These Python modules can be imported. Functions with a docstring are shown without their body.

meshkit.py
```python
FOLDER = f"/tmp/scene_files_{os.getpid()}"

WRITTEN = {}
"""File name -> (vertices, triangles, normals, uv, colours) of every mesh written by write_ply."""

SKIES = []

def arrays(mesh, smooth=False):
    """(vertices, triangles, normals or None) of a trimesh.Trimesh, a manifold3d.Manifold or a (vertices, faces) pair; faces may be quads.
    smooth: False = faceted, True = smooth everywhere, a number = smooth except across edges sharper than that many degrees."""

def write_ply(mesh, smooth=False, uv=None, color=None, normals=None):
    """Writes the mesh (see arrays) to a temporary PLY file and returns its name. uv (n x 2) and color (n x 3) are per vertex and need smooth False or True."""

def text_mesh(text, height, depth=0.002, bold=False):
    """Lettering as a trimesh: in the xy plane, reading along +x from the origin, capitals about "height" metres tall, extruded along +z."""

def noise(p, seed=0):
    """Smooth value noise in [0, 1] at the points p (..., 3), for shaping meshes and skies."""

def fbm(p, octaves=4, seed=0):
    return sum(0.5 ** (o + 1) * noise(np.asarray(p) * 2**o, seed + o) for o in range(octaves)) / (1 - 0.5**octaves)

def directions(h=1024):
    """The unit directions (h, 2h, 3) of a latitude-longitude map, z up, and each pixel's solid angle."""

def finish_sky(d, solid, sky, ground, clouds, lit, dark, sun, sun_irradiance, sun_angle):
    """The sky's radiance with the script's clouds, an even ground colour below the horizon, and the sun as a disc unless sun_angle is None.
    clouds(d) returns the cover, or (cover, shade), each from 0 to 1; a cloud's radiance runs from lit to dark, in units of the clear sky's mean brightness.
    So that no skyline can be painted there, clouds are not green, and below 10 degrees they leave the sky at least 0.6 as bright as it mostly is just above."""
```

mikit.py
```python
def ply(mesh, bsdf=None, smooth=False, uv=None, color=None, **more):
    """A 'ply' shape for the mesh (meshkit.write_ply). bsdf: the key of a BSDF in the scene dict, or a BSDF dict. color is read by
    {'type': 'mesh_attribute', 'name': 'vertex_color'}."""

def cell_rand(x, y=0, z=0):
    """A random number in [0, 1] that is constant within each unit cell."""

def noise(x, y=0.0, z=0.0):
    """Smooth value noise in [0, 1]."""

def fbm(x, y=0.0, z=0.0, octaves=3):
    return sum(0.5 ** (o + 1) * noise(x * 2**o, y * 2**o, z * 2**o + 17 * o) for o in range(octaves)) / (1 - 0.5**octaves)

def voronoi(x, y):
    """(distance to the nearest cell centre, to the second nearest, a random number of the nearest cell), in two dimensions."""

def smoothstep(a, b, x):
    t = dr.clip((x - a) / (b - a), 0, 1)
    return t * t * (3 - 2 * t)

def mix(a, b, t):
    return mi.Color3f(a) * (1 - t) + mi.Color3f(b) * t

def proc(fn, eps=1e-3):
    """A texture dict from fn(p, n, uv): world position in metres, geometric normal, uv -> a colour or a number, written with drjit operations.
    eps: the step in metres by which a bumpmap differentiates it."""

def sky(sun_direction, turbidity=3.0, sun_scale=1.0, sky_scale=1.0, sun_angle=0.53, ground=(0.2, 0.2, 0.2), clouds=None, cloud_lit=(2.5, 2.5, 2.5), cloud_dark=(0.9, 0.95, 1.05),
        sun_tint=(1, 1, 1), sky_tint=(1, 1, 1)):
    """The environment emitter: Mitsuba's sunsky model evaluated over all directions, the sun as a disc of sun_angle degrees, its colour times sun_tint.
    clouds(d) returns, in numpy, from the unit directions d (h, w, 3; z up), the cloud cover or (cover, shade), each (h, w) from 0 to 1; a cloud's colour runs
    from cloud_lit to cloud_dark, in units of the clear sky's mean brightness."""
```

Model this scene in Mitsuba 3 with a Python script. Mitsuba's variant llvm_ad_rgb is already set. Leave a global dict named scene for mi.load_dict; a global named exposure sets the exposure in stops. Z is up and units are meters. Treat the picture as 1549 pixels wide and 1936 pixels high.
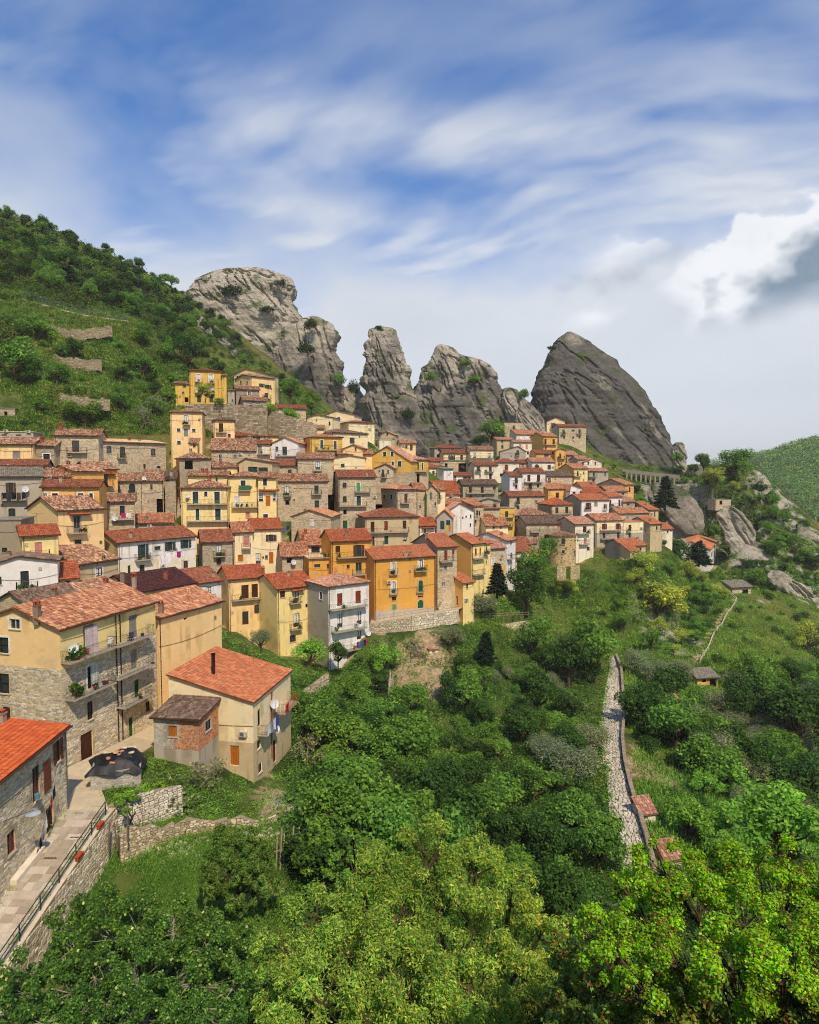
import math, random
import numpy as np, trimesh, shapely
from shapely.geometry import Polygon, box as sbox
from scipy.interpolate import RBFInterpolator, PchipInterpolator, RegularGridInterpolator
import drjit as dr, mitsuba as mi, mikit, meshkit
from mikit import noise, fbm, cell_rand, smoothstep, mix

# ---------------------------------------------------------------- camera, sky, exposure
T = mi.ScalarTransform4f
F, CU, CV, HOR = 1250.0, 774.5, 968.0, 895.0          # lens in pixels of the 1549 x 1936 photograph
PIT = math.atan((CV - HOR) / F)
cp, sp = math.cos(PIT), math.sin(PIT)
scene, labels = {}, {}
scene['camera'] = {'type': 'perspective', 'fov': math.degrees(2 * math.atan(CU / F)), 'fov_axis': 'x', 'near_clip': 0.5, 'far_clip': 20000.0,
                   'to_world': T().look_at(origin=[0, 0, 0], target=[0, cp, -sp], up=[0, 0, 1])}
exposure = 1.97
SUN = np.array([0.75, -2.0, 2.6]); SUN /= np.linalg.norm(SUN)


def clouds(d):
    az = np.degrees(np.arctan2(d[..., 0], d[..., 1])); el = np.degrees(np.arcsin(np.clip(d[..., 2], -1, 1)))
    k = 1.0 / (np.maximum(d[..., 2], 0) + 0.16)
    q = np.stack([d[..., 0] * k, d[..., 1] * k, 0 * k], -1)
    def R(a, s): # anisotropic coordinates, long axis at angle a
        c_, s_ = math.cos(a), math.sin(a)
        return np.stack([(q[..., 0] * c_ + q[..., 1] * s_) * s[0], (-q[..., 0] * s_ + q[..., 1] * c_) * s[1], q[..., 2]], -1)
    w = meshkit.fbm(R(0.5, (1.0, 1.0)) * 1.1 + 3.0, 4, 5)
    q = q + 0.26 * (w[..., None] - 0.5) * np.array([1, 1, 0])
    s1 = meshkit.fbm(R(-0.5, (0.8, 2.1)) + 7.3, 6, 11)
    s2 = meshkit.fbm(R(-0.35, (2.2, 5.0)) + 1.7, 5, 23)
    s3 = meshkit.fbm(R(-0.42, (4.5, 13.0)) + 2.9, 4, 29)
    cir = np.clip((0.44 * s1 + 0.30 * s2 + 0.26 * s3 - 0.43) * 4.8, 0, 1)
    low = np.clip((27 - el) / 22.0, 0, 1)
    n3 = meshkit.fbm(np.stack([az * 0.09, el * 0.16, 0 * az], -1), 5, 31)
    veil = np.clip(low * 1.5 + (n3 - 0.5) * 1.1, 0, 1)
    veil = np.clip(veil + 0.5 * np.exp(-(((az - 26) / 17) ** 2 + ((el - 16) / 8) ** 2)) * (0.5 + n3), 0, 1)
    aw, ew = az + 26 * (n3 - 0.5), el + 11 * (w - 0.5)
    clear = np.exp(-(((aw + 5.5) / 10.0) ** 2 + ((ew - 22.5) / 2.8) ** 2)) + 0.7 * np.exp(-(((aw + 1) / 15.0) ** 2 + ((ew - 31.5) / 3.0) ** 2))
    cover = np.clip(np.maximum(cir * np.clip((37 - el) / 12, 0.10, 0.9), veil * 0.97) * (1 - 0.9 * np.clip(clear * (0.5 + 1.1 * (1 - s2)), 0, 1)), 0, 0.93)
    shade = np.full_like(az, 0.30) + 0.25 * (n3 - 0.5) + 0.12 * np.clip((el - 24) / 16, 0, 1)
    # heaped clouds low on the right: billowed outline, bright tops and blue-grey bases
    m1 = meshkit.fbm(np.stack([az * 0.16, el * 0.26, 0 * az + 4], -1), 6, 41)
    m2 = meshkit.fbm(np.stack([az * 0.5, el * 0.7, 0 * az + 9], -1), 5, 43)
    # the big bank on the right: a billowed top edge climbing to the right over a flat blue-grey base
    top = 15.2 + 0.50 * np.clip(az - 20.5, -2, 24) - 0.9 * np.clip(az - 52, 0, 30) + (m1 - 0.5) * 6.0 + (m2 - 0.5) * 3.4
    side = np.clip((az - 20.0 + (m1 - 0.5) * 9 + (m2 - 0.5) * 3) / 2.2, 0, 1) * np.clip((84 - az) / 14, 0, 1)
    c = np.clip((top - el) * 1.3, 0, 1) * np.clip((el - 10.4 - (m1 - 0.5) * 3.5) / 2.6, 0, 1) * side
    sh = np.clip((top - el - 3.4 + (m1 - 0.5) * 4.0 + (m2 - 0.5) * 2.0) / 3.6, 0, 1) * np.clip((el - 8.5) / 4, 0.35, 1) + (m2 - 0.5) * 0.22
    shade = shade * (1 - c) + np.clip(sh, 0, 1) * c
    cover = np.maximum(cover, c * 0.96)
    for ca, ce, ra, re, dk in ((17.5, 16.8, 5.0, 3.2, 0.55), (15.5, 12.6, 3.2, 1.6, 0.1), (-62.0, 15.0, 12.0, 4.0, 0.7), (100, 16, 14, 5, 0.7), (-120, 18, 14, 5, 0.7), (160, 16, 16, 5, 0.7)):
        da = (az - ca + 180) % 360 - 180
        tilt = 0.16 * da
        e = el - ce - tilt
        fld = 1 - np.sqrt((da / ra) ** 2 + (e / re) ** 2) + (m1 - 0.5) * 1.1 + (m2 - 0.5) * 0.85
        c = np.clip(fld * (3.1 if dk > 0.9 else 1.9), 0, 1) ** (1.0 if dk > 0.9 else 1.3) * np.where(e < -0.3 * re, np.clip(1.0 + (e + 0.3 * re) / (0.95 * re), 0, 1), 1)
        sh = np.clip(0.03 + dk * np.clip((-e / re + 0.32 + (m1 - 0.5) * 0.9) * 1.35, 0, 1) + (m2 - 0.5) * 0.25, 0, 1)
        shade = shade * (1 - c) + sh * c
        cover = np.maximum(cover, c * (0.93 if dk > 0.9 else 0.85))
    return cover, np.clip(shade, 0, 1)


scene['sky'] = mikit.sky(SUN.tolist(), turbidity=2.6, clouds=clouds, cloud_lit=(3.15, 3.2, 3.3), cloud_dark=(0.80, 1.08, 1.36), sky_tint=(0.44, 0.72, 1.04),
                         sun_scale=0.70, sky_scale=1.14, sun_tint=(1.0, 0.995, 0.985), ground=(0.10, 0.12, 0.07))


def ray(u, v):
    x, y = (np.asarray(u, float) - CU) / F, (np.asarray(v, float) - CV) / F
    d = np.stack(np.broadcast_arrays(x, cp - y * sp, -sp - y * cp), -1)
    return d / d[..., 1:2]


def P(u, v, d):
    return ray(u, v) * np.asarray(d, float)[..., None]


# ---------------------------------------------------------------- colours and materials
def lin(h):
    if not isinstance(h, str):
        return np.asarray(h, float)
    c = np.array([int(h[i:i + 2], 16) for i in (0, 2, 4)]) / 255.0
    return np.where(c < 0.04045, c / 12.92, ((c + 0.055) / 1.055) ** 2.4)


def pack(c):
    """A colour (n, 3) carried in a mesh's two texture coordinates, so that things share one material but keep their own paint."""
    c = np.clip(np.atleast_2d(c), 0, 1)
    return np.stack([np.floor(c[:, 0] * 800) + np.clip(c[:, 1], 0.004, 0.985), c[:, 2]], 1)


def unpack(uv):
    r = dr.floor(uv.x + 1e-3)
    return mi.Color3f((r + 0.5) / 800.0, dr.clip(uv.x - r, 0, 1), uv.y)


def two(b):
    return {'type': 'twosided', 'b': b}


def f_plaster(p, n, uv):
    c = unpack(uv)
    h = p.x * 0.8 + p.y * 0.6
    big = fbm(p.x * 0.35, p.y * 0.35, p.z * 0.5)
    streak = smoothstep(0.55, 0.85, noise(h * 2.6, p.z * 0.16, 3.0))
    fine = noise(p.x * 6, p.y * 6, p.z * 6)
    k = 0.86 + 0.24 * big + 0.08 * fine
    stain = mix(mi.Color3f(1.0), mi.Color3f(0.70, 0.66, 0.60), streak * smoothstep(0.36, 0.70, big))
    pat = smoothstep(0.62, 0.70, fbm(p.x * 0.8 + 3.0, p.y * 0.8, p.z * 0.9))
    return mix(c, c * 0.5 + mi.Color3f(0.22, 0.20, 0.17), pat * 0.38) * k * stain


def f_matte(p, n, uv):
    return unpack(uv) * (0.82 + 0.36 * fbm(p.x * 3.1, p.y * 3.1, p.z * 3.1))


def _mas(p, n):
    l = dr.sqrt(n.x * n.x + n.y * n.y + 1e-6)
    h = (p.y * n.x - p.x * n.y) / l
    z = p.z + 0.10 * noise(h * 0.9, p.z * 0.8)
    row = dr.floor(z / 0.21)
    hh = h + 0.31 * row + 0.25 * noise(h * 1.3, row * 7.7)
    wd = 0.30 + 0.24 * cell_rand(row, 3.0)
    col = dr.floor(hh / wd)
    fx = hh / wd - col
    fz = z / 0.21 - row
    ex = dr.minimum(fx, 1 - fx) * wd
    ez = dr.minimum(fz, 1 - fz) * 0.21
    return cell_rand(col, row, 1.0), cell_rand(col, row, 2.0), smoothstep(0.004, 0.045, dr.minimum(ex, ez))


def f_mason(p, n, uv):
    a, b, m = _mas(p, n)
    c = unpack(uv)
    tone = mix(mi.Color3f(0.74, 0.74, 0.74), mi.Color3f(1.24, 1.20, 1.10), a)
    tone = mix(tone, mi.Color3f(1.25, 1.02, 0.78), smoothstep(0.72, 0.95, b))
    big = fbm(p.x * 0.4, p.y * 0.4, p.z * 0.4)
    return c * tone * (0.78 + 0.44 * big) * (0.66 + 0.34 * m)


def f_mason_h(p, n, uv):
    a, b, m = _mas(p, n)
    return m * (0.5 + 0.5 * a)


def _strata(p):
    # layers dip steeply from upper left to lower right
    a = p.x * 0.80 + p.z * 0.62 + p.y * 0.1
    b = -p.x * 0.62 + p.z * 0.80
    return a, b


def f_rock(p, n, uv):
    a, b = _strata(p)
    st = fbm(a * 0.5, b * 0.06, p.y * 0.12, octaves=4)
    blot = fbm(p.x * 0.09, p.y * 0.09, p.z * 0.07, octaves=4)
    fine = fbm(p.x * 0.9, p.y * 0.9, p.z * 0.9, octaves=3)
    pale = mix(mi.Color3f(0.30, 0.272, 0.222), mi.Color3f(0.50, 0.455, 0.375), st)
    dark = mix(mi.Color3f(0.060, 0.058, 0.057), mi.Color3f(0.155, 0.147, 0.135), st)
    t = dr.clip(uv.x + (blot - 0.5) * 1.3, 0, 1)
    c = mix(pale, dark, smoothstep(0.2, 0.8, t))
    vein = smoothstep(0.035, 0.0, dr.abs(noise(a * 0.16, b * 0.02, p.y * 0.03) - 0.5)) * smoothstep(0.4, 0.6, noise(b * 0.1, a * 0.05))
    c = mix(c, mi.Color3f(0.40, 0.37, 0.31), vein * 0.55)
    spk = smoothstep(0.52, 0.75, fbm(p.x * 2.3, p.y * 2.3, p.z * 1.2, octaves=2))
    c = c * (0.60 + 0.80 * fine) * (1 - 0.25 * spk)
    moss = smoothstep(0.56, 0.70, fbm(p.x * 0.16, p.y * 0.16, p.z * 0.16, octaves=4) + 0.22 * (n.z - 0.45) + uv.y)
    return mix(c, mi.Color3f(0.055, 0.085, 0.02) * (0.6 + fine), moss * 0.85)


def f_rock_h(p, n, uv):
    a, b = _strata(p)
    return fbm(a * 1.1, b * 0.25, p.y * 0.4, octaves=4) + 0.6 * fbm(p.x * 2.4, p.y * 2.4, p.z * 2.4, octaves=2)


def f_ground(p, n, uv):
    big = fbm(p.x * 0.045, p.y * 0.045, 1.0, octaves=3)
    mid = fbm(p.x * 0.35, p.y * 0.35, 2.0, octaves=3)
    fine = fbm(p.x * 2.6, p.y * 2.6, p.z * 2.6, octaves=2)
    far = smoothstep(420.0, 700.0, p.y)
    g = mix(mi.Color3f(0.042, 0.068, 0.016), mi.Color3f(0.10, 0.135, 0.032), smoothstep(0.3, 0.7, mid))
    g = mix(g, mi.Color3f(0.15, 0.145, 0.045), smoothstep(0.5, 0.75, big))
    g = mix(g, mi.Color3f(0.03, 0.065, 0.016), far)
    soil = mix(mi.Color3f(0.26, 0.19, 0.105), mi.Color3f(0.40, 0.31, 0.19), fine)
    rk = mix(mi.Color3f(0.22, 0.20, 0.17), mi.Color3f(0.45, 0.42, 0.36), fbm(p.x * 0.5 + p.z * 0.4, p.y * 0.3, p.z * 0.2))
    k1 = smoothstep(0.48, 0.62, uv.y + (mid - 0.5) * 0.8)
    k2 = smoothstep(0.45, 0.60, uv.x + (mid - 0.5) * 0.7 + 0.25 * smoothstep(0.75, 0.5, n.z))
    return mix(mix(g, soil, k1), rk, k2 * (1 - far)) * (0.62 + 0.76 * fine)


def f_leaf(p, n, uv):
    c = unpack(uv)
    a = noise(p.x * 0.23, p.y * 0.23, p.z * 0.23)
    b = noise(p.x * 1.4, p.y * 1.4, p.z * 1.4)
    h = noise(p.x * 0.11 + 7.0, p.y * 0.11, p.z * 0.2)
    g = c * (0.62 + 0.44 * a + 0.36 * b)
    return mix(g * mi.Color3f(0.82, 1.0, 1.0), g * mi.Color3f(1.22, 1.08, 0.85), h)


def leaf_trans(p, n, uv):
    return 0.5 * f_leaf(p, n, uv) * mi.Color3f(1.25, 1.25, 0.6)


scene['m_plaster'] = two({'type': 'diffuse', 'reflectance': mikit.proc(f_plaster)})
scene['m_matte'] = two({'type': 'diffuse', 'reflectance': mikit.proc(f_matte)})
scene['m_mason'] = two({'type': 'bumpmap', 'arbitrary': mikit.proc(f_mason_h, 0.02), 'scale': 0.03, 'b': {'type': 'diffuse', 'reflectance': mikit.proc(f_mason)}})
scene['m_rock'] = two({'type': 'bumpmap', 'arbitrary': mikit.proc(f_rock_h, 0.15), 'scale': 0.55, 'b': {'type': 'diffuse', 'reflectance': mikit.proc(f_rock)}})
scene['m_ground'] = two({'type': 'diffuse', 'reflectance': mikit.proc(f_ground)})
scene['m_paint'] = two({'type': 'roughplastic', 'diffuse_reflectance': mikit.proc(f_matte), 'alpha': 0.35, 'nonlinear': False})
scene['m_glass'] = two({'type': 'principled', 'base_color': {'type': 'rgb', 'value': [0.03, 0.038, 0.04]}, 'roughness': 0.08, 'specular': 0.7})
scene['m_leaf'] = {'type': 'principledthin', 'base_color': mikit.proc(f_leaf), 'roughness': 0.55, 'spec_trans': 0.0, 'diff_trans': 0.9, 'eta': 1.35}


# ---------------------------------------------------------------- mesh helpers
class MB:
    """Collects quads and triangles with one colour each; becomes ONE mesh."""
    def __init__(s):
        s.v, s.f, s.c, s.n = [], [], [], 0
    def add(s, v, f, c):
        v = np.asarray(v, float).reshape(-1, 3); f = np.asarray(f, int)
        if f.shape[1] == 4:
            f = np.vstack([f[:, [0, 1, 2]], f[:, [0, 2, 3]]])
        c = np.atleast_2d(lin(c) if isinstance(c, str) else c)
        s.v.append(v); s.f.append(f + s.n); s.c.append(np.broadcast_to(c, (len(v), 3)) if len(c) == 1 else c); s.n += len(v)
        return s
    def quad(s, a, b, c, d, col):
        return s.add([a, b, c, d], [[0, 1, 2, 3]], col)
    def box(s, o, x, y, z, col):
        """A box from corner o with edge vectors x, y, z."""
        o, x, y, z = (np.asarray(k, float) for k in (o, x, y, z))
        v = [o, o + x, o + x + y, o + y, o + z, o + x + z, o + x + y + z, o + y + z]
        f = [[0, 3, 2, 1], [4, 5, 6, 7], [0, 1, 5, 4], [1, 2, 6, 5], [2, 3, 7, 6], [3, 0, 4, 7]]
        if np.dot(np.cross(x, y), z) < 0:
            f = [k[::-1] for k in f]
        return s.add(np.array(v)[np.array(f).ravel()], np.arange(24).reshape(6, 4), col)
    def bar(s, a, b, r, col, sides=4, r2=None):
        a, b = np.asarray(a, float), np.asarray(b, float)
        t = b - a; L = np.linalg.norm(t)
        if L < 1e-6:
            return s
        t = t / L
        x = np.cross(t, [0, 0, 1.0] if abs(t[2]) < 0.9 else [1.0, 0, 0]); x /= np.linalg.norm(x)
        y = np.cross(t, x)
        an = (np.arange(sides) + 0.5) * 2 * np.pi / sides
        ring = np.cos(an)[:, None] * x + np.sin(an)[:, None] * y
        r2 = r if r2 is None else r2
        v = np.vstack([a + ring * r, b + ring * r2])
        i = np.arange(sides); j = (i + 1) % sides
        s.add(v, np.stack([i, j, j + sides, i + sides], 1), col)
        if sides > 3:
            s.add(v[:sides][::-1], [[0, k, k + 1] for k in range(1, sides - 1)], col)
            s.add(v[sides:], [[0, k, k + 1] for k in range(1, sides - 1)], col)
        return s
    def poly(s, pts3, holes3, o, ex, ey, col):
        """A planar polygon with holes given in the plane's (ex, ey) coordinates."""
        pg = Polygon(pts3).buffer(0)
        for h in holes3:
            pg = pg.difference(Polygon(h))
        for g in getattr(pg, 'geoms', [pg]):
            if g.is_empty or g.area < 1e-4:
                continue
            v2, f = trimesh.creation.triangulate_polygon(g, engine='earcut')
            s.add(o + v2[:, :1] * ex + v2[:, 1:] * ey, f, col)
        return s
    def mesh(s):
        return np.vstack(s.v), np.vstack(s.f), np.vstack(s.c)


def ply(mb, mat, smooth=False, **kw):
    v, f, c = mb.mesh() if isinstance(mb, MB) else mb
    return mikit.ply((v, f), mat, smooth=smooth, uv=pack(c), **kw)


count = {}


def key(name, parent=None):
    k = (parent + '__' if parent else '') + name
    n = count.get(k, 0); count[k] = n + 1
    return k if n == 0 else f'{k}_{n:03d}'


def put(name, mb, mat, parent=None, label=None, cat=None, group=None, kind=None, **kw):
    if isinstance(mb, MB) and not mb.v:
        return None
    k = key(name, parent)
    scene[k] = ply(mb, mat, **kw)
    tag(k, label, cat, group, kind)
    return k


def tag(k, label=None, cat=None, group=None, kind=None):
    e = {a: b for a, b in (('label', label), ('category', cat), ('group', group), ('kind', kind)) if b}
    if e:
        labels.setdefault(k, {}).update(e)
    return k


def thing(name, label, cat, group=None):
    k = key(name)
    return tag(k, label, cat, group)


rng = np.random.default_rng(7)
A3 = lambda *a: np.array(a, float)
# ---------------------------------------------------------------- houses: the builder
FR = {'A': (0, 760, 3.8725), 'B': (300, 660, 3.8725), 'C': (300, 860, 3.8725), 'D': (0, 1060, 3.8725), 'E': (380, 980, 2.979), 'F': (640, 760, 4.8406),
      'G': (920, 760, 4.3028), 'H': (250, 1200, 3.8725), 'I': (0, 1340, 5.1633), 'J': (400, 1030, 9.681), 'K': (560, 1060, 9.681), 'L': (690, 1010, 8.6056),
      'M': (820, 960, 7.745), 'N': (320, 680, 6.454), 'O': (1180, 780, 4.198), 'X': (0, 0, 1.0)}
WALL = {'y': ('m_plaster', 'F0DA96'), 'Y': ('m_plaster', 'DAB458'), 'o': ('m_plaster', 'E6B468'), 'q': ('m_plaster', 'DDA650'), 'p': ('m_plaster', 'F2D096'), 'c': ('m_plaster', 'F0DFB4'),
        'w': ('m_plaster', 'E6E3DE'), 'v': ('m_plaster', 'E8DFC8'), 'g': ('m_plaster', 'B3AA9A'), 'b': ('m_plaster', 'C6B48E'), 's': ('m_mason', 'C8BCA4'), 'S': ('m_mason', 'B2A996'), 'k': ('m_plaster', '9C907E')}
TILE = {'o': ['AD8266', '96705A', 'BF9A7C', 'A27660', 'C9AA8C', '83655A'], 'O': ['BE8464', 'AC7458', 'CFA07C', 'A26A52', 'C6986E', 'B88A78'], 'r': ['B06444', 'B86C4A', 'A45A40', 'B87250', '9C5C46'], 'R': ['BC7450', 'C47E5C', 'B26A4A', 'C08462', 'AC7052'], 'F': ['C0623A', 'B85A36', 'C86A40', 'BC5E3A'],
        'm': ['98624C', 'A46A52', '8A5846', 'AC7258'], 'b': ['55393A', '5C3D3C', '4E3334'], 'p': ['C29680', 'B4866E', 'CCA48C', 'AA7A66'], 'g': ['8E8A7C', '989284', '807C70'], 'n': ['7A6658', '877062', '6B5A4E', '907C6C'],
        'C': ['DDC09A', 'D9B78C', 'E0C8A4']}
PAINT = {'g': '2C5A40', 'b': '4A2F24', 'w': 'D8D4CC', 'r': '7C3A28', 'o': 'B06A26', 'k': '26221F', 't': '2A4A4C', 'y': '8A8880', 'i': 'C08078', 'l': '5E9A62', 'd': '7A2E22'}
FOOT, RAISE = [], []


def tile_shells(poly, cols, sp=0.24, cl=0.42, seg=2, jit=1.0, r=None, rise=0.42):
    """Half-round tiles laid in columns up a roof plane: a list of (vertices, faces, colour), one per tile. poly[0] to poly[1] is the eave."""
    r = r or rng
    p = np.asarray(poly, float)
    ex = p[1] - p[0]; ex /= np.linalg.norm(ex)
    nz = np.cross(ex, p[2] - p[0]); nz /= np.linalg.norm(nz)
    if nz[2] < 0:
        nz = -nz
    ey = np.cross(nz, ex)
    q = np.stack([(p - p[0]) @ ex, (p - p[0]) @ ey], 1)
    xs = np.arange(q[:, 0].min() + sp / 2, q[:, 0].max(), sp)
    cx, cy, ce = [], [], []
    for x in xs:
        ys = []
        for i in range(len(q)):
            a, b = q[i], q[(i + 1) % len(q)]
            if (a[0] - x) * (b[0] - x) < 0:
                ys.append(a[1] + (b[1] - a[1]) * (x - a[0]) / (b[0] - a[0]))
        if len(ys) < 2:
            continue
        y0, y1 = min(ys), max(ys)
        if y1 - y0 < 0.15:
            continue
        k = np.arange(y0, y1 - 0.05, cl)
        cx.append(np.full(len(k), x)); cy.append(k); ce.append(np.minimum(k + cl * 1.12, y1 + 0.03))
    if not cx:
        return np.zeros((0, 3)), np.zeros((0, 3), int), np.zeros((0, 3)), 1
    cx, cy, ce = map(np.concatenate, (cx, cy, ce))
    n = len(cx)
    ang = np.linspace(np.pi, 0, seg + 1)
    px, ph = np.cos(ang) * sp * 0.5, np.sin(ang) * sp * rise + 0.015
    cx_, cy_ = np.array(cx), np.array(cy)
    sag = (meshkit.fbm(np.stack([cx_ * .35 + p[0][0], cy_ * .35 + p[0][1], 0 * cx_], -1), 3, 4) - .5) * .22 * jit
    jx = r.normal(0, 0.016 * jit, n); jt = r.normal(0, 0.03 * jit, n); jh = np.abs(r.normal(0, 0.014 * jit, n)) + sag
    v = np.zeros((n, 2, seg + 1, 3))
    for e, (yy, lift, wd) in enumerate(((cy - 0.02 * jit * r.random(n), 0.045, 1.0), (ce, 0.0, 0.86))):
        X = cx[:, None] + jx[:, None] + px * wd + (jt * (yy - cy))[:, None]
        H = ph * wd + lift + jh[:, None]
        v[:, e] = p[0] + X[..., None] * ex + yy[:, None, None] * ey + H[..., None] * nz
    k = 2 * (seg + 1)
    i = np.arange(seg)
    q4 = np.stack([i, i + 1, i + 1 + seg + 1, i + seg + 1], 1)
    f1 = np.vstack([q4[:, [0, 1, 2]], q4[:, [0, 2, 3]], [[0, j + 1, j] for j in range(1, seg)]]) if seg > 1 else np.vstack([q4[:, [0, 1, 2]], q4[:, [0, 2, 3]]])
    f = (f1[None] + (np.arange(n) * k)[:, None, None]).reshape(-1, 3)
    pal = np.array([lin(c) for c in cols])
    lum = r.normal(1, 0.10 * jit, n).clip(0.6, 1.35)
    c = pal[r.integers(0, len(pal), n)] * lum[:, None]
    return v.reshape(-1, 3), f, np.repeat(c, k, 0), k


def slab(mb, poly, th, col):
    p = np.asarray(poly, float)
    lo = p - [0, 0, th]
    n = len(p)
    fan = [[0, i, i + 1] for i in range(1, n - 1)]
    mb.add(p, fan, col); mb.add(lo, [k[::-1] for k in fan], col)
    for i in range(n):
        j = (i + 1) % n
        mb.quad(lo[i], lo[j], p[j], p[i], col)


def arch_poly(x0, x1, z0, z1, arch):
    if not arch:
        return [(x0, z0), (x1, z0), (x1, z1), (x0, z1)]
    r = (x1 - x0) / 2; h = min(r * arch, (z1 - z0) * 0.6)
    return [(x0, z0), (x1, z0)] + [((x0 + x1) / 2 + r * math.cos(a), z1 - h + h * math.sin(a)) for a in np.linspace(0, math.pi, 7)]


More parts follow.
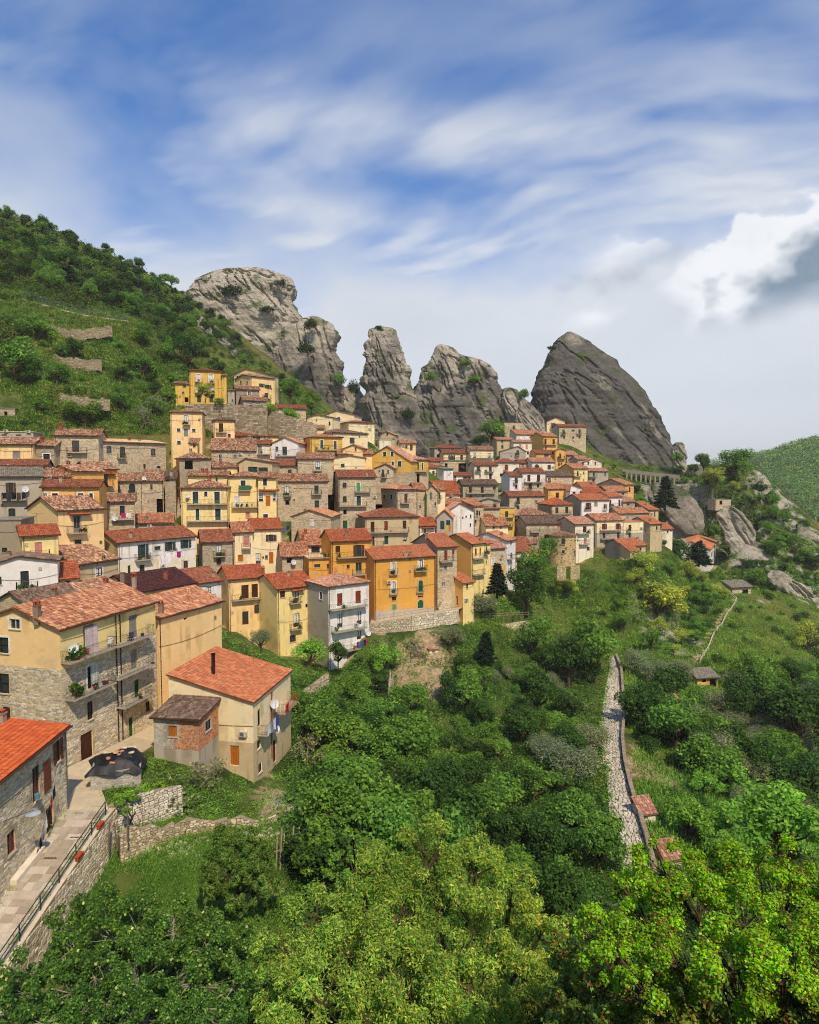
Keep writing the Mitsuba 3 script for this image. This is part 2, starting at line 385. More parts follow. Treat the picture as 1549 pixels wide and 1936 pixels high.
def opening(parent, code, face, x0, x1, z0, z1, wallcol, near=False):
    """A window or door: returns the hole it makes in the wall; adds its frame, panes, surround and shutters as parts."""
    O, ex, ez, nn = face
    kd, colk, fl = code[0], code[1:2] or 'b', code[2:]
    col = PAINT.get(colk, '4A2F24')
    arch = 1.0 if 'A' in fl else (0.45 if 'a' in fl else 0)
    at = lambda x, z, dpt=0.0: O + ex * x + ez * z + nn * dpt
    hole = arch_poly(x0, x1, z0, z1, arch)
    W_, H_ = x1 - x0, z1 - z0
    if kd == 'e':                                    # plain dark opening
        return hole
    nm = 'door' if kd in 'dD' else ('shutter' if kd == 'c' else 'window')
    if kd == 'c' and H_ > 1.75: nm = 'door'
    m = MB(); dp = -0.13
    if kd in 'cD':                                   # closed leaf of boards
        nb = max(2, int(W_ / 0.28))
        for i in range(nb):
            m.box(at(x0 + W_ * i / nb + 0.012, z0, -0.10), ex * (W_ / nb - 0.024), ez * H_, -nn * 0.05, lin(col) * (0.92 + 0.16 * rng.random()))
        m.quad(at(x0, z0, -0.14), at(x1, z0, -0.14), at(x1, z1, -0.14), at(x0, z1, -0.14), lin(col) * 0.5)
        w = put(nm, m, 'm_matte', parent)
    else:
        fw = 0.07
        for a, b, c_, d_ in ((x0, x0 + fw, z0, z1), (x1 - fw, x1, z0, z1), (x0, x1, z0, z0 + fw), (x0, x1, z1 - fw, z1), ((x0 + x1) / 2 - 0.04, (x0 + x1) / 2 + 0.04, z0, z1)):
            m.box(at(a, c_, -0.09), ex * (b - a), ez * (d_ - c_), -nn * 0.05, col)
        if kd == 'd':
            m.box(at(x0, z0, -0.10), ex * W_, ez * H_ * 0.28, -nn * 0.03, col)
        elif H_ > 1.0:
            m.box(at(x0, z0 + H_ * 0.5 - .03, -0.095), ex * W_, ez * 0.06, -nn * 0.04, col)
        w = put(nm, m, 'm_paint', parent)
        g = MB().quad(at(x0 - .05, z0, dp - .02), at(x1 + .05, z0, dp - .02), at(x1 + .05, z1, dp - .02), at(x0 - .05, z1, dp - .02), '303438')
        put('pane', g, 'm_glass', w)
        if 'n' in fl:                                # net curtains hung just inside one or both casements
            g = MB()
            for a in ((0.1, 0.46), (0.54, 0.9)):
                n_ = 5
                for i in range(n_):
                    xa, xb = x0 + W_ * (a[0] + (a[1] - a[0]) * i / n_), x0 + W_ * (a[0] + (a[1] - a[0]) * (i + 1) / n_)
                    g.quad(at(xa, z0 + H_ * .3, dp - (.015 if i % 2 else -.005)), at(xb, z0 + H_ * .3, dp - (.015 if i % 2 == 0 else -.005)), at(xb, z1 - .08, dp - (.015 if i % 2 == 0 else -.005)), at(xa, z1 - .08, dp - (.015 if i % 2 else -.005)), 'DCDCD8')
            put('curtain', g, 'm_matte', w)
    if 'o' in fl or 'O' in fl:
        s = MB(); b = 0.17; cc = 'E6E3DE' if 'o' in fl else 'B9AD96'
        s.box(at(x0 - b, z0 - .05, 0), ex * (b - .004), ez * (H_ + .05 + b), nn * 0.03, cc); s.box(at(x1 + .004, z0 - .05, 0), ex * (b - .004), ez * (H_ + .05 + b), nn * 0.03, cc)
        s.box(at(x0, z1 + .004, 0), ex * W_, ez * (b - .004), nn * 0.028, cc)
        put('surround', s, 'm_matte', w)
    if kd in 'wp' or (kd == 'c' and nm == 'shutter'):
        s = MB().box(at(x0 - .1, z0 - .09, 0), ex * (W_ + .2), ez * .07, nn * 0.10, 'B0A794')
        put('sill', s, 'm_matte', w)
    if kd == 'p':
        for sg in (-1, 1):
            s = MB(); a = x0 - W_ * .52 if sg < 0 else x1 + .02
            for i in range(8):
                s.box(at(a, z0 + H_ * i / 8, 0.012), ex * (W_ * .5), ez * (H_ / 8 - .02), nn * .035, lin(col) * (0.85 + .3 * (i % 2)))
            put('shutter', s, 'm_paint', w)
    return hole


def railing(m, pts, z, h, col, sp, r):
    for a, b in zip(pts[:-1], pts[1:]):
        a, b = np.asarray(a, float), np.asarray(b, float)
        up = A3(0, 0, 1)
        L = np.linalg.norm(b - a)
        m.bar(a + up * h, b + up * h, r * 1.5, col); m.bar(a + up * .1, b + up * .1, r, col)
        for i in range(max(1, int(L / sp)) + 1):
            q = a + (b - a) * i / max(1, int(L / sp))
            m.bar(q, q + up * h, r, col, 3)


def chimney(parent, base, h, col, pot=True, r=0.26):
    m = MB()
    m.box(base - A3(r, r, 0.6), A3(2 * r, 0, 0), A3(0, 2 * r, 0), A3(0, 0, h * .62 + .6), col)
    m.box(base + A3(-r - .06, -r - .06, h * .62), A3(2 * r + .12, 0, 0), A3(0, 2 * r + .12, 0), A3(0, 0, .07), lin(col) * .8)
    if pot:
        for x, y in ((-1, -1), (1, -1), (-1, 1), (1, 1)):
            m.box(base + A3(x * r * .7 - .05, y * r * .7 - .05, h * .62 + .07), A3(.1, 0, 0), A3(0, .1, 0), A3(0, 0, h * .2), '9A5038')
        t = base + A3(0, 0, h)
        b4 = [base + A3(x * r, y * r, h * .82 + .07) for x, y in ((-1, -1), (1, -1), (1, 1), (-1, 1))]
        for i in range(4):
            m.add([b4[i], b4[(i + 1) % 4], t], [[0, 1, 2]], 'A8563C')
        m.add(b4, [[3, 2, 1], [3, 1, 0]], '8A4630')
    return put('chimney', m, 'm_matte', parent)


def antenna(parent, p, h):
    m = MB()
    m.bar(p - A3(0, 0, .3), p + A3(0, 0, h), .022, '6A6864')
    for k in range(5):
        z = h - .1 - .02 * k
        m.bar(p + A3(-.5 + .24 * k, .12, z) - A3(0, .3, 0), p + A3(-.5 + .24 * k, .12, z) + A3(0, .3, 0), .012, '8A8884', 3)
    m.bar(p + A3(-.6, .1, h - .12), p + A3(.6, .1, h - .12), .014, '8A8884', 3)
    put('antenna', m, 'm_paint', parent)


def dish(parent, p, nn, r=0.42):
    """A satellite dish: a shallow bowl with its arm and bracket."""
    d = np.array([0.55, -0.75, 0.36]); d = d / np.linalg.norm(d)
    x = np.cross(d, [0, 0, 1.0]); x /= np.linalg.norm(x); y = np.cross(x, d)
    c = p + nn * 0.45
    m = MB()
    rs, an = np.linspace(0, 1, 5), np.arange(16) * 2 * np.pi / 16
    v = np.array([c + r * q * (math.cos(a) * x + math.sin(a) * y) + d * (0.12 * q * q) for q in rs for a in an])
    f = [[i * 16 + j, i * 16 + (j + 1) % 16, (i + 1) * 16 + (j + 1) % 16, (i + 1) * 16 + j] for i in range(4) for j in range(16)]
    m.add(v, f, 'D9DADB')
    k = put('satellite_dish', m, 'm_paint', parent, smooth=True) if parent else put('satellite_dish', m, 'm_paint')
    m = MB().bar(p, c, .03, '55524E').bar(c - y * r * .9 + d * .1, c + d * .45, .015, '8A8884').box(c + d * .42 - A3(.04, .04, .04), A3(.08, 0, 0), A3(0, .08, 0), A3(0, 0, .1), 'C8C8C4')
    put('bracket', m, 'm_paint', k)
    return k


def H(fr, label, d, a, px, L, roof, wall, tile, wins='', bal='', low=None, pk=None, nm='house', ext=5.0, ch=None, an=0, dishes=(), aw=(), pipes=0, ov=0.32, lw=None, rw=None, seg=2, sp=0.26, near=0, foot=True, plinth=None, group=None, bp=0.85):
    """One house. fr: which enlarged view the pixels px = (left, eave, right, lowest visible, [eave at right]) were measured in; d: metres; a: turn of the front in degrees."""
    ox, oy, sc = FR[fr]
    U = lambda u: ox + u / sc
    V = lambda v: oy + v / sc
    u0, v0, u1, vb = px[:4]
    C0 = P(U(u0), V(v0), d)
    if a is None:
        r1 = ray(U(u1), V(px[4])); C1 = r1 * (C0[2] / r1[2])
        a = math.degrees(math.atan2(C1[1] - C0[1], C1[0] - C0[0]))
    ar = math.radians(a)
    t, nn = A3(math.cos(ar), math.sin(ar), 0), A3(math.sin(ar), -math.cos(ar), 0)
    ez = A3(0, 0, 1)
    def hit(u, v, off=0.0, org=None, nrm=None):
        org = C0 if org is None else org; nrm = nn if nrm is None else nrm
        r = ray(U(u), V(v)); return r * (((org + nrm * off) @ nrm) / (r @ nrm))
    C1 = hit(u1, v0)
    W = (C1 - C0) @ t
    ze = C0[2]
    zl = hit((u0 + u1) / 2, vb)[2]
    zb = zl - ext
    O = A3(C0[0], C0[1], 0)
    k = thing(nm, label, {'house': 'house', 'shed': 'shed', 'tower': 'tower'}.get(nm, 'house'), group)
    if foot:
        FOOT.append((O[:2].copy(), t[:2].copy(), -nn[:2], W, L, zl)); RAISE.append(U((u0 + u1) / 2) > 1085 and V(vb) > 1032)
    rt, pitch = roof[0], float(roof[1:] or 0.36)
    inn = -nn
    E = lambda s, y, z: O + t * s + inn * y + ez * z
    # outlines of the four faces, in (along, up)
    zs1 = ze
    if rt == 'x':
        zs1 = hit(u1, px[4] if len(px) > 4 else v0)[2]
    if rt == 'g':
        pkp = hit(*pk) if pk else None
        sk, zk = ((pkp - C0) @ t, pkp[2]) if pk else (W / 2, ze + pitch * W / 2)
        sk = min(max(sk, 0.1 * W), 0.9 * W)
        zr_ = hit(u1, px[4])[2] if len(px) > 4 else ze
    front = {'p': [(0, ze), (W, ze)], 'h': [(0, ze), (W, ze)], 's': [(0, ze), (W, ze)], 'f': [(0, ze), (W, ze)], 'x': [(0, ze), (W, zs1)]}.get(rt)
    if rt == 'g':
        front = [(0, ze), (sk, zk), (W, zr_)]
    zB = ze + pitch * L if rt == 's' else ze
    sideL = {'p': [(0, ze), (L / 2, ze + pitch * L / 2), (L, ze)], 's': [(0, ze), (L, zB)]}.get(rt, [(0, ze), (L, ze)])
    zR = zs1 if rt == 'x' else (zr_ if rt == 'g' else ze)
    sideR = [(s, z + zR - ze) for s, z in sideL]
    faces = {'F': ((O, t, ez, nn), front, W), 'L': ((O, inn, ez, -t), sideL, L), 'R': ((O + t * W, inn, ez, t), sideR, L)}
    holes = {'F': [], 'L': [], 'R': []}
    for it in filter(None, (x.strip() for x in wins.split(';'))):
        fc = 'F'
        if it[0] in '<>':
            fc = 'L' if it[0] == '<' else 'R'; it = it[1:]
        code, *q = it.split()
        q = [float(x) for x in q]
        (fo, fx, fz, fn), _, FW = faces[fc]
        um, vm = (q[0] + q[2]) / 2, (q[1] + q[3]) / 2
        x0, x1 = (hit(q[0], vm, 0, fo, fn) - fo) @ fx, (hit(q[2], vm, 0, fo, fn) - fo) @ fx
        x0, x1 = min(x0, x1), max(x0, x1)
        z1, z0 = hit(um, q[1], 0, fo, fn)[2], hit(um, q[3], 0, fo, fn)[2]
        x0, x1 = max(x0, 0.12), min(x1, FW - 0.12)
        if x1 - x0 < 0.25 or z1 - z0 < 0.2:
            continue
        holes[fc].append(opening(k, code, faces[fc][0], x0, x1, z0, z1, wall))
    # walls
    mats = [(wall, 1e9, -1e9)]
    if low:
        zs = hit((u0 + u1) / 2, low[0])[2]
        mats = [(wall, 1e9, zs), (low[1], zs, -1e9)]
    made = {}
    for fc, (fx, prof, FW) in faces.items():
        pts = [(0, zb)] + prof + [(FW, zb)]
        pg = Polygon(pts).buffer(0)
        for w, zt, zl_ in mats:
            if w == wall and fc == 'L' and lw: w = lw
            if w == wall and fc == 'R' and rw: w = rw
            part = pg.intersection(sbox(-99, max(zl_, -500), 99, min(zt, 500)))
            if part.is_empty: continue
            m = made.setdefault(w, MB())
            for g in getattr(part, 'geoms', [part]):
                if g.geom_type == 'Polygon':
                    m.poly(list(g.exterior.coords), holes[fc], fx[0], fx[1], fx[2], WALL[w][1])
        m = made[lw if (fc == 'L' and lw) else (rw if (fc == 'R' and rw) else wall)]
        for h in holes[fc]:
            for (xa, za), (xb, zb_) in zip(h, h[1:] + h[:1]):
                pa, pb = fx[0] + fx[1] * xa + ez * za, fx[0] + fx[1] * xb + ez * zb_
                m.quad(pa, pb, pb - fx[3] * .16, pa - fx[3] * .16, WALL[wall][1])
            hx, hz = np.array(h).min(0), np.array(h).max(0)
            qd = [fx[0] + fx[1] * x + ez * z - fx[3] * .18 for x, z in ((hx[0] - .1, hx[1] - .1), (hz[0] + .1, hx[1] - .1), (hz[0] + .1, hz[1] + .1), (hx[0] - .1, hz[1] + .1))]
            m.quad(*qd, '14110F')
    mw = made[wall]
    zbk = zB
    mw.quad(E(0, L, zb), E(W, L, zb), E(W, L, zbk if rt != 'x' else zs1), E(0, L, zbk), WALL[wall][1])
    if rt == 'g':
        mw.add([E(0, L, ze), E(sk, L, zk), E(W, L, zr_)], [[0, 1, 2]], WALL[wall][1])
    first = True
    for w, m in made.items():
        put('wall' if first else 'lower_wall', m, WALL[w][0], k); first = False
    if plinth:
        zs = hit((u0 + u1) / 2, plinth[0])[2]
        put('plinth', MB().quad(E(0, -.03, zb), E(W, -.03, zb), E(W, -.03, zs), E(0, -.03, zs + plinth[2] if len(plinth) > 2 else zs), plinth[1]), 'm_plaster', k)
    # roof
    o = ov; q = 0.02
    planes, ridge = [], []
    if rt == 'p':
        zr = ze + pitch * L / 2
        planes = [[E(-o, -o, ze - pitch * o + q), E(W + o, -o, ze - pitch * o + q), E(W + o, L / 2, zr + q), E(-o, L / 2, zr + q)],
                  [E(W + o, L + o, ze - pitch * o + q), E(-o, L + o, ze - pitch * o + q), E(-o, L / 2, zr + q), E(W + o, L / 2, zr + q)]]
        ridge = [(planes[0][2], planes[0][3])]
    elif rt == 's':
        planes = [[E(-o, -o, ze - pitch * o + q), E(W + o, -o, ze - pitch * o + q), E(W + o, L + .1, zB + pitch * .1 + q), E(-o, L + .1, zB + pitch * .1 + q)]]
        ridge = [(planes[0][2], planes[0][3])]
    elif rt == 'h':
        b = min(W, L) / 2
        zr = ze + pitch * b
        e = ze - pitch * o + q
        r0, r1 = (E(b, L / 2, zr), E(W - b, L / 2, zr)) if W >= L else (E(W / 2, b, zr), E(W / 2, L - b, zr))
        A_, B_, C_, D_ = E(-o, -o, e), E(W + o, -o, e), E(W + o, L + o, e), E(-o, L + o, e)
        planes = [[A_, B_, r1, r0], [B_, C_, r1], [C_, D_, r0, r1], [D_, A_, r0]] if W >= L else [[A_, B_, r0], [B_, C_, r1, r0], [C_, D_, r1], [D_, A_, r0, r1]]
        ridge = [(r0, r1), (A_, r0), (B_, r0 if W < L else r1), (C_, r1), (D_, r1 if W < L else r0)]
    elif rt == 'g':
        pl, pr = (zk - ze) / sk, (zk - zr_) / (W - sk)
        planes = [[E(-o, L + .1, ze - pl * o + q), E(-o, -o, ze - pl * o + q), E(sk, -o, zk + q), E(sk, L + .1, zk + q)],
                  [E(W + o, -o, zr_ - pr * o + q), E(W + o, L + .1, zr_ - pr * o + q), E(sk, L + .1, zk + q), E(sk, -o, zk + q)]]
        ridge = [(planes[0][2], planes[0][3])]
    elif rt == 'x':
        sl = (zs1 - ze) / W
        lo_, hi_ = (E(-o, 0, 0) + ez * 0, None), None
        if zs1 >= ze:
            planes = [[E(-o, L, ze - sl * o + q), E(-o, -o, ze - sl * o + q), E(W + .1, -o, zs1 + sl * .1 + q), E(W + .1, L, zs1 + sl * .1 + q)]]
        else:
            planes = [[E(W + o, -o, zs1 + sl * o + q), E(W + o, L, zs1 + sl * o + q), E(-.1, L, ze - sl * .1 + q), E(-.1, -o, ze - sl * .1 + q)]]
        ridge = [(planes[0][2], planes[0][3])]
    else:
        m = MB()
        m.box(E(-.15, -.15, ze), t * (W + .3), inn * (L + .3), ez * .14, TILE[tile][0])
        put('roof', m, 'm_matte', k)
    if planes:
        cols = TILE[tile]
        m = MB()
        for pl_ in planes:
            slab(m, pl_, 0.13, lin(cols[0]) * 0.42)
        rk = put('roof', m, 'm_matte', k)
        mt = MB(); single = []
        for pl_ in planes:
            c = np.mean(pl_, 0); en = np.cross(pl_[1] - pl_[0], pl_[2] - pl_[0])
            if en[2] < 0: en = -en
            if en @ c > 0 and np.linalg.norm(c) > 60:            # a slope turned away from this side of the valley: bare slab
                continue
            rough = 1.0 if tile in 'oOpn' else 0.35
            v, f, cc, kk = tile_shells(pl_, cols, sp, 0.42 if tile in 'oOpn' else 0.38, seg, rough, rise=0.42 if tile in 'oOpnC' else 0.26)
            if not len(v): continue
            if near:
                nt, ft = len(v) // kk, len(f) // (len(v) // kk)
                dist = np.linalg.norm(v.reshape(nt, kk, 3).mean(1), axis=1)
                for i in np.argsort(dist)[:max(0, 300 - len(single))]:
                    single.append((v[i * kk:(i + 1) * kk], f[i * ft:(i + 1) * ft] - i * kk, cc[i * kk:(i + 1) * kk]))
                rest = np.argsort(dist)[300:]
                if len(rest):
                    vi = (rest[:, None] * kk + np.arange(kk)).ravel()
                    mt.add(v[vi], (np.arange(len(rest)) * kk)[:, None, None].repeat(ft, 1) * 1 + (f[:ft])[None], cc[vi]) if False else mt.add(v[vi], ((np.arange(len(rest)) * kk)[:, None, None] + f[:ft][None]).reshape(-1, 3), cc[vi])
            else:
                mt.add(v, f, cc)
        for s_ in single:
            put('tile', s_, 'm_matte', rk)
        for ra, rb in ridge:
            L_ = np.linalg.norm(rb - ra); n_ = max(1, int(L_ / .4)); pal = [lin(c) for c in cols]
            for i in range(n_):
                mt.bar(ra + (rb - ra) * i / n_, ra + (rb - ra) * (i + 1.04) / n_, 0.10, pal[int(rng.integers(len(pal)))] * rng.uniform(.85, 1.15), 5, 0.085)
        if mt.v:
            kk_ = put('tile' if not single else 'more_tile', mt, 'm_matte', rk, kind='stuff')
    # eaves gutter, pipes
    if rt in 'psh' and W > 3:
        g = MB().bar(E(-o, -o - .06, ze - pitch * o - .06), E(W + o, -o - .06, ze - pitch * o - .06), .06, '4E3024')
        put('gutter', g, 'm_paint', k)
    for i in range(pipes or 0):
        s_ = (0.18, W - 0.18, W * .5)[i % 3]
        put('drainpipe', MB().bar(E(s_, -.07, zb + .5), E(s_, -.07, ze - .1), .05, '4A2C20', 5), 'm_paint', k)
    # balconies
    far = d > 95
    for it in filter(None, (x.strip() for x in bal.split(';'))):
        q = it.split()
        colr = '3A3632'; pan = None; prd = bp
        if q[0][0].isalpha():
            if 'g' in q[0]: colr = '5E9A86'
            if 'P' in q[0]: pan = '2F6A48'
            if 'n' in q[0]: prd = 0.45
            if 'r' in q[0]: colr = '7A3426'
            q = q[1:]
        q = [float(x) for x in q]
        b0, b1 = hit(q[0], q[1], prd), hit(q[2], q[1], prd)
        s0, s1, zf = (b0 - O) @ t, (b1 - O) @ t, hit((q[0] + q[2]) / 2, q[1] if len(q) < 4 else (q[1] + q[3]) / 2, prd)[2]
        s0, s1 = max(s0, -.1), min(s1, W + .4)
        if s1 - s0 < .5: continue
        bk = put('balcony', MB().box(E(s0, -prd, zf), t * (s1 - s0), inn * (prd - .004), ez * .14, 'A9A294'), 'm_matte', k)
        m = MB(); top = zf + .14; e_ = prd - .05
        railing(m, [E(s0 + .04, -.02, top), E(s0 + .04, -e_, top), E(s1 - .04, -e_, top), E(s1 - .04, -.02, top)], 0, 0.95, colr, .24 if far else .13, .017 if far else .011)
        if pan: m.box(E(s0 + .04, -prd + .03, top + .05), t * (s1 - s0 - .08), inn * .02, ez * .85, pan)
        put('railing', m, 'm_paint', bk)
        if rng.random() < .55:
            m = MB()
            for _ in range(int(rng.integers(1, 4))):
                c_ = E(rng.uniform(s0 + .2, s1 - .2), -rng.uniform(.25, prd - .15), top)
                m.bar(c_, c_ + ez * .24, .10, 'A0522F', 6, .14)
                for _ in range(14):
                    dv = rng.normal(0, 1, 3) * [.16, .16, .14]; lp = c_ + ez * .38 + dv
                    s_ = rng.normal(0, .09, (2, 3)); m.quad(lp - s_[0] - s_[1], lp + s_[0] - s_[1], lp + s_[0] + s_[1], lp - s_[0] + s_[1], lin('3F6A2A') * rng.uniform(.5, 1.3) if rng.random() < .9 else '9E2A24')
            put('flower_pot', m, 'm_matte', bk)
    for q in aw:                                       # little tiled canopies over doors
        s0, s1 = (hit(q[0], q[1]) - O) @ t, (hit(q[2], q[1]) - O) @ t
        z_ = hit((q[0] + q[2]) / 2, q[1])[2]
        m = MB(); pl_ = [E(s0, -.7, z_ - .22), E(s1, -.7, z_ - .22), E(s1, -.005, z_ + .08), E(s0, -.005, z_ + .08)]
        slab(m, pl_, .06, '5A3A2A'); v, f, cc, kk = tile_shells(pl_, TILE['r'], .22, .36, 2, .5); m.add(v, f, cc)
        put('canopy', m, 'm_matte', k)
    # small fittings: meter boxes, air conditioners, lamps and cables strung along the front
    if W > 2.5 and nm == 'house':
        hv = max(1.5, ze - zl)
        for _ in range(int(rng.integers(1, 3))):
            s_, z_ = rng.uniform(.2, W - .5), zl + hv * rng.uniform(.15, .8)
            pt_ = shapely.Point(s_ + .15, z_ + .2)
            if any(Polygon(h).buffer(.35).contains(pt_) for h in holes['F']): continue
            if rng.random() < .3: put('air_conditioner', MB().box(E(s_, -.32, z_), t * .78, inn * .3, ez * .52, 'D2D0CA').box(E(s_ + .1, -.335, z_ + .07), t * .4, inn * .012, ez * .38, '6E6E6C'), 'm_paint', k)
            else: put('meter_box', MB().box(E(s_, -.1, z_), t * .34, inn * .098, ez * .42, ('8A8478', '6E5A48', 'B4AEA4')[int(rng.integers(3))]), 'm_matte', k)
        if rng.random() < .7:
            z_ = zl + hv * rng.uniform(.45, .93); m = MB(); n_ = 6; dz = rng.uniform(-.5, .5)
            cz = lambda f: z_ + dz * f - .35 * math.sin(math.pi * f) * rng.uniform(.8, 1)
            q_ = [E(W * i / n_, -.05, cz(i / n_)) for i in range(n_ + 1)]
            for i in range(n_): m.bar(q_[i], q_[i + 1], .02, '3A3630', 3)
            put('cable', m, 'm_matte', k)
        if rng.random() < .35 and planes: antenna(k, E(W * rng.uniform(.1, .9), L * rng.uniform(.3, .6), ze + .8), rng.uniform(1.4, 2.4))
    # chimneys: (along, up the roof, height)
    if ch is None:
        ch = [(rng.uniform(.15, .85), rng.uniform(.3, .8), rng.uniform(.9, 1.4))] if planes and rng.random() < .65 else []
    for (fs, fb, hh) in ch:
        pl_ = planes[0] if planes else [E(0, 0, ze), E(W, 0, ze), E(W, L, ze), E(0, L, ze)]
        pa, pb = pl_[0] + (pl_[1] - pl_[0]) * fs, pl_[-1] + (pl_[2] - pl_[-1]) * fs
        chimney(k, pa + (pb - pa) * fb, hh, ('9A5A42', 'A89A86', '8A7A6A')[int(rng.integers(3))], rng.random() < .7, .24)
    for _ in range(an):
        antenna(k, E(W * rng.uniform(.1, .9), L * rng.uniform(.3, .6), ze + .8), rng.uniform(1.6, 2.6))
    for q in dishes:
        dish(k, hit(q[0], q[1]), nn, q[2] if len(q) > 2 else .42)
    return dict(k=k, O=O, t=t, n=nn, W=W, L=L, ze=ze, zb=zb, zl=zl, E=E, hit=hit, planes=planes)
# ---------------------------------------------------------------- the houses of the village, row by row from the left and the front
def village():
    # upper left rows
    H('A', 'low flat roofed concrete block at the left edge under the green slope', 131, 10, (-60, 218, 243, 262), 5, 'f', 'g', 'C', 'e 10 237 50 247;e 115 237 155 247', an=1)
    H('A', 'peach plastered house with one grey shuttered window at the left edge', 123, 8, (-40, 305, 240, 425), 7, 'p.4', 'p', 'o', 'cy 92 357 146 410', pipes=2)
    H('A', 'narrow grey stone house with one white framed window beside the peach house', 125, 8, (243, 318, 395, 470), 6, 'p.36', 'S', 'o', 'wko 317 380 365 422')
    H('A', 'tall stone house with a brown balcony door below the meadow', 128, 12, (397, 240, 720, 480), 6.5, 'p.4', 's', 'o', 'dbO 528 282 580 364', '482 374 632', pipes=1, an=1, ch=[(.1, .8, 1.6)])
    H('A', 'long stone house with a pale flat roof slab and three arched windows', 131, 48, (718, 287, 1212, 610), 7, 's.12', 's', 'C', 'wyaO 780 320 818 376;dbaO 878 326 917 412;wyaO 1105 342 1140 394;wb 1050 455 1068 490;wba 1148 468 1176 502', '870 414 932', pipes=1, an=1, ch=[(.55, .5, .9), (.7, .5, .9)], low=(300, 's'))
    H('A', 'low stone house with a long red tiled roof at the left edge', 112, 20, (-80, 462, 335, 520), 7, 'p.3', 'k', 'm', 'e 330 465 380 490')
    H('A', 'weathered whitewashed house with open brown shutters and laundry on its balcony', 100, 30, (-120, 542, 300, 860), 8, 'p.34', 'g', 'g', 'pb 62 590 98 718;dgaO 62 778 114 866', 'r 8 722 195', dishes=[(185, 640, .5)])
    H('A', 'small ochre house with a mottled roof behind the orange balcony house', 110, 14, (310, 545, 500, 600), 6, 'p.45', 'o', 'o')
    H('A', 'small ochre gable with a dark window behind the mottled roofs', 114, -25, (365, 508, 540, 590), 6, 'g', 'o', 'o', 'wk 490 560 545 582', pk=(440, 458))
    H('A', 'orange house with a deep covered balcony under a tiled canopy', 119, 45, (655, 490, 860, 668), 9, 'p.3', 'o', 'o', 'db 702 532 790 615', '690 617 835', aw=[(668, 520, 842)], low=(640, 's'), ch=[])
    H('A', 'low apricot house with a row of five small windows', 101, 16, (305, 620, 725, 725), 7, 'p.3', 'o', 'm', 'wwo 320 668 345 705;wko 382 668 424 710;wb 500 678 518 700;wko 570 668 610 708;wbo 655 668 680 712', pipes=1)
    H('A', 'stone house with a tall arched balcony door and a dark archway', 121, 26, (868, 576, 1195, 815), 7, 'p.42', 's', 'o', 'dkA 945 597 990 682;wb 1100 604 1118 640;eA 1148 710 1192 822', '940 686 1005', pipes=3, dishes=[(1052, 560, .4)])
    H('A', 'ochre house wall rising behind the stone house with the archway', 130, 26, (825, 452, 1040, 510), 5, 'f', 'o', 'C', ch=[])
    H('A', 'small ochre upper storey with a mottled roof beside the dark stone lane', 128, 20, (1062, 536, 1197, 600), 5, 'p.4', 'o', 'o')
    H('A', 'big golden yellow house with a wide blank gable and teal balcony door', 88, 52, (425, 792, 757, 1120), 10, 'p.36', 'p', 'o', 'dyO 540 835 588 955;wkO 547 1010 598 1075', '507 965 645', aw=[(500, 812, 656)])
    H('A', 'small orange house tucked behind the big golden gable', 113, 40, (762, 805, 842, 940), 4, 'p.5', 'o', 'o', '')
    H('A', 'little yellow house with a bright orange roof and a pink door', 82, 36, (160, 978, 425, 1150), 6, 'p.36', 'y', 'r', 'ci 256 1027 308 1134', '225 1150 370', pipes=1, ch=[])
    H('A', 'blank grey brown rendered house wall at the left edge', 84, 15, (-90, 868, 152, 1130), 6, 'f', 'k', 'g', 'wk 14 1068 52 1102')
    H('A', 'white gabled house with a dark balcony door at the left edge', 77, 24, (-30, 1178, 420, 1410), 4, 'g', 'w', 'n', 'dk 150 1238 212 1370;wk -20 1280 12 1340', '115 1388 275', pk=(130, 1128), ch=[(.3, .5, .8)])
    H('A', 'low white annex with a small bright orange roof beside the white gable', 81, 32, (425, 1292, 565, 1420), 3.2, 's.5', 'w', 'r', 'wk 460 1312 512 1345', ch=[], pipes=1)
    H('A', 'beige house with a rough patchy tile roof and one curtained window', 88, 66, (570, 1188, 866, 1335), 8, 's.3', 'b', 'o', 'wbno 702 1212 750 1296;e 758 1132 775 1150', pipes=1, lw='g', ch=[])
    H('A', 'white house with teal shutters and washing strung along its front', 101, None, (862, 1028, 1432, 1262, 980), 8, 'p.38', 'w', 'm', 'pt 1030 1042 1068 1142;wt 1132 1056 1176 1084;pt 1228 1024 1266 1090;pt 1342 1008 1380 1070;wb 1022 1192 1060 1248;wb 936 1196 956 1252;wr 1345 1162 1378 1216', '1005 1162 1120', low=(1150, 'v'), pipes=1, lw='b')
    H('A', 'stone house with magenta washing on its balcony beside a white dish', 112, 22, (725, 728, 985, 945), 6, 'p.4', 's', 'o', 'dkO 878 760 914 832', '850 865 982', dishes=[(840, 850, .55)], pipes=1)
    H('A', 'low stone house under a wide salmon tile roof with one chimney', 119, 18, (988, 885, 1262, 945), 7, 'p.42', 's', 'O', ch=[(.32, .25, 1.2)], pipes=1)
    H('A', 'small stone house dark in the lane beside the yellow balcony house', 131, 15, (1205, 560, 1285, 720), 5, 's.3', 'S', 'n', 'wk 1215 550 1240 580')
    # hill houses at the top
    H('B', 'tall yellow house with six white framed windows highest on the hill', 172, 18, (225, 152, 460, 392), 9, 'h.26', 'Y', 'm', 'dwon 278 182 308 238;dwon 368 185 400 246;dwon 278 266 310 318;dwon 370 274 402 324;cg 282 336 310 390;cg 372 332 398 390', 'r 265 242 322;r 355 250 412;r 265 322 318;r 355 326 412', pipes=1, ch=[], an=1)
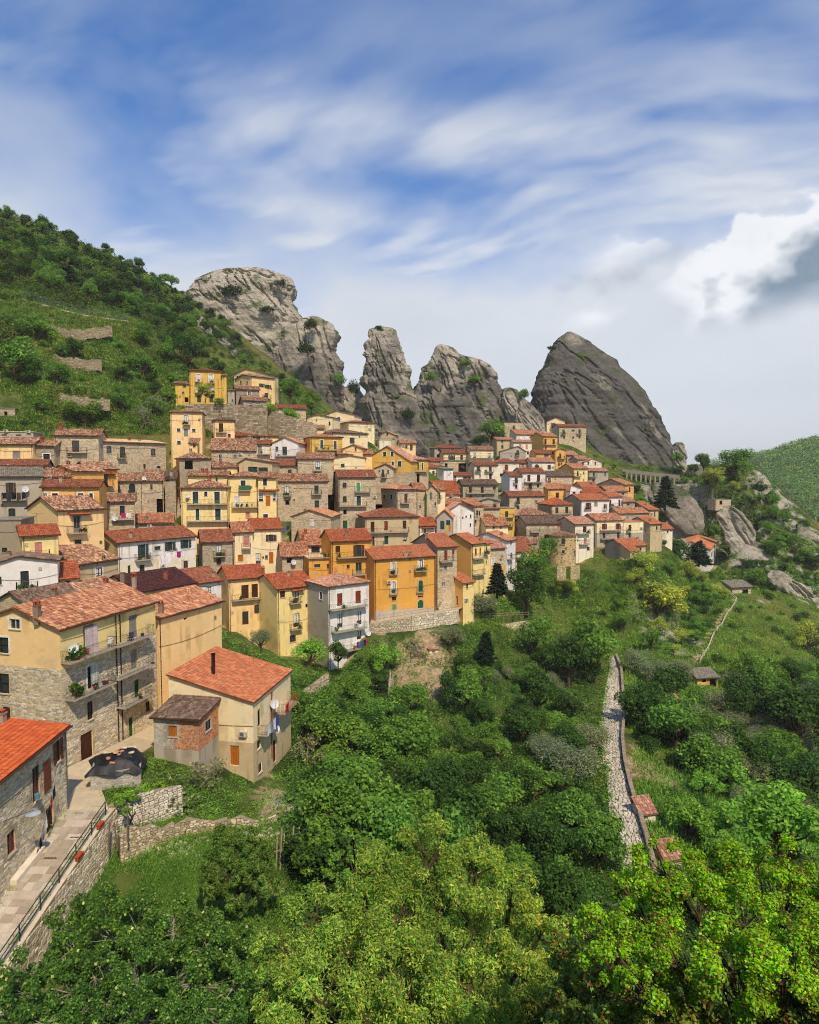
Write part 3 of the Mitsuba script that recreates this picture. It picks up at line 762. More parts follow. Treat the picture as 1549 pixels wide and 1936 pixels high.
    H('B', 'low yellow side wing on the left of the tall yellow house', 171, 18, (122, 250, 222, 392), 6, 's.2', 'Y', 'o', 'wb 180 262 200 280;wb 172 312 187 325;e 192 352 218 388', ch=[])
    H('B', 'narrow yellow side wing on the right of the tall yellow house', 174, 18, (464, 192, 496, 345), 5, 's.2', 'Y', 'o', 'ww 467 205 482 222;ww 465 284 478 298', ch=[])
    H('B', 'stone house with an orange gable half hidden behind the upper orange house', 190, -20, (552, 184, 770, 270), 8, 'g', 'p', 'o', 'ekA 570 195 585 245;wk 655 180 665 200', pk=(640, 142), low=(176, 's'), ch=[(.65, .5, 1.3)])
    H('B', 'bright orange house with green shuttered windows among the top houses', 179, 42, (675, 196, 850, 390, 236), 9, 'p.2', 'p', 'o', 'pg 746 252 766 278;pg 790 262 812 290;db 776 320 802 360;<wk 595 232 607 255;<wk 640 234 652 260', '770 362 830', pipes=1, ch=[])
    H('B', 'plain grey brown house with one bright window below the orange house', 177, 20, (565, 290, 738, 375), 7, 'p.36', 'k', 'o', 'wwo 652 307 676 338', ch=[])
    H('B', 'grey house with two balcony doors and a yellow basement', 171, 22, (620, 372, 795, 512), 7, 'p.36', 'g', 'o', 'dkn 662 374 684 422;dkn 716 378 738 424;cl 662 458 684 478;wk 720 462 738 505', '648 434 780', low=(438, 'y'), ch=[])
    H('B', 'small square grey tower house with two tiny windows', 175, 18, (505, 300, 556, 420), 4, 's.15', 'g', 'o', 'ww 520 315 535 332;wk 535 368 548 384', ch=[])
    H('B', 'long low stone house with a brown door behind two round trees', 180, 14, (800, 430, 1080, 560), 7, 'p.36', 's', 'm', 'cb 920 450 950 495;wb 865 458 880 475', ch=[])
    H('B', 'tall peach house with a small balcony high in its middle', 150, 12, (86, 457, 316, 728), 8, 'h.3', 'p', 'o', 'dkon 185 484 218 552;wko 134 580 160 604;cyo 185 582 216 640;wko 246 584 270 606;wko 136 672 162 696', 'r 177 556 230', pipes=1)
    H('B', 'peach house with a hipped brown roof and a dark red balcony door', 156, 16, (402, 517, 555, 660), 8, 'h.36', 'p', 'n', 'cb 442 542 472 605;cdo 505 620 528 645', '420 612 500', pipes=1)
    H('B', 'low yellow house with a long red brown roof and two dark windows', 153, 12, (565, 632, 978, 680), 6, 'p.36', 'y', 'm', 'wk 692 642 744 662;wk 572 642 600 662')
    H('B', 'cream house with a red brown roof beside the little white gable', 147, 12, (575, 692, 822, 805), 6, 'p.36', 'v', 'm', 'cyo 727 706 756 766;wbO 632 706 654 726', '720 772 820', ch=[])
    H('B', 'little white gabled house with a dark green door and plant pots', 146, -6, (830, 686, 1024, 808), 8, 'g', 'w', 'O', 'wyo 855 714 876 746;dg 906 714 940 778', '850 786 1015', pk=(925, 642), ch=[])
    H('B', 'house with a very long brown roof and arched stone windows', 140, 14, (388, 738, 712, 830), 11, 'p.5', 's', 'o', 'wwaO 440 772 464 825;wwaO 545 772 574 800;ww 652 772 668 790', ch=[(.3, .7, 1.0)])
    H('B', 'small orange wall with one window under the long brown roof', 139, 10, (226, 690, 284, 745), 3, 's.4', 'p', 'o', 'wb 252 688 270 720', ch=[])
    H('B', 'amber house with two green balcony doors and a wide balcony', 150, 22, (1112, 640, 1345, 795), 9, 'h.22', 'Y', 'O', 'dgo 1184 666 1206 728;dgo 1282 674 1304 734;wbo 1286 768 1308 786', '1153 742 1340', pipes=1, lw='o', ch=[])
    H('B', 'cream gabled house at the left of the upper cream group', 184, -12, (1088, 500, 1272, 620), 7, 'g', 'c', 'p', 'wk 1246 530 1258 556', pk=(1162, 477), ch=[])
    H('B', 'cream gabled house with one dark window at the foot of the pale cliff', 196, -12, (1215, 482, 1432, 580), 8, 'g', 'c', 'p', 'wbo 1308 498 1328 530', pk=(1302, 447), ch=[(.4, .5, 1)])
    H('B', 'cream house with a sloping roof and a single small window', 173, 14, (1000, 578, 1215, 650), 6, 'p.36', 'c', 'p', 'wbo 1134 588 1152 608', ch=[])
    H('F', 'cream house with a thin red tiled roof in front of the rock pillar', 189, 30, (95, 182, 330, 300), 9, 'h.2', 'c', 'm', '>wb 332 250 345 290', ch=[])
    H('F', 'large cream house with a brown hipped roof and a row of side balconies', 172, 38, (-60, 277, 268, 455), 9, 'h.28', 'c', 'n', 'wbO 106 328 146 380;>db 285 340 295 400;>db 303 345 313 405;>db 320 350 330 410', 'n 280 420 300', pipes=1, ch=[])
    H('F', 'small peach gable behind the pale curved yellow wall', 160, -8, (40, 425, 220, 480), 7, 'g', 'p', 'O', 'wb 150 415 165 445', pk=(135, 388), ch=[(.1, .6, 1)])
    H('F', 'low apricot strip of house below a thin orange roof', 157, 10, (0, 475, 308, 520), 6, 'p.4', 'p', 'O', ch=[])
    H('B', 'pale yellow house with a curved blank gable and one green window', 149, 4, (1283, 792, 1512, 905), 6, 'g', 'c', 'p', 'wgo 1336 840 1362 864', pk=(1400, 776), ch=[])
    H('B', 'stone house with a green arched door on a little balcony', 143, 8, (1018, 800, 1280, 905), 7, 'p.4', 's', 'o', 'dgaon 1147 820 1183 882', '1130 894 1195', an=1)
    H('B', 'stone house with two dark windows beside the green glazed veranda', 137, 10, (770, 850, 1028, 930), 7, 'p.4', 's', 'm', 'wk 946 882 974 916;wwo 816 882 832 920')
    H('B', 'cream gable above the green glazed veranda', 139, -4, (588, 828, 830, 930), 6, 'g', 'b', 'o', 'wg 655 862 725 900;wg 730 866 800 910', pk=(640, 797), ch=[])
    H('B', 'grey stone house with a hipped roof and an arched ground floor', 134, 24, (152, 795, 382, 960), 8, 'h.4', 'S', 'o', 'eA 192 815 250 880', lw='o')
    H('B', 'low yellow house with a mottled roof between the stone house and the veranda', 129, 8, (245, 866, 490, 915), 6, 'p.4', 'y', 'o', 'wk 298 880 322 895', an=1, ch=[(.6, .5, 1.), (.8, .5, 1.)])
    H('B', 'small yellow cube house with a chimney behind the yellow balcony house', 131, 8, (495, 862, 575, 920), 5, 'p.3', 'y', 'o')
    # centre rows
    H('C', 'pale yellow house with two long balconies and four green doors', 124, 12, (162, 240, 508, 540), 8, 'h.36', 'y', 'o', 'dgo 250 270 290 356;dgo 408 270 448 356;wko 334 270 356 302;dgo 272 394 297 478;dgo 414 394 454 478', '205 366 505;205 492 515', pipes=2, dishes=[(212, 300, .4)], low=(495, 'p'), lw='o')
    H('C', 'taller yellow house with a green panelled balcony', 129, 10, (508, 155, 726, 500), 9, 'h.34', 'y', 'o', 'dgo 602 187 636 262;cwo 556 305 596 384;ciO 640 422 666 462', 'P 585 264 672;535 388 905', pipes=2, ch=[])
    H('C', 'right wing of the yellow house with tiled canopy and an orange door', 130, 10, (728, 166, 860, 500), 7, 'p.3', 'y', 'o', 'wko 765 175 793 222;wkon 732 282 764 338;co 784 300 818 376;wkon 836 280 870 334;wgo 766 434 800 460', aw=[(735, 256, 885)], ch=[])
    H('C', 'low yellow wing with a red brown roof left of the taller yellow house', 130, 10, (215, 150, 505, 210), 6, 'p.3', 'y', 'o', 'wk 418 165 432 192', ch=[(.35, .6, 1.), (.45, .6, 1.)])
    H('C', 'stone house with two green balcony doors left of its stone twin', 143, 14, (862, 192, 1240, 480), 8, 'p.4', 's', 'o', 'dgaOn 922 227 957 302;dgO 1140 224 1172 288;e 928 332 958 366;dgO 1143 333 1175 402', '918 304 972;1122 292 1197', pipes=1, ch=[(.33, .4, 1.2)])
    H('F', 'stone house with a red brown roof and bright green balcony door', 143, 14, (2, 686, 340, 1180), 8, 'p.4', 's', 'm', 'wbaO 38 738 74 786;Dlo 164 738 200 822;wgaO 40 862 76 916;dgo 166 860 206 948;e 45 986 75 1026;cgO 42 1086 80 1178', '155 828 297;0 958 265', pipes=1, ch=[(.75, .1, 1.4), (.2, .4, 1)])
    H('C', 'low stone house with a wavy pinkish roof and a white panel', 126, -8, (972, 448, 1262, 560), 8, 'g.25', 's', 'O', 'cw 1105 466 1140 522', pk=(1105, 400), ch=[(.2, .3, 1)])
    H('C', 'cream house with brown open shutters and a red tile roof', 123, 20, (686, 542, 898, 815), 8, 'p.42', 'c', 'r', 'pb 806 584 844 634;wyn 712 720 748 800;Do 808 712 840 796;wb 780 735 800 762', low=(700, 'c'), ch=[])
    H('C', 'left half of the cream house with a pink balcony door', 121, 20, (548, 566, 688, 815), 8, 'p.4', 'c', 'O', 'ciO 622 597 662 666;co 580 732 620 780', '610 692 678', ch=[], pipes=1)
    H('C', 'rough stone house with a red roof and a small iron balcony', 116, 22, (320, 636, 540, 830), 8, 'p.45', 'S', 'm', 'dbn 422 654 460 740;wb 424 756 460 806', '405 748 490', ch=[], an=1)
    H('C', 'low stone house under a wide orange roof with a satellite dish', 118, 16, (905, 742, 1088, 840), 8, 'p.5', 's', 'O', 'e 938 748 976 792', dishes=[(985, 785, .5)], ch=[])
    H('C', 'cream house with a large orange roof and two slim flues', 125, 18, (1060, 660, 1200, 760), 10, 'p.5', 'c', 'O', 'wko 1118 672 1180 715', ch=[(.1, .3, 1.5), (.3, .7, 1.2)])
    H('E', 'vivid orange house with brown shutters and a leafy terrace', 114, 20, (735, 128, 960, 345), 8, 'p.42', 'q', 'r', 'cb 758 155 784 193;pb 874 150 904 216;wb 822 262 838 283;dy 872 250 906 312', '770 224 950;858 322 935', pipes=1, low=(226, 'q'), ch=[(.42, .35, 1.3)])
    H('E', 'low orange wing with potted plants on its terrace', 112, 20, (608, 228, 738, 345), 6, 'f', 'q', 'C', 'wg 638 258 672 276;wgb 710 256 740 282', 'n 606 226 738', ch=[])
    H('E', 'yellow house with paired brown shutters above a long balcony', 110, 28, (156, 342, 358, 620), 8, 'p.42', 'p', 'r', 'cb 228 376 269 452;cb 286 370 321 445;pb 312 486 334 534;db 233 524 268 598', '178 462 355', pipes=2, an=1, ch=[(.95, .25, 1.5)])
    H('E', 'tall pale yellow house with two small balconies above the garden', 107, 38, (430, 396, 640, 745), 9, 'p.4', 'y', 'r', 'cb 446 410 474 447;dbn 520 402 552 470;e 589 482 602 502;dbn 521 536 556 612;wb 501 658 535 697', '510 482 573;512 630 576', aw=[(508, 398, 574)], pipes=1, ch=[(.55, .75, .9)])
    H('K', 'white four storey house with pale green balconies and a pink roof', 105, 38, (592, 464, 1335, 1880), 7, 'h.36', 'w', 'p', 'Dr 752 598 848 828;Dr 1088 555 1186 782;dbn 752 972 850 1228;dbn 1106 930 1196 1168;dbn 1112 1290 1192 1440;wt 930 1680 1028 1850;<wbo 430 578 482 712', 'g 655 885 1325;g 705 1290 1310;g 900 1640 1310', pipes=1, lw='g', dishes=[(1290, 1320, .5)], ch=[], bp=1.15)  # left wall greyer than the front: its shade is put into the colour
    H('L', 'bright orange house with two green doors at street level', 113, 27, (158, 405, 1145, 1335), 8, 'p.4', 'q', 'R', 'dgAon 432 460 500 645;dtAon 872 410 946 596;dgAon 432 768 502 958;cgAO 874 752 944 938;wk 440 1018 510 1080;wk 862 1002 950 1024;clAO 440 1142 512 1332;cgAO 862 1070 952 1274;wy 1028 1108 1046 1136', 'n 405 668 548;r 832 612 1032;n 410 988 545;n 850 955 970', pipes=2, plinth=(1235, 'BBAF9C', .4), ch=[(.5, .08, 1.3), (.58, .08, 1.3)])
    H('L', 'narrow stone house with red brown shutters beside the orange house', 121, 27, (1185, 206, 1500, 880), 10, 'p.4', 's', 'R', 'cr 1292 264 1345 428;cr 1420 256 1460 326;cyO 1286 518 1334 584;wwO 1260 780 1306 850', '1245 458 1465', ch=[(.02, .8, .9)])
    H('M', 'tall apricot house with a blank side wall and two small balconies', 127, 40, (560, 526, 738, 1260), 9, 'p.36', 'y', 'R', 'cr 606 596 634 690;cr 674 582 696 690', '608 752 770;608 988 770', lw='o', pipes=1, ch=[(.9, .2, 1.4)])
    H('M', 'slim yellow end of the apricot terrace with a narrow window', 133, 40, (745, 522, 832, 1260), 5, 'p.36', 'y', 'R', 'wgA 765 565 785 640;wk 765 770 782 820', '720 690 830', ch=[])
    H('M', 'little apricot annex with a lean-to red roof by the stone steps', 121, 40, (434, 1098, 590, 1440), 7, 'p.36', 'y', 'R', 'wk 480 1115 505 1185;<Dt 236 1102 280 1250;<e 326 1294 354 1428', lw='o', ch=[])
    H('M', 'stone house with a pinkish roof behind the tall dark conifer', 136, 24, (832, 592, 1050, 1000), 7, 'p.36', 's', 'p', 'dwno 850 740 890 840', low=(850, 'o'), ch=[])
    H('M', 'white house with a big orange roof and a long white side wall', 141, 56, (1072, 480, 1200, 1000), 9, 'p.36', 'w', 'O', 'dk 1125 480 1145 550;dr 1128 660 1150 740;wg 1125 850 1145 960', '1125 760 1190', ch=[(.4, .5, 1)], an=1)
    H('M', 'yellow house with a red front door and a mottled red roof', 148, 20, (1206, 640, 1400, 930), 7, 'p.5', 'c', 'm', 'cd 1222 770 1278 908', '1200 740 1330', ch=[])
    H('M', 'small yellow house at the end of the lane by the round tree', 150, 20, (1400, 690, 1530, 935), 6, 's.3', 'y', 'R', 'cd 1356 805 1395 865', ch=[])
    # middle behind
    H('F', 'golden house with a huge gable over a stone arcade', 166, -18, (275, 502, 660, 775, 540), 9, 'g', 'Y', 'p', 'wgo 409 458 437 497;wgo 479 456 505 494;wgo 488 544 508 592;wgo 543 542 577 590', pk=(445, 402), low=(645, 's'), ch=[])
    H('F', 'yellow loggia side of the golden gable house with a pointed arch', 166, 42, (662, 525, 824, 770), 5, 's.2', 'Y', 'p', 'dgo 680 540 697 617;dg 724 550 738 622;dgo 762 556 776 626;eA 684 655 744 765', '665 640 824', low=(640, 's'), ch=[])
    H('F', 'small yellow house behind the golden gable near the cliff', 186, 10, (572, 375, 708, 445), 6, 'p.4', 'p', 'p', 'wb 612 392 632 425;wb 656 394 680 440', ch=[])
    H('F', 'little grey gable with one black window under the rock pillar', 201, -10, (383, 300, 515, 362), 6, 'g', 'b', 'p', 'wk 438 280 456 306', pk=(440, 266), ch=[])
    H('F', 'small cream cube with a black opening under the grey gable', 192, 10, (375, 348, 480, 400), 5, 'f', 'v', 'p', ch=[])
    H('F', 'stone gabled house with an iron balcony right of the green balcony door', 155, -4, (330, 604, 504, 740), 8, 'g', 's', 'O', 'dkO 398 618 417 690;wbO 447 620 462 658', '392 694 442', pk=(430, 562), ch=[(.1, .5, 1)])
    H('F', 'stone house with a hipped roof and one dark red balcony door', 147, 24, (536, 795, 712, 1010), 9, 'h.4', 's', 'O', 'dr 604 843 632 924;<wkO 410 850 428 888;<wkO 474 850 492 890', '578 932 660', lw='S', pipes=1, ch=[])
    H('F', 'thin stone house with a red drainpipe between two roofs', 150, 16, (712, 800, 800, 985), 7, 'p.4', 's', 'O', 'wwO 735 945 760 980', pipes=2, ch=[])
    H('F', 'pinkish stone gable with green shuttered narrow windows', 149, -4, (812, 805, 905, 985), 8, 'g', 's', 'O', 'dg 840 826 854 895;wk 838 915 848 960;wk 880 915 892 958', pk=(857, 757), ch=[])
    H('F', 'cream house with a green balcony door beside the pinkish gable', 150, 10, (907, 802, 978, 985), 7, 'p.4', 'c', 'O', 'dg 914 828 932 895', '905 896 945', ch=[])
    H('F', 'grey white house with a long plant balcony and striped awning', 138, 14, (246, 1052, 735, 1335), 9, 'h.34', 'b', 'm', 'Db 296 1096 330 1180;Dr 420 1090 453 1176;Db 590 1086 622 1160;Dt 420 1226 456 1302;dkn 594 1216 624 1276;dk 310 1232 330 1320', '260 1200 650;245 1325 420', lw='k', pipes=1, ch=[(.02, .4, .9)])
    H('F', 'small cream house with a green door and bright red roof', 141, 12, (745, 1128, 885, 1250), 6, 'p.5', 'v', 'r', 'Dl 783 1162 803 1240', aw=[(765, 1145, 882)], ch=[(.7, .6, .9)])
    H('F', 'grey gable with two teal windows and clothes hung below them', 143, -6, (900, 1052, 1042, 1240), 8, 'g', 'g', 'O', 'ct 932 1090 970 1165;ct 986 1082 1024 1140', pk=(972, 988), ch=[])
    H('F', 'white house with a broad gable behind the grey clothes gable', 152, 4, (1010, 992, 1238, 1215), 8, 'g', 'w', 'p', 'wk 1205 1030 1218 1060;wk 1203 1110 1215 1140', pk=(1112, 922), ch=[], an=1)
    H('F', 'tall narrow stone house with cracked plaster beside the white gable', 154, 24, (1240, 950, 1330, 1225), 6, 's.2', 's', 'O', 'wb 1262 990 1278 1040;wb 1250 1080 1264 1110;wk 1285 1000 1298 1040', ch=[], pipes=1)
    H('F', 'cream house with a red roof below the long dark balcony house', 176, 10, (985, 842, 1112, 895), 6, 'p.5', 'v', 'r', 'wk 1012 868 1040 886', ch=[])
    H('F', 'white gabled end with a black flue beside the red roofs', 179, 24, (895, 782, 1110, 842), 7, 'p.5', 'w', 'r', '', rw='w', ch=[(.2, .3, 1), (.85, .3, 1.8)])
    H('F', 'ochre house with a mottled roof in front of the white gable', 166, 10, (985, 935, 1278, 965), 6, 'p.45', 'o', 'O', '', ch=[(.55, .6, .9)])
    H('F', 'dark stone house with a long balcony and three brown doors', 191, 10, (1140, 756, 1462, 892), 8, 'p.36', 'S', 'n', 'Db 1196 775 1222 830;Db 1304 774 1330 832;cb 1416 774 1440 802;wk 1202 852 1220 885;wb 1314 852 1332 870', '1175 842 1438', ch=[])
    H('F', 'grey house with a low arch under a red roof near the cliff', 236, 12, (880, 418, 1130, 505), 7, 'h.35', 'g', 'm', 'eA 902 478 955 508;wk 910 420 935 450;wk 1030 422 1060 438', ch=[])
    H('F', 'yellow house standing on a stone building with a wide arch', 229, 8, (962, 468, 1202, 645), 7, 'p.36', 'c', 'm', 'pbA 1022 487 1052 530;Db 1116 485 1140 530;eA 1098 560 1170 642;e 975 560 1000 600', 'n 960 534 1200', low=(536, 's'), ch=[])
    H('F', 'yellow house with two green windows and a climbing plant', 227, 8, (1208, 436, 1420, 545), 7, 'p.36', 'c', 'o', 'dgon 1234 466 1260 512;dgon 1371 466 1394 512', '1215 516 1420', ch=[])
    H('F', 'low cream house with a yellow lattice window and red roof', 216, 8, (1056, 672, 1220, 735), 6, 'p.36', 'v', 'm', 'wko 1056 680 1076 700;wo 1142 682 1178 718;wo 1180 682 1214 718', ch=[])
    H('F', 'white house with a red roof and four dark balcony windows', 219, 10, (1245, 578, 1458, 730), 7, 'p.36', 'v', 'm', 'dkO 1268 592 1294 640;db 1378 590 1404 638;dk 1380 656 1404 712;ww 1290 662 1306 695', '1258 642 1310;1345 642 1427', ch=[])
    H('G', 'white house with brick red shutters under a hipped red roof', 222, 14, (85, 490, 265, 640), 8, 'h.36', 'v', 'm', 'cr 150 510 175 556;dk 150 582 175 628;wk 110 582 128 605', '145 558 180', ch=[])
    H('F', 'pergola terrace house of cream walls with small dark windows', 206, 34, (830, 600, 920, 750), 7, 'p.3', 'c', 'm', 'wk 860 630 880 680;wk 890 650 905 690', ch=[], bal='n 850 690 920')
    H('F', 'blank white house wall beside the pergola terrace', 204, 30, (965, 612, 1050, 740), 6, 's.1', 'w', 'g', ch=[])
    H('F', 'small dark red roof with a stone wall above the pergola terrace', 212, 10, (838, 540, 965, 600), 6, 'p.4', 's', 'm', '', ch=[])
    H('F', 'cream house front with dark balconies behind the pergola terrace', 209, 30, (900, 585, 965, 740), 6, 's.2', 'c', 'o', 'dk 925 610 940 660;dk 930 680 945 730', 'n 915 665 950;n 910 735 955', ch=[])
    H('F', 'low grey gabled house in front of the dark balcony house', 173, -6, (1285, 905, 1480, 975), 6, 'g', 'g', 'g', 'wk 1424 895 1436 912', pk=(1380, 880), ch=[])
    H('F', 'small roofed stone hut between the grey gable and the yellow tower', 171, 10, (1300, 972, 1475, 1010), 5, 'p.4', 's', 'O', 'wb 1424 940 1445 968', ch=[])
    H('G', 'narrow yellow tower house with a flat roof and flower balcony', 173, 14, (100, 866, 230, 1065), 6, 'f', 'Y', 'g', 'db 152 888 176 938;db 150 962 174 998', '102 944 228;110 1015 225', ch=[], lw='y')
    H('F', 'red tiled shed roof beside the little yellow gable', 155, 12, (1340, 1090, 1420, 1120), 6, 'p.5', 'v', 'm', '', ch=[])
    H('M', 'low pale yellow house of joined gables below the yellow tower', 151, 10, (768, 262, 1090, 380), 7, 'p.45', 'c', 'O', 'wk 870 255 895 305', ch=[(.5, .6, .9)])
    H('M', 'little apricot gable with a red roof beside it', 156, -4, (850, 200, 940, 275), 6, 'g', 'p', 'O', 'wb 838 60 850 80', pk=(885, 120), ch=[])
    # right hand end of the village
    H('G', 'flat roofed stone house at the foot of the slanting slab', 263, 14, (145, 168, 295, 285), 7, 'f', 's', 'n', 'dgaO 213 190 232 238', '205 238 245', ch=[])
    H('G', 'white house with an orange roof high beside the stone block', 259, 20, (245, 262, 450, 330), 8, 'p.5', 'w', 'O', '', ch=[])
    H('G', 'orange house with long balcony and dark shutters high on the right', 251, 22, (462, 278, 578, 410), 9, 'p.36', 'o', 'O', 'Db 471 300 490 348;Db 538 302 557 345;wb 475 362 490 385', '470 350 576', pipes=1, ch=[(.2, .5, .8)])
    H('G', 'yellow gabled house standing highest on the right', 276, -6, (492, 158, 640, 270), 8, 'g', 'c', 'p', 'dgO 527 172 560 212;wk 535 222 555 245', '522 214 600', pk=(562, 126), ch=[])
    H('G', 'broad stone house with a thin red roof against the dark rock', 270, 8, (592, 198, 812, 338), 8, 'p.3', 's', 'm', 'dr 618 224 638 265;wb 692 224 718 240;dr 748 222 767 262;wk 625 280 640 298;wb 697 280 713 298;wb 750 276 765 295', '610 267 650;740 262 780', ch=[])
    H('G', 'plain grey house with two dark windows left of the white wing', 246, 10, (85, 306, 218, 405), 7, 'p.3', 'b', 'p', 'wk 120 314 137 331;wb 120 350 138 378', ch=[])
    H('G', 'white wing with pale pink shuttered windows', 244, 10, (222, 326, 370, 440), 7, 'p.3', 'v', 'p', 'ci 266 343 284 369;ci 321 344 336 384;wk 330 400 345 425', ch=[])
    H('G', 'grey cream gable with a rounded balcony window', 236, -4, (110, 400, 322, 480), 7, 'g', 'g', 'n', 'dka 243 392 265 434', '238 436 270', pk=(255, 358), ch=[])
    H('G', 'orange gabled house with two stacked narrow windows', 238, -2, (562, 392, 645, 540), 8, 'g', 'o', 'O', 'Db 593 420 608 462;wb 583 492 597 518;wb 604 492 616 512', '585 464 640', pk=(600, 377), ch=[])
    H('G', 'low orange house with a dark strip window under a red brown roof', 240, 12, (405, 418, 560, 490), 7, 'p.4', 'o', 'm', 'wk 470 422 505 444', ch=[])
    H('G', 'small grey house with a red roof between white houses', 229, 12, (268, 494, 370, 555), 6, 'p.4', 'g', 'm', 'ci 285 503 305 535', ch=[])
    H('G', 'cream house with potted plants and a brown tiled roof', 226, 12, (370, 486, 555, 570), 7, 'p.42', 'v', 'p', 'dkA 392 506 430 545;db 498 512 524 550', 'n 380 548 450', ch=[])
    H('G', 'small mossy stone house with a pinkish roof above the green bank', 241, 20, (655, 430, 742, 505), 6, 'p.5', 'S', 'p', 'wk 705 450 718 470', ch=[])
    H('G', 'low stone house with a weathered roof beside the cream gable', 231, 14, (742, 465, 830, 540), 6, 'p.4', 's', 'p', 'wk 790 480 800 500', ch=[])
    H('G', 'cream gabled house with two small dark windows near the rock', 229, -4, (795, 488, 938, 550), 7, 'g', 'v', 'p', 'wk 822 486 836 510;wk 880 487 894 510', pk=(865, 457), ch=[])
    H('G', 'yellow house with a balcony door and orange roof below the cream gable', 219, 20, (712, 540, 824, 660), 9, 'p.36', 'y', 'O', 'db 735 563 750 605;wwo 785 566 798 590;wwo 787 624 798 648', '720 608 775', lw='o', ch=[])
    H('G', 'stone house with a ragged brown roof and a white door', 213, 12, (492, 600, 700, 680), 8, 'p.4', 's', 'n', 'wwo 500 616 526 660', '490 662 525', ch=[])
    H('G', 'grey gabled house with a teal door under the green bank', 223, 6, (832, 562, 992, 660), 7, 'p.3', 'g', 'p', 'Dt 866 574 882 610;wkO 960 572 972 600;wk 860 628 880 650', '835 612 900', ch=[])
    H('G', 'white topped stone house with two brown balcony doors', 206, 14, (290, 573, 480, 800), 8, 'p.36', 'w', 'm', 'Db 333 594 357 645;Db 411 592 437 642;Db 343 664 370 712;wb 411 667 430 695;wb 411 738 430 762', '315 655 460;n 338 715 375', low=(656, 's'), ch=[])
    H('G', 'white house with two dark windows left of the white topped house', 205, 14, (190, 600, 288, 735), 7, 'p.36', 'w', 'm', 'db 230 614 255 662;wk 233 676 252 706', '225 664 260', ch=[])
    H('G', 'stone house with a blank round headed niche below a red roof', 196, 14, (187, 766, 470, 895), 7, 'p.4', 's', 'm', 'dkO 246 777 270 830;wwAO 392 798 413 822;wb 248 848 268 880', '240 834 275', ch=[], rw='S')
    H('G', 'orange house with a dark door joined to a white gable', 206, 24, (502, 706, 680, 812), 7, 's.3', 'o', 'O', 'cb 566 738 590 782', lw='q', ch=[])
    H('G', 'white gable with one dark window joined to the orange house', 205, 10, (682, 700, 776, 800), 7, 'g', 'w', 'O', 'wkO 703 731 722 758', pk=(690, 672), ch=[])
    H('G', 'stone house with an orange red roof above the white shuttered house', 209, 14, (780, 696, 908, 750), 7, 'p.5', 's', 'R', '', ch=[(.7, .5, .8)])
    H('G', 'red roofed low house between the white shuttered house and the orange end house', 204, 14, (790, 745, 960, 780), 6, 'p.5', 'w', 'r', '', ch=[])
    H('G', 'orange end house with a stone side under a long red roof', 213, 30, (1130, 672, 1200, 782), 12, 'p.3', 'o', 'O', 'dk 1160 692 1172 735', lw='s', ch=[])
    H('G', 'stone house with a pink orange roof below the orange end house', 207, 14, (985, 726, 1150, 770), 7, 'p.45', 's', 'O', 'wk 1100 740 1120 755', ch=[])
    H('G', 'stone house with a pyramid of red tiles and a wide balcony', 187, 14, (527, 833, 705, 950), 9, 'h.5', 'b', 'r', 'db 561 857 585 905;db 641 854 665 905', '540 915 690', lw='S', pipes=1, ch=[])
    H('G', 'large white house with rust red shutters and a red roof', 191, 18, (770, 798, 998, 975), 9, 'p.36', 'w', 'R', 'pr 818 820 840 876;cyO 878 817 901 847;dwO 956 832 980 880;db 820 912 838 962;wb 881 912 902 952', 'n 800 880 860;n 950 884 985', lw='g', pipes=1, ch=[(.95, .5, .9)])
    H('G', 'smaller white house with two shuttered doors right of the large white house', 199, 18, (998, 770, 1105, 935), 8, 'p.36', 'w', 'R', 'Db 1001 797 1015 848;Db 1074 795 1089 848;wk 1015 870 1030 900;wk 1075 870 1088 900', '998 852 1106', ch=[])
    H('G', 'low stone house with a broken tile roof beside the smaller white house', 200, 14, (1112, 810, 1208, 880), 6, 'p.4', 's', 'p', 'wb 1140 825 1165 840', ch=[])
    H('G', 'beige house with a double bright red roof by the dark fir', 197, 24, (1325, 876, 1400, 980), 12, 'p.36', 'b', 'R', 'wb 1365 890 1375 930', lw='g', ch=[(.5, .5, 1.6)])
    H('G', 'stone house with an orange roof in front of the double red roof', 191, 18, (1082, 906, 1318, 965), 7, 'p.4', 's', 'O', 'wk 1140 935 1155 950', ch=[])
    H('G', 'pale yellow house with three pairs of brown shutters and two balconies', 179, 16, (890, 964, 1112, 1175), 8, 'p.4', 'c', 'O', 'pr 950 990 970 1036;pr 1062 988 1082 1034;db 946 1062 968 1110;db 1063 1060 1084 1108;wk 970 1125 985 1145', 'r 935 1048 1110;940 1117 1105', low=(1062, 'g'), lw='s', pipes=1, ch=[(.6, .7, 1)])
    H('G', 'plain cream house with a tall door beside the pale yellow house', 182, 16, (1116, 978, 1278, 1140), 7, 'f', 'c', 'O', 'db 1157 1000 1177 1050;db 1156 1068 1174 1118', '1150 1054 1190', low=(1064, 'g'), ch=[])
    H('G', 'beige stone house with a pinkish roof and a stone gable at the far right', 187, 30, (1335, 992, 1430, 1140), 9, 'p.4', 'b', 'R', 'wb 1380 1010 1392 1040;wk 1415 1000 1428 1042', lw='s', ch=[(.3, .3, 1.4)])
    H('G', 'small white house at the far right end of the village row', 191, 20, (1432, 1032, 1515, 1110), 6, 'p.5', 'v', 'R', 'wk 1468 1045 1482 1065', ch=[(.9, .8, .9)])
    H('G', 'long stone house with pink shutters and a green balcony', 168, 12, (325, 990, 660, 1215), 8, 'p.4', 's', 'n', 'ciO 488 1004 512 1034;ciO 578 1004 604 1036;ciO 376 1082 412 1145;eA 470 1078 510 1218', 'g 365 1064 440;n 370 1150 418', low=(1030, 'S'), ch=[])
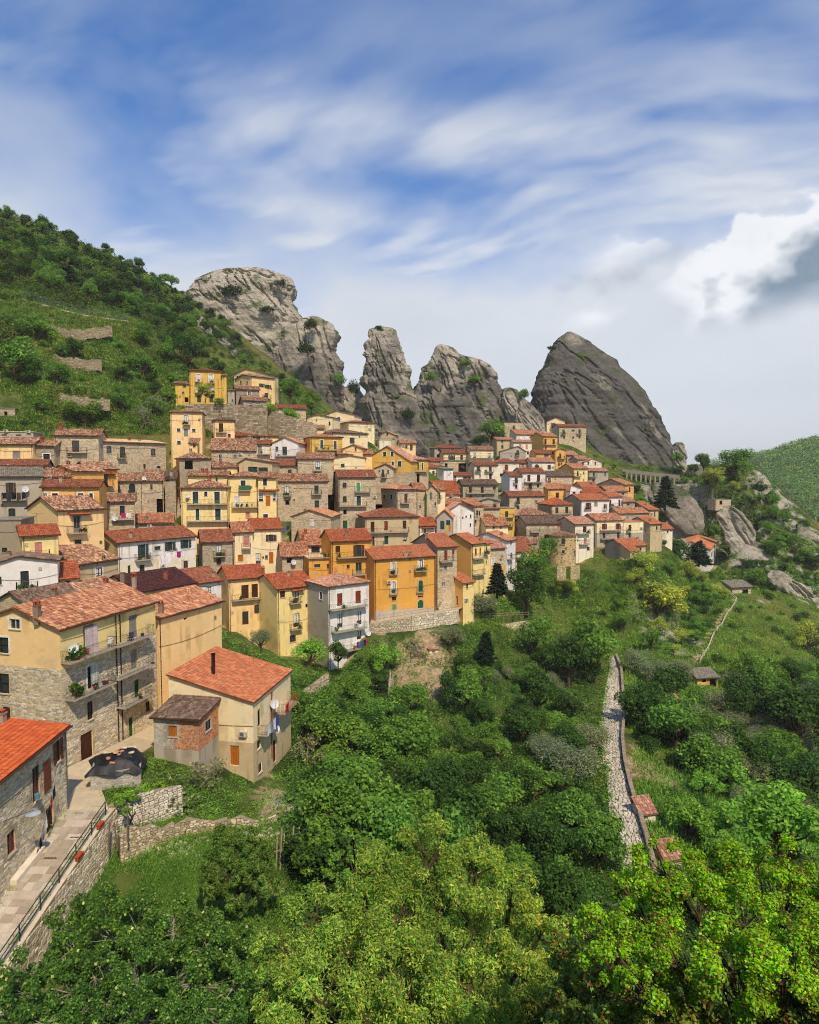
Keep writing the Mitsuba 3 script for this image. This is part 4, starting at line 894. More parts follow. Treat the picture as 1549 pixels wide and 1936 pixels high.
    H('G', 'white tall house with pink doors beside the round stone tower', 165, 26, (722, 994, 874, 1262), 8, 'p.4', 'v', 'p', 'Db 786 1012 814 1062;ci 793 1107 817 1156;wb 819 1180 840 1208', '755 1076 852;770 1164 845', lw='s', ch=[])
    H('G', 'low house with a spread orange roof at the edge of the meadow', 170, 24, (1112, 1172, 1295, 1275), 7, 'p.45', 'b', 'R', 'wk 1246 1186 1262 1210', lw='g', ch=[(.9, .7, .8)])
    H('G', 'tiny lean-to with an orange roof in front of the spread roof house', 164, 20, (1170, 1212, 1240, 1265), 4, 's.4', 'b', 'R', 'wk 1190 1225 1205 1245', ch=[])
    H('G', 'dark stone house with an orange brown roof beside the yellow tower', 178, 14, (242, 920, 520, 1080), 8, 'h.42', 'S', 'o', 'wk 280 960 300 990', ch=[])
    H('G', 'reddish roofed house behind the red front door', 153, 20, (240, 1160, 360, 1220), 6, 'p.5', 'y', 'm', '', ch=[])
    H('O', 'white house with a red roof alone on the meadow edge at right', 206, 62, (685, 1085, 728, 1222), 11, 'p.4', 'w', 'R', 'wyO 692 1105 706 1145;wy 694 1165 706 1200', rw=None, lw='w', ch=[(.2, .6, 1.2)])
def settle(calls):
    """Rows of houses stand behind one another: a house seen above another is moved back until it clears that one's rear wall."""
    rec = []
    for a, k in calls:
        fr, lab, d, ang, px, L = a[:6]
        ox, oy, sc = FR[fr]
        u0, v0, u1, vb = ox + px[0] / sc, oy + px[1] / sc, ox + px[2] / sc, oy + px[3] / sc
        if ang is None:
            c0 = P(u0, v0, d); r1 = ray(u1, oy + px[4] / sc); c1 = r1 * c0[2] / r1[2]
            ang_ = math.atan2(c1[1] - c0[1], c1[0] - c0[0])
        else: ang_ = math.radians(ang)
        rec.append(dict(u0=u0, u1=u1, v0=v0, vb=vb, d=d, a=ang_, L=L))
    order = sorted(range(len(rec)), key=lambda i: -rec[i]['vb'])
    for n, i in enumerate(order):
        A = rec[i]
        for j in order[:n]:
            B = rec[j]
            if B['vb'] - A['vb'] < 14: continue
            ov = min(A['u1'], B['u1']) - max(A['u0'], B['u0'])
            if ov < 0.15 * min(A['u1'] - A['u0'], B['u1'] - B['u0']): continue
            if A['vb'] + 45 < B['v0'] - 25: continue
            wB = (B['u1'] - B['u0']) / F * B['d']
            back = B['d'] + max(0, 0.45 * wB * math.sin(B['a'])) + 0.85 * B['L'] * math.cos(B['a'])
            wA = (A['u1'] - A['u0']) / F * A['d']
            front = A['d'] + min(0, wA * math.sin(A['a']))
            if front < back: A['d'] += min(back - front, 22)
    return [r['d'] for r in rec]


_calls, _build = [], H
H = lambda *a, **k: _calls.append((a, k))
village()
H = _build
for (a, k), d_ in zip(_calls, settle(_calls)):
    if d_ > a[2] + .1 and __import__('os').environ.get('DBG'): print(a[1], a[2], round(d_, 1))
    H(*a[:2], d_, *a[3:], **k)


# ---------------------------------------------------------------- stones, blocks and the near houses
def stones(parent, O, ex, ez, nn, x0, x1, z0, z1, holes=(), ht=(.13, .22), wd=(.22, .55), cols=('B9A888', 'A8987C', 'C8B99C', '9A8C74', 'CDBB95', 'B49B72'), proud=.035, nparts=300, name='stone', joint=.02, rough=1.0, mask=None, r=None, topf=None, xcut=None):
    """Courses of separate stones laid proud of a wall. The largest in the picture become parts, the rest one mesh."""
    r = r or np.random.default_rng(int(abs(O[0] * 7 + O[1] * 13)) + 5)
    ps = [Polygon(h).buffer(.03) for h in holes]
    out = []
    z = z0
    while z < z1 - .05:
        h = r.uniform(*ht); h = min(h, z1 - z)
        x = x0 - r.uniform(0, wd[0])
        while x < x1:
            w = r.uniform(*wd)
            a, b = max(x, x0), min(x + w, x1)
            x += w
            if b - a < .07: continue
            cx, cz = (a + b) / 2, z + h / 2
            if topf and z + h > topf(cx): continue
            if xcut and not xcut(cx, cz): continue
            rect = sbox(a, z, b, z + h)
            if any(p.intersects(rect) for p in ps): continue
            j = joint
            zz = z + r.normal(0, .012 * rough)
            q = np.array([[a + j, zz + j], [b - j, zz + j + r.normal(0, .012 * rough)], [b - j, zz + h - j + r.normal(0, .012 * rough)], [a + j, zz + h - j]]) + r.normal(0, .008 * rough, (4, 2))
            c_ = q.mean(0); pr = proud * r.uniform(.5, 1.4)
            qi = c_ + (q - c_) * .80
            v = np.vstack([O + q[:, :1] * ex + q[:, 1:] * ez - nn * .02, O + qi[:, :1] * ex + qi[:, 1:] * ez + nn * pr + r.normal(0, .006 * rough, (4, 1)) * nn])
            f = [[4, 5, 6, 7]] + [[i, (i + 1) % 4, 4 + (i + 1) % 4, 4 + i] for i in range(4)]
            f = np.array(f); f = np.vstack([f[:, [0, 1, 2]], f[:, [0, 2, 3]]])
            if np.dot(np.cross(ex, ez), nn) < 0: f = f[:, ::-1]
            col = lin(cols[int(r.integers(len(cols)))]) * r.normal(1, .10)
            out.append((v, f, col, np.linalg.norm(v.mean(0)), (b - a) * h))
        z += h
    if not out: return
    score = [o[4] / o[3] ** 2 for o in out]
    def seen(o):
        p = o[0].mean(0); u_ = CU + F * p[0] / p[1]
        return -5 < u_ < 1555
    order = sorted(range(len(out)), key=lambda i: -score[i] * (1 if seen(out[i]) else 1e-6))
    near = set(order[:nparts]) if nparts else set()
    m = MB()
    for i, o in enumerate(out):
        if i in near:
            put(name, (o[0], o[1], np.repeat(np.atleast_2d(o[2]), len(o[0]), 0)), 'm_matte', parent)
        else:
            m.add(o[0], o[1], o[2])
    if m.v: put('more_' + name, m, 'm_matte', parent, kind='stuff')


def cloth(name, p0, p1, drop, col, label, group=None, cols=None):
    """A piece of washing pegged along p0-p1 and hanging in loose folds."""
    p0, p1 = np.asarray(p0, float), np.asarray(p1, float)
    d = p1 - p0; n_ = np.array([-d[1], d[0], 0]); n_ /= np.linalg.norm(n_) + 1e-9
    nu, nv = 9, 6
    ph = rng.uniform(0, 6)
    v = []; c = []
    for j in range(nv):
        for i in range(nu):
            s_, t_ = i / (nu - 1), j / (nv - 1)
            k_ = 1 - .12 * t_ * math.sin(3 * s_ + ph)
            v.append(p0 + d * (.5 + (s_ - .5) * k_) - A3(0, 0, drop * t_ * (1 + .1 * math.sin(5 * s_ + ph))) + n_ * .06 * t_ * math.sin(9 * s_ + ph))
            c.append(lin(col if not cols else cols[i % len(cols)]))
    f = [[j * nu + i, j * nu + i + 1, (j + 1) * nu + i + 1, (j + 1) * nu + i] for j in range(nv - 1) for i in range(nu - 1)]
    m = MB().add(v, f, np.array(c))
    return put(name, m, 'm_matte', None, label, 'laundry', group, smooth=True)


EZ = A3(0, 0, 1)
# the big stone building with four balconies
b = H('D', 'big stone house with a cream top storey and long mottled tile roof at lower left', 57, None, (437, 497, 1140, 1392, 292), 9.6, 'p.34', 'y', 'O',
      'Dy 612 470 690 690;Dy 946 398 1006 580;dko 640 770 690 935;Dy 958 648 1006 800;Dg 985 872 1020 1012;wk 640 1030 682 1165;Db 592 1258 680 1462;Dg 945 1148 976 1290;wk 1070 1030 1100 1105;<wwo 70 428 146 502;<wko -60 560 62 676;<wk -70 825 66 970;<Db 18 1072 74 1170;<e 130 832 146 850;<e 298 840 314 856;e 428 832 440 850;e 1010 800 1020 812',
      '520 755 865 645;872 638 1140 545;548 1018 862 915;874 872 1140 775;918 1090 1125 988', low=(676, 's'), lw='p', ch=[(.02, .52, 1.7)], an=1, near=1, seg=3, sp=.25, bp=1.1, ext=3.5, dishes=[(505, 640, .45)])
k = b['k']
low_hole = lambda lst: [[(x0, z0), (x1, z0), (x1, z1), (x0, z1)] for x0, x1, z0, z1 in lst]
def px_rects(b, face, rects, fr):
    ox, oy, sc = FR[fr]; out = []
    O_, ex, nn_ = face
    for a0, b0, a1, b1 in rects:
        um, vm = (a0 + a1) / 2, (b0 + b1) / 2
        x0, x1 = sorted(((b['hit'](u, vm, 0, O_, nn_) - O_) @ ex) for u in (a0, a1))
        out.append((x0 - .1, x1 + .1, b['hit'](um, b1, 0, O_, nn_)[2] - .1, b['hit'](um, b0, 0, O_, nn_)[2] + .1))
    return low_hole(out)
zs_ = b['hit'](788, 676)[2]
hf = px_rects(b, (b['O'], b['t'], b['n']), [(640, 770, 690, 935), (958, 648, 1006, 800), (985, 872, 1020, 1012), (640, 1030, 682, 1165), (592, 1258, 680, 1462), (945, 1148, 976, 1290), (1070, 1030, 1100, 1105)], 'D')
ST = ('D0C7B2', 'C0B6A0', 'DAD2C0', 'B2A892', 'D4C8A8', 'C8BA98')
stones(k + '__lower_wall', b['O'], b['t'], EZ, b['n'], 0, b['W'], b['zl'] - 2.5, zs_, hf, ht=(.14, .26), wd=(.28, .7), nparts=150, cols=ST)
fl = (b['O'], -b['n'], -b['t'])
hl = px_rects(b, fl, [(-60, 560, 62, 676), (-70, 825, 66, 970), (18, 1072, 74, 1170)], 'D')
stones(k + '__lower_wall', b['O'], -b['n'], EZ, -b['t'], 0, b['L'], b['zl'] - 2.5, zs_, hl, ht=(.14, .26), wd=(.28, .7), nparts=150, cols=ST)
for s_ in (.53, .575):
    put('drainpipe', MB().bar(b['E'](b['W'] * s_, -.09, b['zl'] - .5), b['E'](b['W'] * s_, -.09, b['ze'] - .1), .06, '3E2A22', 6), 'm_paint', k)
E_ = b['E']
zc = b['hit'](650, 480)[2]
cloth('door_curtain', E_(b['W'] * .21, -.16, zc), E_(b['W'] * .33, -.16, zc), 2.7, 'D8C8CC', 'white and red striped curtain over the top balcony door of the big stone house', None, ['DCD6D6', 'A86870', 'DCD6D6', 'C8B8C4'])
zc = b['hit'](660, 765)[2]
cloth('door_curtain', E_(b['W'] * .255, -.16, zc), E_(b['W'] * .34, -.16, zc), 2.2, 'C8B4BC', 'knotted striped curtain on the middle balcony door below the long curtain', None, ['CFC6CA', '94606C', 'CFC6CA'])
# furniture and pots on these balconies
for (u, v, kind, col, lab) in ((582, 715, 'pot', 'A0522F', 'leafy plant in a pot at the left end of the top left balcony'), (535, 735, 'pot', '5A3428', 'dark flower pot at the corner of the top left balcony'), (780, 640, 'chair', 'D8D8D6', 'white plastic chair on the top left balcony'), (932, 600, 'chair', '24345A', 'blue chair on the top right balcony'),
                               (580, 1000, 'pot', 'A84A2A', 'long terracotta planter on the middle left balcony'), (560, 975, 'pot', '8A4028', 'terracotta pot with flowers at the left corner of the middle balcony'), (784, 905, 'bucket', 'A81E20', 'red bucket on the middle left balcony'), (762, 905, 'bucket', '3A4256', 'dark blue bucket beside the red bucket'), (1115, 770, 'bucket', '2A3A3A', 'dark planter at the far end of the second right balcony'),
                               (1042, 555, 'bucket', '3A3E40', 'small dark tub on the top right balcony')):
    p_ = b['hit'](u, v, .55); m = MB()
    if kind == 'pot':
        m.bar(p_, p_ + EZ * .35, .16, col, 8, .22)
        pk_ = put('flower_pot', m, 'm_matte', None, lab, 'flower pot'); m = MB()
        n0 = 60
        for _ in range(n0):
            lp = p_ + EZ * .6 + rng.normal(0, 1, 3) * [.22, .22, .22]; s_ = rng.normal(0, .07, (2, 3))
            m.quad(lp - s_[0] - s_[1], lp + s_[0] - s_[1], lp + s_[0] + s_[1], lp - s_[0] + s_[1], lin('4F7A2E') * rng.uniform(.5, 1.3))
        put('foliage', m, 'm_leaf', pk_, kind='stuff')
    elif kind == 'chair':
        for x, y in ((0, 0), (.42, 0), (0, .42), (.42, .42)): m.bar(p_ + A3(x, y, 0), p_ + A3(x, y, .42), .025, col)
        m.box(p_ + A3(-.03, -.03, .42), A3(.48, 0, 0), A3(0, .48, 0), A3(0, 0, .04), col).box(p_ + A3(-.03, .42, .46), A3(.48, 0, 0), A3(0, .04, .02), A3(0, .08, .42), col)
        m.bar(p_ + A3(-.03, 0, .64), p_ + A3(-.03, .45, .64), .02, col).bar(p_ + A3(.45, 0, .64), p_ + A3(.45, .45, .64), .02, col)
        put('chair', m, 'm_paint', None, lab, 'chair')
    else:
        m.bar(p_, p_ + EZ * .34, .13, col, 10, .18); put('bucket', m, 'm_paint', None, lab, 'bucket')

# corner house with the flame orange roof
d0 = 36.2
h1 = H('I', 'stone house with a flame orange roof in the bottom left corner', d0, None, (-439, 1022, 660, 1850, 150), 7, 's.13', 's', 'F',
       'pr 545 305 590 520;wr 318 560 388 905;Db 452 950 524 1300;wr 70 1195 150 1415', '', ch=[(.93, .62, 1.1)], near=1, seg=2, sp=.30, ext=3, ov=.3)
k = h1['k']
hh = px_rects(h1, (h1['O'], h1['t'], h1['n']), [(525, 290, 645, 540), (300, 540, 400, 920), (445, 940, 530, 1310), (60, 1180, 160, 1430)], 'I')
stones(k + '__wall', h1['O'], h1['t'], EZ, h1['n'], 0, h1['W'], h1['zl'] - 1.5, h1['ze'] - .12, hh, ht=(.10, .19), wd=(.2, .55), nparts=300, proud=.03, cols=ST)
q = h1['hit'](430, 520, 0); E_ = h1['E']
sx = (q - h1['O']) @ h1['t']; z1, z0 = h1['hit'](430, 520)[2], h1['hit'](430, 830)[2]
m = MB()
for i in range(12): m.box(E_(sx - .2, -.05, z0 + (z1 - z0) * i / 12), h1['t'] * .95, h1['n'] * .04, EZ * ((z1 - z0) / 12 - .02), lin('8A4030') * (.9 + .2 * (i % 2)))
put('shutter', m, 'm_paint', k)
put('drainpipe', MB().bar(E_(h1['W'] - .1, -.1, h1['zl'] - .5), E_(h1['W'] - .1, -.1, h1['ze'] - .2), .05, '5A6468', 6), 'm_paint', k)
put('gutter', MB().bar(E_(0, -.4, h1['ze'] - .1), E_(h1['W'] + .3, -.4, h1['ze'] - .1), .07, '4E3A30', 6), 'm_paint', k)
# lamp on a wall bracket
lp = h1['hit'](20, 1105); le = lp + h1['n'] * 1.3 + h1['t'] * 1.2
m = MB().bar(lp, le + EZ * .1, .025, '4A5258').bar(le + EZ * .1, le + EZ * .35, .02, '4A5258')
lk = put('street_lamp', m, 'm_paint', None, 'disc shaded street lamp on a bracket at the corner house wall', 'street lamp')
an_ = np.arange(14) * 2 * np.pi / 14
v = np.vstack([[le], le + .45 * np.stack([np.cos(an_), np.sin(an_), -.25 + 0 * an_], 1)])
put('lamp_shade', MB().add(v, [[0, 1 + i, 1 + (i + 1) % 14] for i in range(14)], 'B8C4D0'), 'm_paint', lk)
# washing line down the corner house wall
ra, rb = h1['hit'](545, 690, .5), h1['hit'](350, 1440, .5)
put('washing_line', MB().bar(ra, rb, .012, '55524E', 3), 'm_paint', None, 'washing line strung along the wall of the corner house', 'washing line')
for i, (c_, lab) in enumerate((('1E2436', 'navy shirt topmost on the washing line of the corner house'), ('A01E28', 'red top on the washing line of the corner house'), ('20222C', 'black trousers beside the red top on the washing line'), ('C8CCD4', 'pale towel in the middle of the steep washing line'), ('8A90A8', 'grey blue shirt below the pale towel'), ('2A2E3A', 'dark sweater near the lower end of the washing line'), ('14161C', 'black cloth lowest on the washing line'))):
    a_ = ra + (rb - ra) * (.06 + .135 * i); b_ = ra + (rb - ra) * (.15 + .135 * i)
    cloth('garment', a_, b_, .8 if i != 6 else 1.2, c_, lab)
bk_ = h1['hit'](365, 880, .35)
put('bucket', MB().bar(bk_, bk_ + EZ * .35, .16, '6A94A4', 9, .2), 'm_paint', None, 'pale blue bucket hung at the window of the corner house', 'bucket')

# the paved lane with its railing and retaining wall
zp = lambda y: -25.5 - .16 * np.maximum(48 - y, 0) - .055 * np.maximum(y - 48, 0)
wx = lambda y: h1['O'][0] + h1['t'][0] * (y - h1['O'][1]) / h1['t'][1]
rxr = lambda y: -22.65 + 0 * y
TERRACE = [((-24.5, 15), (-24.5, 48), zp(15) - 3.6, zp(48) - 3.2, 1.0), ((-27, 52), (-26.5, 70), -25.9, -26.9, 2.0), ((-15, 36), (-13, 52), -28.6, -28.5, 5.5), ((-20.5, 24), (-20.5, 46), -31.2, -29.4, 1.2)]
_tz = P(1063, 1068, 163.0); TERRACE.append(((_tz[0] - 4, _tz[1] - 1), (_tz[0] + 4, _tz[1] - 1), _tz[2], _tz[2], 3.5))
ys = np.arange(24, 48.6, .9)
m = MB()
for a_, b_ in zip(ys[:-1], ys[1:]):
    m.quad([wx(a_), a_, zp(a_)], [rxr(a_), a_, zp(a_)], [rxr(b_), b_, zp(b_)], [wx(b_), b_, zp(b_)], 'CDBFA4')
tag(put('path', m, 'm_matte'), 'paved lane between the corner house and the railing', None, None, 'structure')
single, more = [], MB()
yy = 24.0; row = 0
while yy < 48.2:
    h_ = rng.uniform(.55, .8); x_ = wx(yy) + .02; 
    while x_ < rxr(yy) - .1:
        w_ = min(rng.uniform(.5, 1.0), rxr(yy) - x_)
        if w_ > .12:
            g = .015
            P4 = [(x_ + g, yy + g), (x_ + w_ - g, yy + g), (x_ + w_ - g, yy + h_ - g), (x_ + g, yy + h_ - g)]
            t_ = rng.uniform(.012, .03)
            vv = np.array([[a, b_, zp(b_) - .02] for a, b_ in P4] + [[a, b_, zp(b_) + t_] for a, b_ in P4])
            ff = np.array([[4, 5, 6, 7]] + [[i, (i + 1) % 4, 4 + (i + 1) % 4, 4 + i] for i in range(4)])
            c_ = np.repeat(np.atleast_2d(lin(['B8AD9A', 'A89C88', 'BCB19E', 'A09480', 'C4BAAA', '9A927C'][int(rng.integers(5))]) * rng.normal(1, .05)), 8, 0)
            put('slab', (vv, np.vstack([ff[:, [0, 1, 2]], ff[:, [0, 2, 3]]]), c_), 'm_matte', 'path')
        x_ += w_
    yy += h_
# lane surface on past the big stone house
q0, q1 = b['O'], b['O'] + b['t'] * b['W']
m = MB()
L0 = [A3(wx(48.5), 48.5, -25.5), A3(q0[0] + .02, q0[1] - 1, -25.95), A3(q1[0], q1[1], -26.75), A3(q1[0] + .3, q1[1] + 6, -26.9)]
R0 = [A3(-22.65, 48.5, -25.5), A3(q0[0] + 4.2, q0[1] - 2.5, -25.95), A3(q1[0] + 3.0, q1[1] - 1, -26.75), A3(q1[0] + 2.6, q1[1] + 5, -26.9)]
for i in range(3):
    for j in range(6):
        f0, f1 = j / 6, (j + 1) / 6
        l0, l1, r0, r1 = L0[i] + (L0[i + 1] - L0[i]) * f0, L0[i] + (L0[i + 1] - L0[i]) * f1, R0[i] + (R0[i + 1] - R0[i]) * f0, R0[i] + (R0[i + 1] - R0[i]) * f1
        m.quad(l0, r0, r1, l1, lin('C6B799') * rng.uniform(.92, 1.05))
        m.quad(r0, r0 - EZ * 3, r1 - EZ * 3, r1, 'A89878')
tag(put('street', m, 'm_matte'), 'stone paved street in front of the big stone house', None, None, 'structure')
for (y0, x0, c_, lab) in ((45.6, -24.1, '5A4030', 'rusty square grate in the lane near the railing'), (43.6, -24.9, '3A3E40', 'dark square grate in the lane by the house wall')):
    m = MB()
    for i in range(7): m.box([x0 + i * .12, y0, zp(y0) + .03], A3(.07, 0, 0), A3(0, .8, -.128), EZ * .02, c_)
    m.box([x0 - .05, y0 - .05, zp(y0) + .02], A3(.9, 0, 0), A3(0, .9, -.14), EZ * .012, lin(c_) * .5)
    put('grate', m, 'm_matte', None, lab, 'grate')
m = MB().box([wx(43.5) + .05, 41.2, zp(41.2) - .1], A3(.5, 0, 0), A3(.1, 3.2, .5), EZ * .45, 'DCD2BE')
put('stone_bench', m, 'm_matte', None, 'pale stone ledge along the corner house wall', 'bench')
rk = thing('railing', 'dark metal railing along the outer edge of the lane', 'railing')
ys = np.arange(26.0, 49, 2.2)
for y_ in ys:
    put('post', MB().bar([-22.72, y_, zp(y_) - .1], [-22.72, y_, zp(y_) + 1.05], .045, '35484C', 6), 'm_paint', rk)
for hgt in (.35, .65, 1.03):
    m = MB()
    for a_, b_ in zip(ys[:-1], ys[1:]): m.bar([-22.72, a_, zp(a_) + hgt], [-22.72, b_, zp(b_) + hgt], .028 if hgt < 1 else .036, '35484C', 6)
    put('rail', m, 'm_paint', rk)
for y_, lab in ((43.2, 'terracotta planter hung low on the lane railing'), (46.3, 'terracotta planter hung near the upper end of the lane railing')):
    m = MB().box([-22.6, y_, zp(y_) + .1], A3(.24, 0, 0), A3(0, .7, 0), EZ * .26, 'A8452A').box([-22.63, y_ - .03, zp(y_) + .36], A3(.30, 0, 0), A3(0, .76, 0), EZ * .04, 'B5502F')
    put('planter', m, 'm_matte', None, lab, 'planter')
rw_ = thing('retaining_wall', 'rough stone retaining wall holding up the lane above the garden', 'wall')
m = MB()
for a_, b_ in zip(np.arange(22, 49, 1.5), np.arange(23.5, 50.5, 1.5)):
    b_ = min(b_, 49.4)
    m.quad([-22.45, a_, zp(a_) - 5], [-22.45, b_, zp(b_) - 5], [-22.45, b_, zp(b_) + .05], [-22.45, a_, zp(a_) + .05], 'A3967C')
    m.quad([-22.45, a_, zp(a_) + .05], [-22.45, b_, zp(b_) + .05], [-22.85, b_, zp(b_) + .05], [-22.85, a_, zp(a_) + .05], 'CFC2A8')
m.quad([-22.45, 49.4, -31], [-24.5, 49.4, -31], [-24.5, 49.4, -25.5], [-22.45, 49.4, -25.5], 'A3967C')
put('core', m, 'm_matte', rw_)
stones(rw_, A3(-22.45, 0, 0), A3(0, 1, 0), EZ, A3(1, 0, 0), 22, 49.3, -31.5, -25.5, (), ht=(.16, .3), wd=(.25, .6), cols=('D8CCB2', 'C9BB9E', 'E0D6C2', 'B5A88C', 'CBBD9C'), nparts=300, proud=.05, xcut=lambda x, z: z < zp(x) - .1)

# cream terrace house, brown roofed house and their neighbours
H('X', 'blank cream house with a salmon tile roof beyond the big stone house', 71.5, None, (299.5, 1167, 419, 1270, 1135), 4.2, 's.36', 'p', 'O', 'e 348 1168 354 1172', '', low=(1232, 'p'), pipes=1, ch=[(.12, .2, 1.5)], ext=4, sp=.25)
H('X', 'yellow house under a dark brown sheet roof with tall flues', 84, None, (258, 1119, 369, 1165, 1101), 9.5, 'p.36', 'p', 'b', 'cb 347 1113 359 1132;cb 286 1128 297 1145', '', ch=[(.07, .25, 2.2), (.0, .55, 2.2), (.63, .45, 1.5)], ext=6, sp=.30, pipes=1)
H('C', 'white house with a weathered red roof beside the dark brown roof', 94, 46, (268, 939, 458, 1075), 8, 'p.4', 'w', 'm', 'wyn 284 980 311 1028;wyn 351 967 386 1024', '', ch=[(.8, .3, .9)], ext=8)
H('D', 'crumbling stone house with a mossy grey tile roof behind the big stone house', 73, None, (215, 332, 600, 372, 262), 6.5, 'p.42', 's', 'n', '', '', ch=[(.55, .35, 1.1)], ext=6)
H('D', 'house with a red brown tile roof between the mossy roof and the dark brown roof', 79, None, (612, 262, 888, 300, 190), 6, 'p.42', 'b', 'o', '', '', ch=[(.8, .5, .8)], ext=6)
# the square house with the panelled red roof in the middle foreground
r_ = H('H', 'square cream house with a panelled red roof standing alone above the gully', 65, -10, (266, 292, 880, 950, 488), 10.5, 'x', 'c', 'R',
       'Do 716 812 784 958;>Dk 920 545 941 668;>Db 1032 770 1054 935;>wk 915 770 940 835;>wb 1022 420 1034 480;>wk 925 940 950 1010', '', low=(772, 'b'), lw='c', ch=[], ext=4, sp=.33, near=1, ov=.25)
k = r_['k']; E_ = r_['E']
put('flue', MB().bar(E_(r_['W'] * .36, 3.2, r_['ze'] - 1.2), E_(r_['W'] * .36, 3.2, r_['ze'] + 1.3), .19, '3A2622', 8).bar(E_(r_['W'] * .36, 3.2, r_['ze'] + 1.3), E_(r_['W'] * .36, 3.2, r_['ze'] + 1.42), .25, '2A1C1A', 8), 'm_matte', k)
Wd = r_['W']
put('drainpipe', MB().bar(E_(Wd + .08, 4.6, r_['zl'] - 1), E_(Wd + .08, 4.6, r_['ze'] - 2.8), .06, 'A0522A', 6), 'm_paint', k)
Rn = r_['t']; inn_ = -r_['n']
def side_balcony(y0, y1, z_, col, prd=1.0):
    o = E_(Wd, y0, z_)
    bk = put('balcony', MB().box(o, Rn * prd, inn_ * (y1 - y0), EZ * .14, 'B0A590'), 'm_matte', k)
    m = MB(); railing(m, [o + EZ * .14, o + Rn * prd + EZ * .14, o + Rn * prd + inn_ * (y1 - y0) + EZ * .14, o + inn_ * (y1 - y0) + EZ * .14], 0, 1.0, col, .14, .013)
    put('railing', m, 'm_paint', bk)
    return o, prd
hitR = lambda u, v, off=0: r_['hit'](u, v, off, E_(Wd, 0, 0), Rn)
zb1 = hitR(935, 762, .5)[2]; o1, pr1 = side_balcony(1.0, 4.2, zb1, '3A3632')
zb2 = hitR(1060, 600, .5)[2]; o2, pr2 = side_balcony(5.6, 9.6, zb2, 'A8522A', 1.2)
for i, (c_, y0, y1, lab) in enumerate((('C8CCD6', 1.1, 1.8, 'pale shirt hung first on the balcony of the red roofed house'), ('8A8EA0', 1.9, 2.5, 'grey shirt hung beside the pale shirt on the near balcony'), ('D8DAE2', 2.6, 3.3, 'white sheet hung on the near balcony of the red roofed house'), ('4A4C9A', 3.4, 4.1, 'blue violet towel at the far end of the near balcony'))):
    cloth('garment', E_(Wd + pr1 + .05, y0, zb1 + 1.15), E_(Wd + pr1 + .05, y1, zb1 + 1.15), 1.1, c_, lab)
cloth('garment', E_(Wd + pr2 + .05, 5.7, zb2 + 1.0), E_(Wd + pr2 + .05, 6.6, zb2 + 1.0), .9, 'B01A22', 'bright red cloth hung over the rust coloured balcony rail')
dish(k, hitR(1010, 505), Rn, .5); dish(k, hitR(1022, 690), Rn, .42)
# brick lean-to beside it
s_ = H('H', 'brick and grey block shed with a brown tile roof against the square house', 60.5, -10, (155, 598, 484, 868), 4.0, 's.15', 'g', 'n', 'co 264 668 328 748;>wk 536 625 578 700', '', nm='shed', ch=[], ext=3.5, sp=.28, near=1, seg=3, ov=.25)
k = s_['k']
hs = px_rects(s_, (s_['O'], s_['t'], s_['n']), [(264, 668, 328, 748)], 'H'); W_ = s_['W']
zq = s_['hit'](320, 838)[2]
stones(k + '__wall', s_['O'], s_['t'], EZ, s_['n'], 0, W_, zq, s_['ze'] - .1, hs, ht=(.2, .2), wd=(.4, .4), cols=('B4AFA2', 'A8A396', 'BEB8AA'), proud=.012, nparts=90, name='block', joint=.012, rough=.3, xcut=lambda x, z: x < W_ * (.46 if z < zq + 1.9 else .52))
stones(k + '__wall', s_['O'], s_['t'], EZ, s_['n'], 0, W_, zq, s_['ze'] - .1, hs, ht=(.13, .13), wd=(.27, .27), cols=('C07A48', 'B56A3C', 'CC8A58', 'A85E36'), proud=.015, nparts=120, name='brick', joint=.01, rough=.4, xcut=lambda x, z: x >= W_ * (.46 if z < zq + 1.9 else .52))
fr_ = (s_['E'](W_, 0, 0), -s_['n'], s_['t'])
hs2 = px_rects(s_, fr_, [(536, 625, 578, 700)], 'H')
stones(k + '__wall', fr_[0], fr_[1], EZ, fr_[2], 0, 4.0, zq, s_['ze'] + .4, hs2, ht=(.13, .13), wd=(.27, .27), cols=('C07A48', 'B56A3C', 'CC8A58', 'A85E36'), proud=.015, nparts=120, name='brick', joint=.01, rough=.4, topf=lambda x: s_['ze'] + .15 * x - .05)
# edges of the cobbled mule path across the gully floor, and the levelled ground under it
EDL = [(1196, 1665), (1166, 1613), (1153, 1552), (1148, 1485), (1140, 1442), (1134, 1378), (1139, 1340), (1144, 1303), (1153, 1262), (1150, 1240)]
EDR = [(1234, 1650), (1219, 1590), (1208, 1552), (1191, 1500), (1178, 1442), (1174, 1400), (1178, 1349), (1175, 1303), (1173, 1270), (1163, 1240)]
onz = lambda u, v, z: (lambda r: r * (z / r[2]))(ray(u, v))
PZ = -38.0
pl_, pr_ = np.array([onz(u, v, PZ) for u, v in EDL]), np.array([onz(u, v, PZ) for u, v in EDR])
for a_, b_ in zip((pl_[:-1] + pr_[:-1]) / 2, (pl_[1:] + pr_[1:]) / 2):
    TERRACE.append(((a_[0], a_[1]), (b_[0], b_[1]), PZ - .45, PZ - .45, 2.6))

_a, _b = P(690, 1200, 110.2), P(862, 1182, 115.4)
TERRACE.append(((_a[0], _a[1]), (_b[0], _b[1]), _a[2], _b[2], 1.6))
